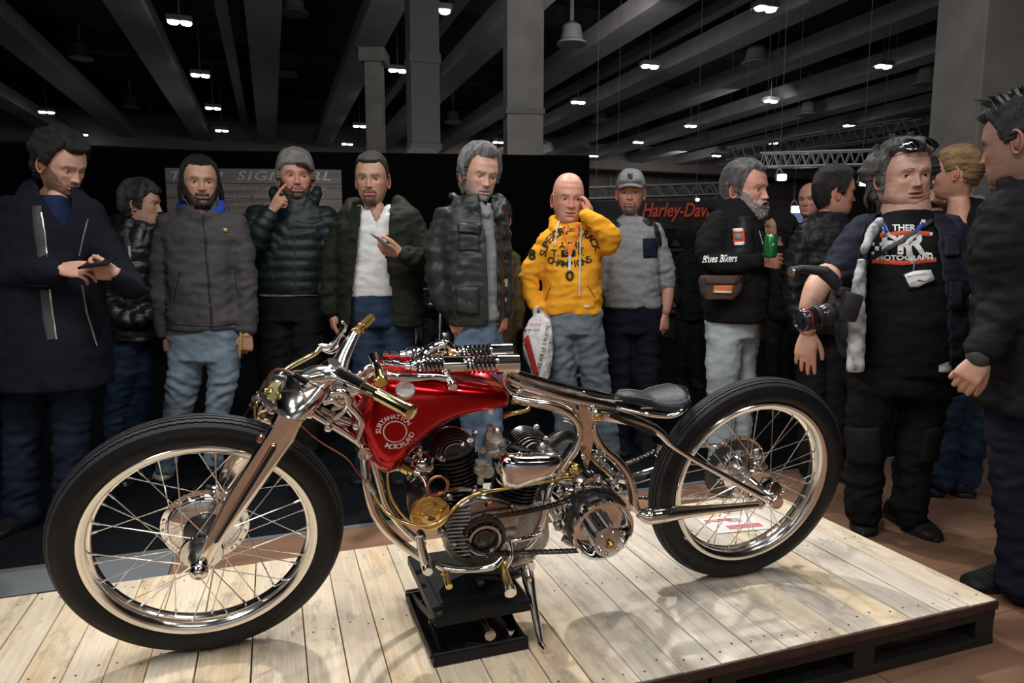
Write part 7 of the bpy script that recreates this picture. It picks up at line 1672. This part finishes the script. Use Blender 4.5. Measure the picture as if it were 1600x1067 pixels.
back_person('woman with dark hair in profile standing between the green can and leather jacket', 1213, 356, 5.2, 46, -70, (.012, .009, .009), [(1195, 1240, 500, .13), (1196, 1242, 440, .13), (1198, 1240, 400, .12), (1208, 1228, 384, .07)], 'black_jacket', [[(1208, 490, 0, 16), (1208, ft(5.2), 0, 9)], [(1228, 490, 0, 16), (1230, ft(5.2), 0, 9)]], [[(1200, 405, 0, 9), (1196, 450, 0, 8), (1200, 480, -.05, 7)]], 42, hk=dict(front=.06, side=-.05, back=-.13, t_back=.04, t_side=.024, t_top=.026, over_ears=True, curl=.4, rough=.01))
back_person('bald man behind the leather jacket man, only his head showing', 1266, 313, 4.9, 52, -20, (0, 0, 0), [(1240, 1292, 500, .15), (1240, 1292, 420, .15), (1240, 1292, 375, .13), (1256, 1276, 345, .07)], 'black_fleece', [[(1255, 490, 0, 17), (1254, ft(4.9), 0, 10)], [(1278, 490, 0, 17), (1280, ft(4.9), 0, 10)]], [], 43, bald=True, skin='red')

# ---- 10: man in black leather jacket, turned away
Y = 3.7; t = person('dark-haired man in black leather jacket turned away, left of the photographer', 1290, Y=Y); sk = Skin(); skc = SK['red']
Mx = head_matrix(1305, 300, Y, 112, 4, 0, 72); ed = make_head(sk, Mx, skc, seed=44, lids=.7)
core(sk, Y, [(1292, 335), (1285, 400), (1285, 500)], [[(1256, 365), (1243, 430), (1250, 500)]], [[(1270, 505), (1270, 700)], [(1300, 505), (1300, 700)]], skc); finish_body(sk, t); make_eyes(t, Mx, ed)
hair_shell('hair', Mx, t, (.016, .013, .012), front=.070, temple=.078, side=-.020, back=-.085, t_top=.020, t_side=.010, t_back=.014, t_front=.020, rough=.006, seed=45)
c = Cloth(Y); c.rows([(1236, 1335, 520, .15), (1236, 1335, 470, .155), (1240, 1332, 410, .155), (1246, 1328, 370, .14), (1262, 1320, 345, .10), (1276, 1312, 332, .08)])
c.limb([(1258, 368, -.03, 20), (1246, 405, -.06, 20), (1240, 440, -.08, 19), (1246, 480, -.1, 18), (1256, 515, -.12, 15)]); c.build('leather_jacket', 'black_leather', t, folds=.009, seed=46, fsc=(9, 9, 22), knees=[(1244, 450, 30, .007)]); c.line('shoulder_seam', [(1252, 352), (1262, 372), (1264, 400)], .003, 'black_paint')
c = Cloth(Y); c.limb([(1268, 510, 0, 26), (1268, 600, 0, 22), (1266, 730, 0, 18)]); c.limb([(1302, 510, 0, 26), (1302, 600, 0, 22), (1302, 730, 0, 18)]); c.build('jeans', 'black_denim', t)
for x in (1266, 1302):
    a = unp(x, 745, z=0); shoe(t, (a.x, a.y+.1, 0), (a.x+.05, a.y-.15, 0), M['black_leather'], M['black_paint'])
root_fix(t)

# ---- 13: man with pale cap behind the photographer
Y = 3.95; t = person('dark-bearded man in pale cap between the photographer and ponytail person', 1460, Y=Y); sk = Skin(); skc = SK['warm']
Mx = head_matrix(1462, 283, Y, -30, 2, 0, 68); ed = make_head(sk, Mx, skc, beard=dict(full=1, moust=1, goat=1, thick=.012), bcol=(.02, .014, .012), seed=47)
wr = px(1476, 318, Y-.3); make_hand(sk, wr, px(1490, 335, Y-.26), V((-.9, -.1, .5)), V((.2, -.8, .5)), 1, skc, (30, 35, 45, 50), (50, 10), .9)
core(sk, Y, [(1460, 318), (1462, 380), (1462, 500)], [[(1430, 350), (1432, 440)], [(1490, 350), (1505, 380, -.15), (1490, 335, -.26)]], [[(1445, 505), (1440, 690)], [(1475, 505), (1478, 690)]], skc); finish_body(sk, t); make_eyes(t, Mx, ed)
cap = hair_shell('baseball_cap', Mx, t, (.30, .30, .26), front=.040, temple=.040, side=.028, back=.0, t_top=.016, t_side=.010, t_back=.012, t_front=.020, rough=0, over_ears=True, mat_='cap_pale', flow=(5, 5, 5)); brim(Mx, cap, 'cap_pale')
c = Cloth(Y); c.rows([(1425, 1500, 505, .13), (1425, 1500, 400, .14), (1432, 1494, 352, .12), (1448, 1478, 330, .08)]); c.limb([(1488, 355, 0, 16), (1502, 378, -.15, 15), (1492, 340, -.25, 12)]); c.limb([(1432, 355, 0, 16), (1430, 440, 0, 13)]); c.build('jacket', 'black_jacket', t, seed=48)
c = Cloth(Y); c.limb([(1446, 500, 0, 22), (1442, 600, 0, 19), (1424, 712, -.02, 16)]); c.limb([(1476, 500, 0, 22), (1480, 700, 0, 16)]); c.build('trousers', 'black_denim', t)
a = unp(1420, 727, z=0); shoe(t, (a.x+.04, Y+.03, 0), (a.x-.12, Y-.16, 0), M['black_leather'], M['black_paint']); a = unp(1480, 727, z=0); shoe(t, (a.x, Y, 0), (a.x, Y-.2, 0), M['black_leather'], M['black_paint']); root_fix(t)

# ---- 12: person with blond ponytail
Y = 3.45; t = person('person with blond ponytail and black vest seen from behind', 1510, Y=Y); sk = Skin(); skc = SK['red']
Mx = head_matrix(1493, 270, Y, -104, 4, 0, 78); ed = make_head(sk, Mx, skc, seed=49, beard=dict(stubble=.3), bcol=(.3, .2, .1))
core(sk, Y, [(1508, 310), (1515, 380), (1515, 500)], [[(1480, 345), (1470, 420), (1478, 480)], [(1555, 345), (1565, 420), (1560, 490)]], [[(1500, 505), (1480, 740)], [(1530, 505), (1512, 740)]], skc); finish_body(sk, t); make_eyes(t, Mx, ed)
hair_shell('hair', Mx, t, (.42, .27, .12), front=.068, temple=.075, side=.0, back=-.07, t_top=.012, t_side=.008, t_back=.014, t_front=.010, rough=.006, col2=(.20, .12, .055), seed=50, flow=(14, 14, 75))
bm = NB(); tube(bm, [(0, .10, .025), (0, .115, .02), (0, .122, .012)], [.014, .012, .014], 12, 3); bm.transform(Mx); obj('hair_tie', bm, M['black_paint'], t)
strands('ponytail', Mx, t, (.30, .20, .09), [[(0, .11, .02), (.0, .15, .0), (0, .16, -.05), (0, .15, -.11)], [(.01, .11, .015), (.012, .14, -.01), (.012, .145, -.06), (.01, .14, -.10)], [(-.01, .11, .02), (-.012, .155, .0), (-.012, .165, -.05), (-.01, .16, -.10)]], 40, r=.005)
c = Cloth(Y); c.rows([(1472, 1562, 500, .15), (1472, 1564, 440, .155), (1474, 1562, 380, .15), (1480, 1556, 345, .13), (1494, 1540, 325, .10), (1502, 1528, 308, .075)])
c.limb([(1482, 350, -.02, 18), (1472, 400, -.06, 18), (1480, 440, -.12, 16)]); c.limb([(1556, 350, 0, 18), (1566, 420, 0, 17), (1562, 480, 0, 15)]); c.build('jacket', 'black_fleece', t, seed=51); c.line('collar_trim', [(1498, 316), (1515, 306), (1535, 308), (1550, 318)], .012, 'grey_sweater')
c = Cloth(Y); c.rows([(1472, 1562, 545, .13), (1472, 1562, 495, .135)]); c.limb([(1496, 540, -.02, 28), (1486, 620, -.03, 25), (1476, 690, -.03, 19), (1472, 752, -.05, 17)]); c.limb([(1538, 540, 0, 30), (1520, 620, 0, 28), (1512, 690, 0, 26), (1506, 745, 0, 26)]); c.build('jeans', 'blue_denim', t, folds=.008, knees=[(1480, 680, 26, .008), (1515, 690, 30, .007)])
a = unp(1466, 776, z=0); shoe(t, (a.x+.02, a.y+.1, 0), (a.x-.02, a.y-.02, 0), M['black_leather'], M['black_paint']); a = unp(1500, 776, z=0); shoe(t, (a.x-.03, a.y+.03, 0), (a.x+.08, a.y+.02, 0), M['black_leather'], M['black_paint'], w=.06); root_fix(t)

# ---- 11: photographer
Y = 2.95; t = person('stout grey-haired photographer in black printed T-shirt and dark open vest', 1410, Y=Y); sk = Skin(); skc = SK['fair']
Mx = head_matrix(1412, 276, Y, 30, 2, -3, 98)
ed = make_head(sk, Mx, (.56, .33, .25), brow=(.05, .04, .04), wf=1.12, jaw=1.22, mouth=.35, lids=.8, age=.5, seed=52, beard=dict(stubble=.08), nose=1.1)
sk.tube([px(1415, 300, Y+.02), px(1415, 335, Y)], [.085, .10], (.56, .33, .25), 16, 3, round_cap=True)
wl = px(1262, 520, Y-.12); make_hand(sk, wl, px(1266, 495, Y-.12), V((-.1, -.1, -1)), V((-.5, -.85, 0)), -1, skc, (16, 18, 22, 26), (35, 20), 1.05)
sk.tube([px(1296, 430, Y-.06), px(1276, 450, Y-.1), px(1264, 490, Y-.12), px(1262, 520, Y-.12)], [.058, .05, .042, .030], skc, 16, 4)
sk.tube([px(1516, 440, Y), px(1530, 455, Y-.05), px(1500, 462, Y-.22)], [.05, .045, .035], skc, 14, 4)
core(sk, Y, [(1415, 335), (1415, 400), (1412, 560)], [[(1350, 370), (1312, 420)], [(1478, 370), (1518, 430)]], [[(1362, 570), (1352, 780)], [(1440, 570), (1420, 790)]], skc); finish_body(sk, t); make_eyes(t, Mx, ed, (.1, 0))
hair_shell('hair', Mx, t, (.16, .155, .15), front=.078, temple=.088, side=-.045, back=-.13, t_top=.024, t_side=.022, t_back=.036, t_front=.014, rough=.014, col2=(.05, .05, .05), wf=1.12, seed=53, curl=.5, flow=(50, 50, 30))
strands('hair_locks', Mx, t, (.07, .065, .06), [[(-.03, 0, .12), (-.045, .0, .145), (-.06, .0, .150)], [(.0, 0, .125), (.01, .0, .15), (.03, .0, .155)], [(.03, .0, .12), (.05, .0, .135), (.07, .0, .13)], [(-.06, .02, .1), (-.09, .02, .115), (-.11, .02, .10)], [(-.085, .05, -.03), (-.11, .05, -.07), (-.10, .05, -.11)]], 40, r=.002)
# sunglasses pushed up on the head
gl = thing('sunglasses', 'mirrored sunglasses pushed up on the photographer\'s grey hair', 'glasses', Mx.translation); gl['_Y'] = 0
for s in (-1, 1):
    bm = NB(); lathe(bm, [(.001, .006), (.018, .004), (.027, 0), (.026, -.003), (.001, .001)], (s*.036, -.104, .106), V((s*.25, -.75, .7)), 24); bm.transform(Mx); obj('lens', bm, M['chrome'], gl)
bm = NB(); tube(bm, [(-.085, -.01, .07), (-.075, -.06, .09), (-.034, -.092, .106), (0, -.098, .104), (.034, -.092, .106), (.075, -.06, .09), (.085, -.01, .07)], .003, 8, 4); bm.transform(Mx); obj('frame', bm, M['black_gloss'], gl); root_fix(gl)
c = Cloth(Y); c.rows([(1345, 1484, 580, .20), (1338, 1492, 540, .235), (1338, 1492, 490, .25), (1342, 1488, 440, .235), (1345, 1486, 395, .20), (1350, 1480, 362, .16), (1374, 1458, 340, .12), (1384, 1446, 328, .10)], pw=.9)
c.limb([(1356, 366, 0, 24), (1328, 400, -.02, 24), (1302, 434, -.05, 23)]); c.limb([(1476, 366, 0, 24), (1505, 400, 0, 23), (1522, 440, 0, 21)])
c.build('t_shirt', 'black_tee', t, folds=.006, seed=54); tee = c
c.text('shirt_print', text_mesh('THER', 13, bold=.4), 1412, 357, 1.0, 'print_white', sx=1.1); c.text('shirt_print', text_mesh('HRI', 46, bold=1.6), 1417, 382, 1.0, 'print_white', sx=1.12, rot=-.03); c.text('shirt_print', text_mesh('MOTOGRAPH', 11, bold=.4), 1414, 403, 1.0, 'print_white', sx=1.25, lift=.006)
c.line('print_stripe', [(1376, 368), (1410, 364), (1452, 366)], .010, 'print_red', lift=.003); c.line('print_stripe', [(1364, 408), (1410, 411), (1462, 406)], .009, 'print_red', lift=.003)
for i in range(4):
    for j in range(3):
        if (i+j) % 2 == 0: c.patch('print_check', [(1361+j*7, 379+i*7), (1367+j*7, 379+i*7), (1367+j*7, 385+i*7), (1361+j*7, 385+i*7)], 'print_white', sub=2, thick=.001)
c.line('lanyard', [(1372, 338), (1388, 366), (1420, 388), (1427, 412)], .008, 'white_cloth', lift=.006); c.line('lanyard', [(1442, 346), (1430, 368), (1416, 382), (1424, 408)], .008, 'white_cloth', lift=.009)
v_ = text_mesh('MOTOR BIKE EXPO', 7); 
c.line('lanyard_print', [(1376, 346), (1388, 364)], .006, 'blue_lining', lift=.012); c.line('lanyard_print', [(1440, 350), (1430, 366)], .006, 'blue_lining', lift=.014); c.line('camera_strap', [(1455, 345), (1420, 370), (1385, 392), (1352, 410)], .010, 'black_paint', lift=.010)
bm = NB(); q, n_ = c.hit(1428, 416, .012); tube(bm, [q+V((0, 0, .015)), q, q-V((0, 0, .02))], .004, 8, 3); obj('lanyard_hook', bm, M['zip_metal'], c.o)
c.patch('badge_holder', [(1411, 428), (1453, 419), (1461, 441), (1420, 453)], 'black_paint', lift=.012, sub=3); c.patch('badge_card', [(1414, 429), (1451, 421), (1458, 440), (1422, 450)], 'print_white', lift=.016, sub=3); c.text('badge_print', text_mesh('MOTOR EXPO', 4), 1432, 431, 1.0, 'print_black', rot=.2, lift=.020); c.text('badge_print', text_mesh('PHOTOGRAPHER', 3.6), 1438, 441, 1.0, 'print_black', rot=.2, lift=.020)
c = Cloth(Y); c.rows([(1318, 1504, 560, .23), (1316, 1506, 520, .26), (1320, 1504, 460, .275), (1326, 1500, 410, .25), (1334, 1494, 365, .19), (1360, 1470, 342, .15), (1378, 1452, 330, .12)], pw=.9)
c.limb([(1350, 362, .0, 27), (1330, 392, -.01, 29), (1308, 428, -.04, 27)]); c.limb([(1482, 362, 0, 27), (1508, 400, 0, 26), (1522, 438, 0, 24)])
c.build('vest', 'navy_vest', t, folds=.007, seed=55, thick=.008, gap=[(1372, 318), (1458, 318), (1462, 350), (1470, 400), (1480, 470), (1486, 600), (1348, 600), (1350, 470), (1356, 400), (1366, 350)], knees=[(1310, 420, 30, .006)])
c.patch('vest_pocket', [(1472, 372), (1494, 376), (1496, 402), (1474, 402)], 'navy_vest', lift=.012, thick=.008); c.patch('vest_pocket', [(1480, 440), (1500, 440), (1500, 480), (1482, 480)], 'navy_vest', lift=.012, thick=.008); c.patch('vest_pocket', [(1322, 470), (1344, 470), (1344, 540), (1322, 540)], 'navy_vest', lift=.012, thick=.008); c.line('vest_edge', [(1352, 350), (1342, 400), (1330, 450)], .006, 'black_paint', lift=.004)
c.line('vest_ring', [(1481, 385), (1484, 388)], .006, 'zip_metal', lift=.01); c.line('vest_ring', [(1482, 458), (1485, 462)], .008, 'zip_metal', lift=.01)
# floral lining turned out, left and lower right
c2 = Cloth(Y-.24); c2.rows([(1322, 1350, 582, .015), (1324, 1352, 540, .02), (1326, 1352, 480, .02), (1332, 1352, 440, .02), (1340, 1352, 405, .012)], pw=.8); c2.limb([(1350, 392, .03, 5), (1362, 365, .05, 9), (1374, 345, .09, 7)]); c2.build('floral_shirt', 'floral', t, folds=.004, seed=56, vox=.009)
c2 = Cloth(Y-.2); c2.rows([(1462, 1484, 582, .02), (1464, 1488, 540, .02), (1470, 1484, 505, .012)], pw=.8); c2.build('floral_shirt', 'floral', t, folds=.004, seed=57, vox=.009)
c = Cloth(Y); c.rows([(1328, 1488, 610, .17), (1330, 1486, 565, .18)]); c.limb([(1364, 600, 0, 38), (1354, 680, -.02, 31), (1350, 740, 0, 29), (1350, 800, 0, 27)]); c.limb([(1450, 600, 0, 38), (1432, 680, -.02, 31), (1424, 740, 0, 28), (1420, 802, 0, 27)]); c.build('work_trousers', 'black_tee', t, folds=.008, seed=58, knees=[(1352, 780, 36, .007), (1422, 780, 36, .007)])
c.patch('knee_pad', [(1326, 668), (1374, 666), (1376, 722), (1328, 724)], 'black_jacket', lift=.012, thick=.012); c.patch('knee_pad', [(1444, 670), (1482, 664), (1470, 718), (1434, 722)], 'black_jacket', lift=.012, thick=.012); c.line('zip_pull', [(1430, 572), (1432, 584)], .003, 'brass')
a = unp(1350, 806, z=0); b = unp(1348, 838, z=0); shoe(t, (a.x, b.y+.26, 0), (b.x, b.y-.01, 0), M['black_leather'], M['black_paint'], w=.056, h=.09, laces=M['black_paint']); a = unp(1402, 812, z=0); b = unp(1464, 848, z=0); d_ = (b-a).normalized(); shoe(t, b-d_*.32, b, M['black_leather'], M['black_paint'], w=.056, h=.09, laces=M['black_paint'])
root_fix(t)
# cameras at his side
Yc = Y-.26; t = thing('camera', 'black camera with large zoom lens hanging at the photographer\'s hip', 'camera', px(1305, 480, Yc)); t['_Y'] = 0
a, b = px(1316, 486, Yc), px(1246, 502, Yc-.04); ax_ = (b-a).normalized()
bm = NB(); bx(bm, px(1318, 478, Yc+.01), (.075, .14, .11), Matrix.Rotation(.25, 3, 'Y'), .012); body = obj('camera_body', bm, M['black_paint'], t); bm = NB(); bx(bm, px(1314, 456, Yc), (.05, .06, .04), Matrix.Rotation(.25, 3, 'Y'), .008); obj('viewfinder', bm, M['black_paint'], t)
bm = NB(); lathe(bm, [(.036, 0), (.040, .01), (.040, .05), (.043, .055), (.043, .09), (.040, .095), (.040, .13), (.045, .14), (.046, .185), (.042, .19), (.038, .18)], a, ax_, 40); obj('lens_barrel', bm, M['black_gloss'], t)
bm = NB(); lathe(bm, [(.001, .181), (.036, .178), (.038, .176)], a, ax_, 40, cap=False); obj('front_glass', bm, M['lens_glass'], t); bm = NB(); lathe(bm, [(.0465, .160), (.047, .162), (.0465, .166)], a, ax_, 40, cap=False); obj('red_ring', bm, M['ring_red'], t)
for k in range(2):
    bm = NB(); lathe(bm, [(.0405+.003*k, .06+.045*k), (.0445, .062+.045*k), (.0445, .08+.045*k), (.0405+.003*k, .082+.045*k)], a, ax_, 40, cap=False); obj('focus_ring', bm, M['black_paint'], t)
root_fix(t)
t = thing('flash_unit', 'black flash head pointing left above the zoom lens camera', 'flash', px(1270, 425, Yc)); t['_Y'] = 0
bm = NB(); tube(bm, [px(1237, 424, Yc), px(1252, 420, Yc), px(1290, 424, Yc)], [.026, .022, .030], 16, 1, flat=.7); obj('flash_head', bm, M['black_paint'], t); bm = NB(); tube(bm, [px(1234, 424, Yc), px(1238, 424, Yc)], [.027, .027], 16, 1, flat=.7); obj('flash_window', bm, M['satin_metal'], t)
bm = NB(); tube(bm, [px(1286, 424, Yc), px(1300, 436, Yc), px(1308, 448, Yc)], [.026, .026, .022], 12, 2); obj('flash_foot', bm, M['black_paint'], t); root_fix(t)

# ---- 14: man at the right edge, near
Y = 2.3; t = person('dark-haired man in black jacket cut by the right picture edge', 1590, Y=Y); sk = Skin(); skc = SK['tan']
Mx = head_matrix(1594, 222, Y, -108, 8, 0, 128); ed = make_head(sk, Mx, (.28, .16, .12), brow=(.02, .015, .012), seed=60, nose=.85, lids=.5)  # head skin set darker to stand in for the dimmer light here
wl = px(1534, 560, Y-.12); make_hand(sk, wl, px(1556, 536, Y-.08), V((-.75, -.2, -.85)), V((-.2, -.9, .5)), -1, skc, (60, 62, 64, 64), (35, 30), 1.0)
core(sk, Y, [(1610, 275), (1620, 350), (1620, 560)], [[(1575, 330), (1580, 440), (1556, 536, -.08)]], [[(1600, 600), (1590, 760), (1590, 900)], [(1680, 600), (1680, 760), (1680, 880)]], skc); finish_body(sk, t); make_eyes(t, Mx, ed)
hair_shell('hair', Mx, t, (.009, .008, .009), front=.066, temple=.074, side=-.010, back=-.08, t_top=.026, t_side=.006, t_back=.010, t_front=.026, rough=.008, seed=61, flow=(70, 70, 20))
strands('hair_spikes', Mx, t, (.009, .008, .009), [[(x*.018, y*.02-.01, .11), (x*.022, y*.022-.014, .124), (x*.026, y*.025-.02, .130)] for x in (-3, -2, -1, 0, 1, 2, 3) for y in (-2, -1, 0, 1, 2)], 130, r=.0022)
c = Cloth(Y); c.rows([(1540, 1720, 640, .20), (1535, 1720, 560, .2), (1540, 1720, 460, .2), (1535, 1715, 380, .19), (1550, 1700, 320, .16), (1570, 1670, 290, .11), (1585, 1650, 270, .09)])
c.limb([(1578, 330, -.03, 40), (1568, 390, -.05, 40), (1572, 450, -.06, 36), (1560, 500, -.08, 32), (1536, 545, -.11, 27)]); c.limb([(1572, 290, -.02, 14), (1590, 276, .03, 18), (1640, 270, .06, 16)]); c.build('jacket', 'black_jacket', t, folds=.008, seed=62, knees=[(1565, 480, 40, .007)])
c = Cloth(Y); c.limb([(1534, 548, -.115, 23), (1530, 556, -.12, 20)]); c.build('shirt_cuff', 'grey_leather', t, folds=.001, vox=.008)
c = Cloth(Y); c.limb([(1600, 620, 0, 56), (1596, 700, 0, 44), (1592, 780, 0, 36), (1596, 850, 0, 34), (1594, 908, 0, 36)]); c.limb([(1690, 620, .02, 54), (1690, 760, .02, 40), (1690, 900, .02, 34)]); c.build('jeans', 'navy_trousers', t, folds=.008, seed=63, knees=[(1590, 780, 50, .008), (1592, 890, 40, .007)])
a = unp(1590, 930, z=0); shoe(t, (a.x+.06, a.y+.08, 0), (a.x-.16, a.y+.05, 0), M['black_leather'], M['black_paint'], w=.055, laces=M['black_paint']); a = unp(1600, 962, z=0); shoe(t, (a.x+.16, a.y+.08, 0), (a.x+.02, a.y-.1, 0), M['black_leather'], M['black_paint'], w=.055); root_fix(t)
for o in bpy.data.objects:
    if o.name.startswith('person') and '_Y' in o: del o['_Y']
for o in bpy.data.objects:
    if '_Y' in o: del o['_Y']
# ================================================================ things on and around the platform
# black lifting jack under the engine
BLF, BRF, BLB = unp(677, 1044, z=PZ), unp(826, 1014, z=PZ), unp(612, 938, z=PZ)
e1 = (BRF-BLF); e2 = (BLB-BLF); e2.z = 0; e1.z = 0; W1, W2 = e1.length, e2.length; e1n = e1.normalized(); e2n = V((-e1n.y, e1n.x, 0)); W2 = e2.dot(e2n)
t = thing('motorcycle_jack', 'low black scissor jack under the engine of the motorcycle', 'jack', BLF, math.atan2(e1n.y, e1n.x))
MJ = {'j': mat('jack_black', (.007, .007, .008), .42, var=.3, scale=14, spec=.25)}
def jb(name, c, s, bev=.002): bm = NB(); bx(bm, c, s, None, bev); return obj(name, bm, MJ['j'], t, smooth=False)
H1 = .028
jb('base_rail', (W1/2, .004, H1/2), (W1, .008, H1)); jb('base_rail', (W1/2, W2-.004, H1/2), (W1, .008, H1)); jb('base_side', (.004, W2/2, H1/2), (.008, W2-.016, H1)); jb('base_side', (W1-.004, W2/2, H1/2), (.008, W2-.016, H1)); jb('base_plate', (W1/2, W2/2, .003), (W1-.016, W2-.016, .004))
ZT_ = .128; sh = .012
jb('top_plate', (W1/2+sh, W2/2+.02, ZT_), (W1, W2, .006)); jb('top_rail', (W1/2+sh, .022, ZT_-.015), (W1, .006, .026)); jb('top_side', (sh+.003, W2/2+.02, ZT_-.013), (.006, W2, .028)); jb('top_side', (W1+sh-.003, W2/2+.02, ZT_-.013), (.006, W2, .028))
jb('rubber_pad', (W1/2+sh, W2/2+.03, ZT_+.0045), (W1*.8, W2*.75, .003))
for x in (.02, W1-.02):
    for s in (1, -1):
        bm = NB(); a = V((x+.006*s, W2*(.5-.42*s), .02)); b = V((x+.006*s, W2*(.5+.42*s), ZT_-.012)); d = (b-a); bx(bm, (a+b)/2, (.006, d.length, .022), Matrix.Rotation(math.atan2(d.z, d.y), 3, 'X'), .001); obj('scissor_arm', bm, MJ['j'], t, smooth=False)
for y, z in ((.02, .022), (W2-.02, .022), (.03, ZT_-.014)):
    bm = NB(); cyl(bm, (-.004, y, z), (W1+.004, y, z), .007, 12); obj('cross_bar', bm, MJ['j'], t)
bm = NB(); cyl(bm, (W1*.58, .0, .070), (W1*.58, W2, .070), .008, 12); obj('lead_screw', bm, M['dark_metal'], t)
bm = NB(); lathe(bm, [(.004, -.004), (.014, 0), (.016, .004), (.016, .014), (.008, .016)], (W1*.58, .006, .066), (0, -1, 0), 8); obj('screw_head', bm, M['cast_metal'], t)
# socket and rod lying in the base
q = BLF+e1n*(W1*.86)+e2n*.045+V((0, 0, .005)); s_ = thing('socket', 'small chrome socket standing in the base of the black jack', 'tool', q)
bm = NB(); lathe(bm, [(.010, 0), (.012, .001), (.012, .020), (.011, .022), (.011, .034), (.010, .036), (.007, .035), (.007, .02)], (0, 0, 0), (0, 0, 1), 24); obj('socket_body', bm, M['chrome'], s_)
bm = NB(); lathe(bm, [(.0122, .006), (.0126, .007), (.0126, .014), (.0122, .015)], (0, 0, 0), (0, 0, 1), 24, cap=False); obj('blue_band', bm, M['blue_lining'], s_)
a = BLF+e1n*(W1*.40)+e2n*.075+V((0, 0, .010)); b = BLF+e1n*(W1*.76)+e2n*.028+V((0, 0, .010)); s_ = thing('hex_key', 'thin chrome rod lying in the base of the black jack', 'tool', a)
bm = NB(); tube(bm, [V((0, 0, 0)), (b-a)*.97, (b-a)], .003, 6, 1); obj('rod', bm, M['chrome'], s_); bm = NB(); tube(bm, [(b-a)*.97, (b-a)*1.02], .0045, 8, 1); obj('rod_tip', bm, M['satin_metal'], s_)
# printed sheet under the rear wheel
c_ = unp(1146, 818, z=PZ+.0025); t = thing('printed_sheet', 'white sheet with red print lying on the planks under the rear wheel', 'paper', c_, TH-.12)
bm = NB(); bx(bm, (0, 0, 0), (.24, .155, .0006)); obj('paper', bm, M['paper_white'], t, smooth=False); M['ink_red'] = mat('ink_red', (.55, .03, .05), .6)
for (x, y, w, h) in ((-.045, .05, .12, .008), (-.045, .036, .12, .008), (.03, -.05, .15, .004), (.03, -.018, .15, .004), (.03, -.034, .15, .003)):
    bm = NB(); bx(bm, (x, y, .0006), (w, h, .0006)); obj('red_bar', bm, M['ink_red'], t, smooth=False)
for k in range(12):
    for yy in (-.026, -.042):
        bm = NB(); bx(bm, (-.04+k*.0125, yy, .0006), (.007, .010, .0006)); obj('red_print', bm, M['ink_red'], t, smooth=False)
bm = NB()
for k in range(6): bx(bm, (.02, .05-k*.007, .0006), (.06, .0015, .0006))
tag(obj('small_print', bm, M['print_black'], t, smooth=False), kind='stuff')
# second motorcycle in the dark behind, seen by its headlamp
Y = 5.2; g = unp(668, 520, Y=Y); t = thing('parked_motorcycle', 'dark motorcycle with a lit headlamp standing behind the white-shirt man', 'motorcycle', (g.x, Y, 0)); t['_Y'] = 0
def pm(x, y, dy=0): return px(x, y, Y+dy)
bm = NB(); r_ = .30; tube(bm, [V((g.x, Y-.1+math.cos(a)*r_, .33+math.sin(a)*r_)) for a in [2*PI*k/32 for k in range(32)]], .055, 10, 1, closed=True); fwh = obj('tyre', bm, M['rubber'], t)
bm = NB(); lathe(bm, [(.05, -.06), (.05, .06)], (g.x, Y-.1, .33), (1, 0, 0), 16); obj('hub', bm, M['dark_metal'], t)
for s in (-1, 1):
    bm = NB(); tube(bm, [V((g.x+s*.09, Y-.1, .33)), V((g.x+s*.09, Y+.12, .85)), V((g.x+s*.09, Y+.16, .98))], .024, 12, 1); obj('fork_leg', bm, M['dark_metal'], t)
bm = NB(); tube(bm, [V((g.x-.36, Y+.30, .95)), V((g.x-.28, Y+.2, 1.0)), V((g.x, Y+.15, .97)), V((g.x+.28, Y+.2, 1.0)), V((g.x+.36, Y+.30, .95))], .013, 10, 4); obj('handlebar', bm, M['dark_metal'], t)
bm = NB(); lathe(bm, [(.02, .14), (.07, .10), (.085, .03), (.088, 0), (.08, -.008)], (g.x, Y+.0, g.z-.02+.04), (0, 1, 0), 24); obj('headlamp_shell', bm, M['black_gloss'], t)
bm = NB(); lathe(bm, [(.0, -.012), (.015, -.010), (.022, -.004)], (g.x, Y-.01, g.z), (0, 1, 0), 16); obj('headlamp_bulb', bm, mat('headlamp_glow', (.8, .95, 1), .4, emit=(.65, .92, 1.0), estr=9), t)
bm = NB(); tube(bm, [V((g.x, Y-.1+math.cos(a)*.37, .33+math.sin(a)*.37)) for a in np.linspace(.3, 2.4, 14)], .07, 10, 1, flat=.25); obj('mudguard', bm, M['black_gloss'], t)
bm = NB(); tube(bm, [V((g.x, Y+.25, .85)), V((g.x, Y+.5, .88)), V((g.x, Y+.8, .78))], [.10, .15, .09], 16, 4, flat=.7, round_cap=True); obj('fuel_tank', bm, M['black_gloss'], t)
bm = NB(); tube(bm, [V((g.x, Y+.8, .78)), V((g.x, Y+1.1, .76)), V((g.x, Y+1.4, .80))], [.11, .14, .09], 14, 4, flat=.35, round_cap=True); obj('saddle', bm, M['leather'], t)
bm = NB(); bx(bm, (g.x, Y+.6, .42), (.30, .5, .40), None, .05); obj('engine_block', bm, M['cast_metal'], t)
bm = NB(); tube(bm, [V((g.x, Y+1.35+math.cos(a)*r_, .33+math.sin(a)*r_)) for a in [2*PI*k/32 for k in range(32)]], .06, 10, 1, closed=True); obj('tyre', bm, M['rubber'], t)
for s in (-1, 1):
    bm = NB(); tube(bm, [V((g.x+s*.06, Y+.7, .4)), V((g.x+s*.08, Y+1.35, .33))], .02, 8, 1); obj('swingarm', bm, M['dark_metal'], t)
root_fix(t)
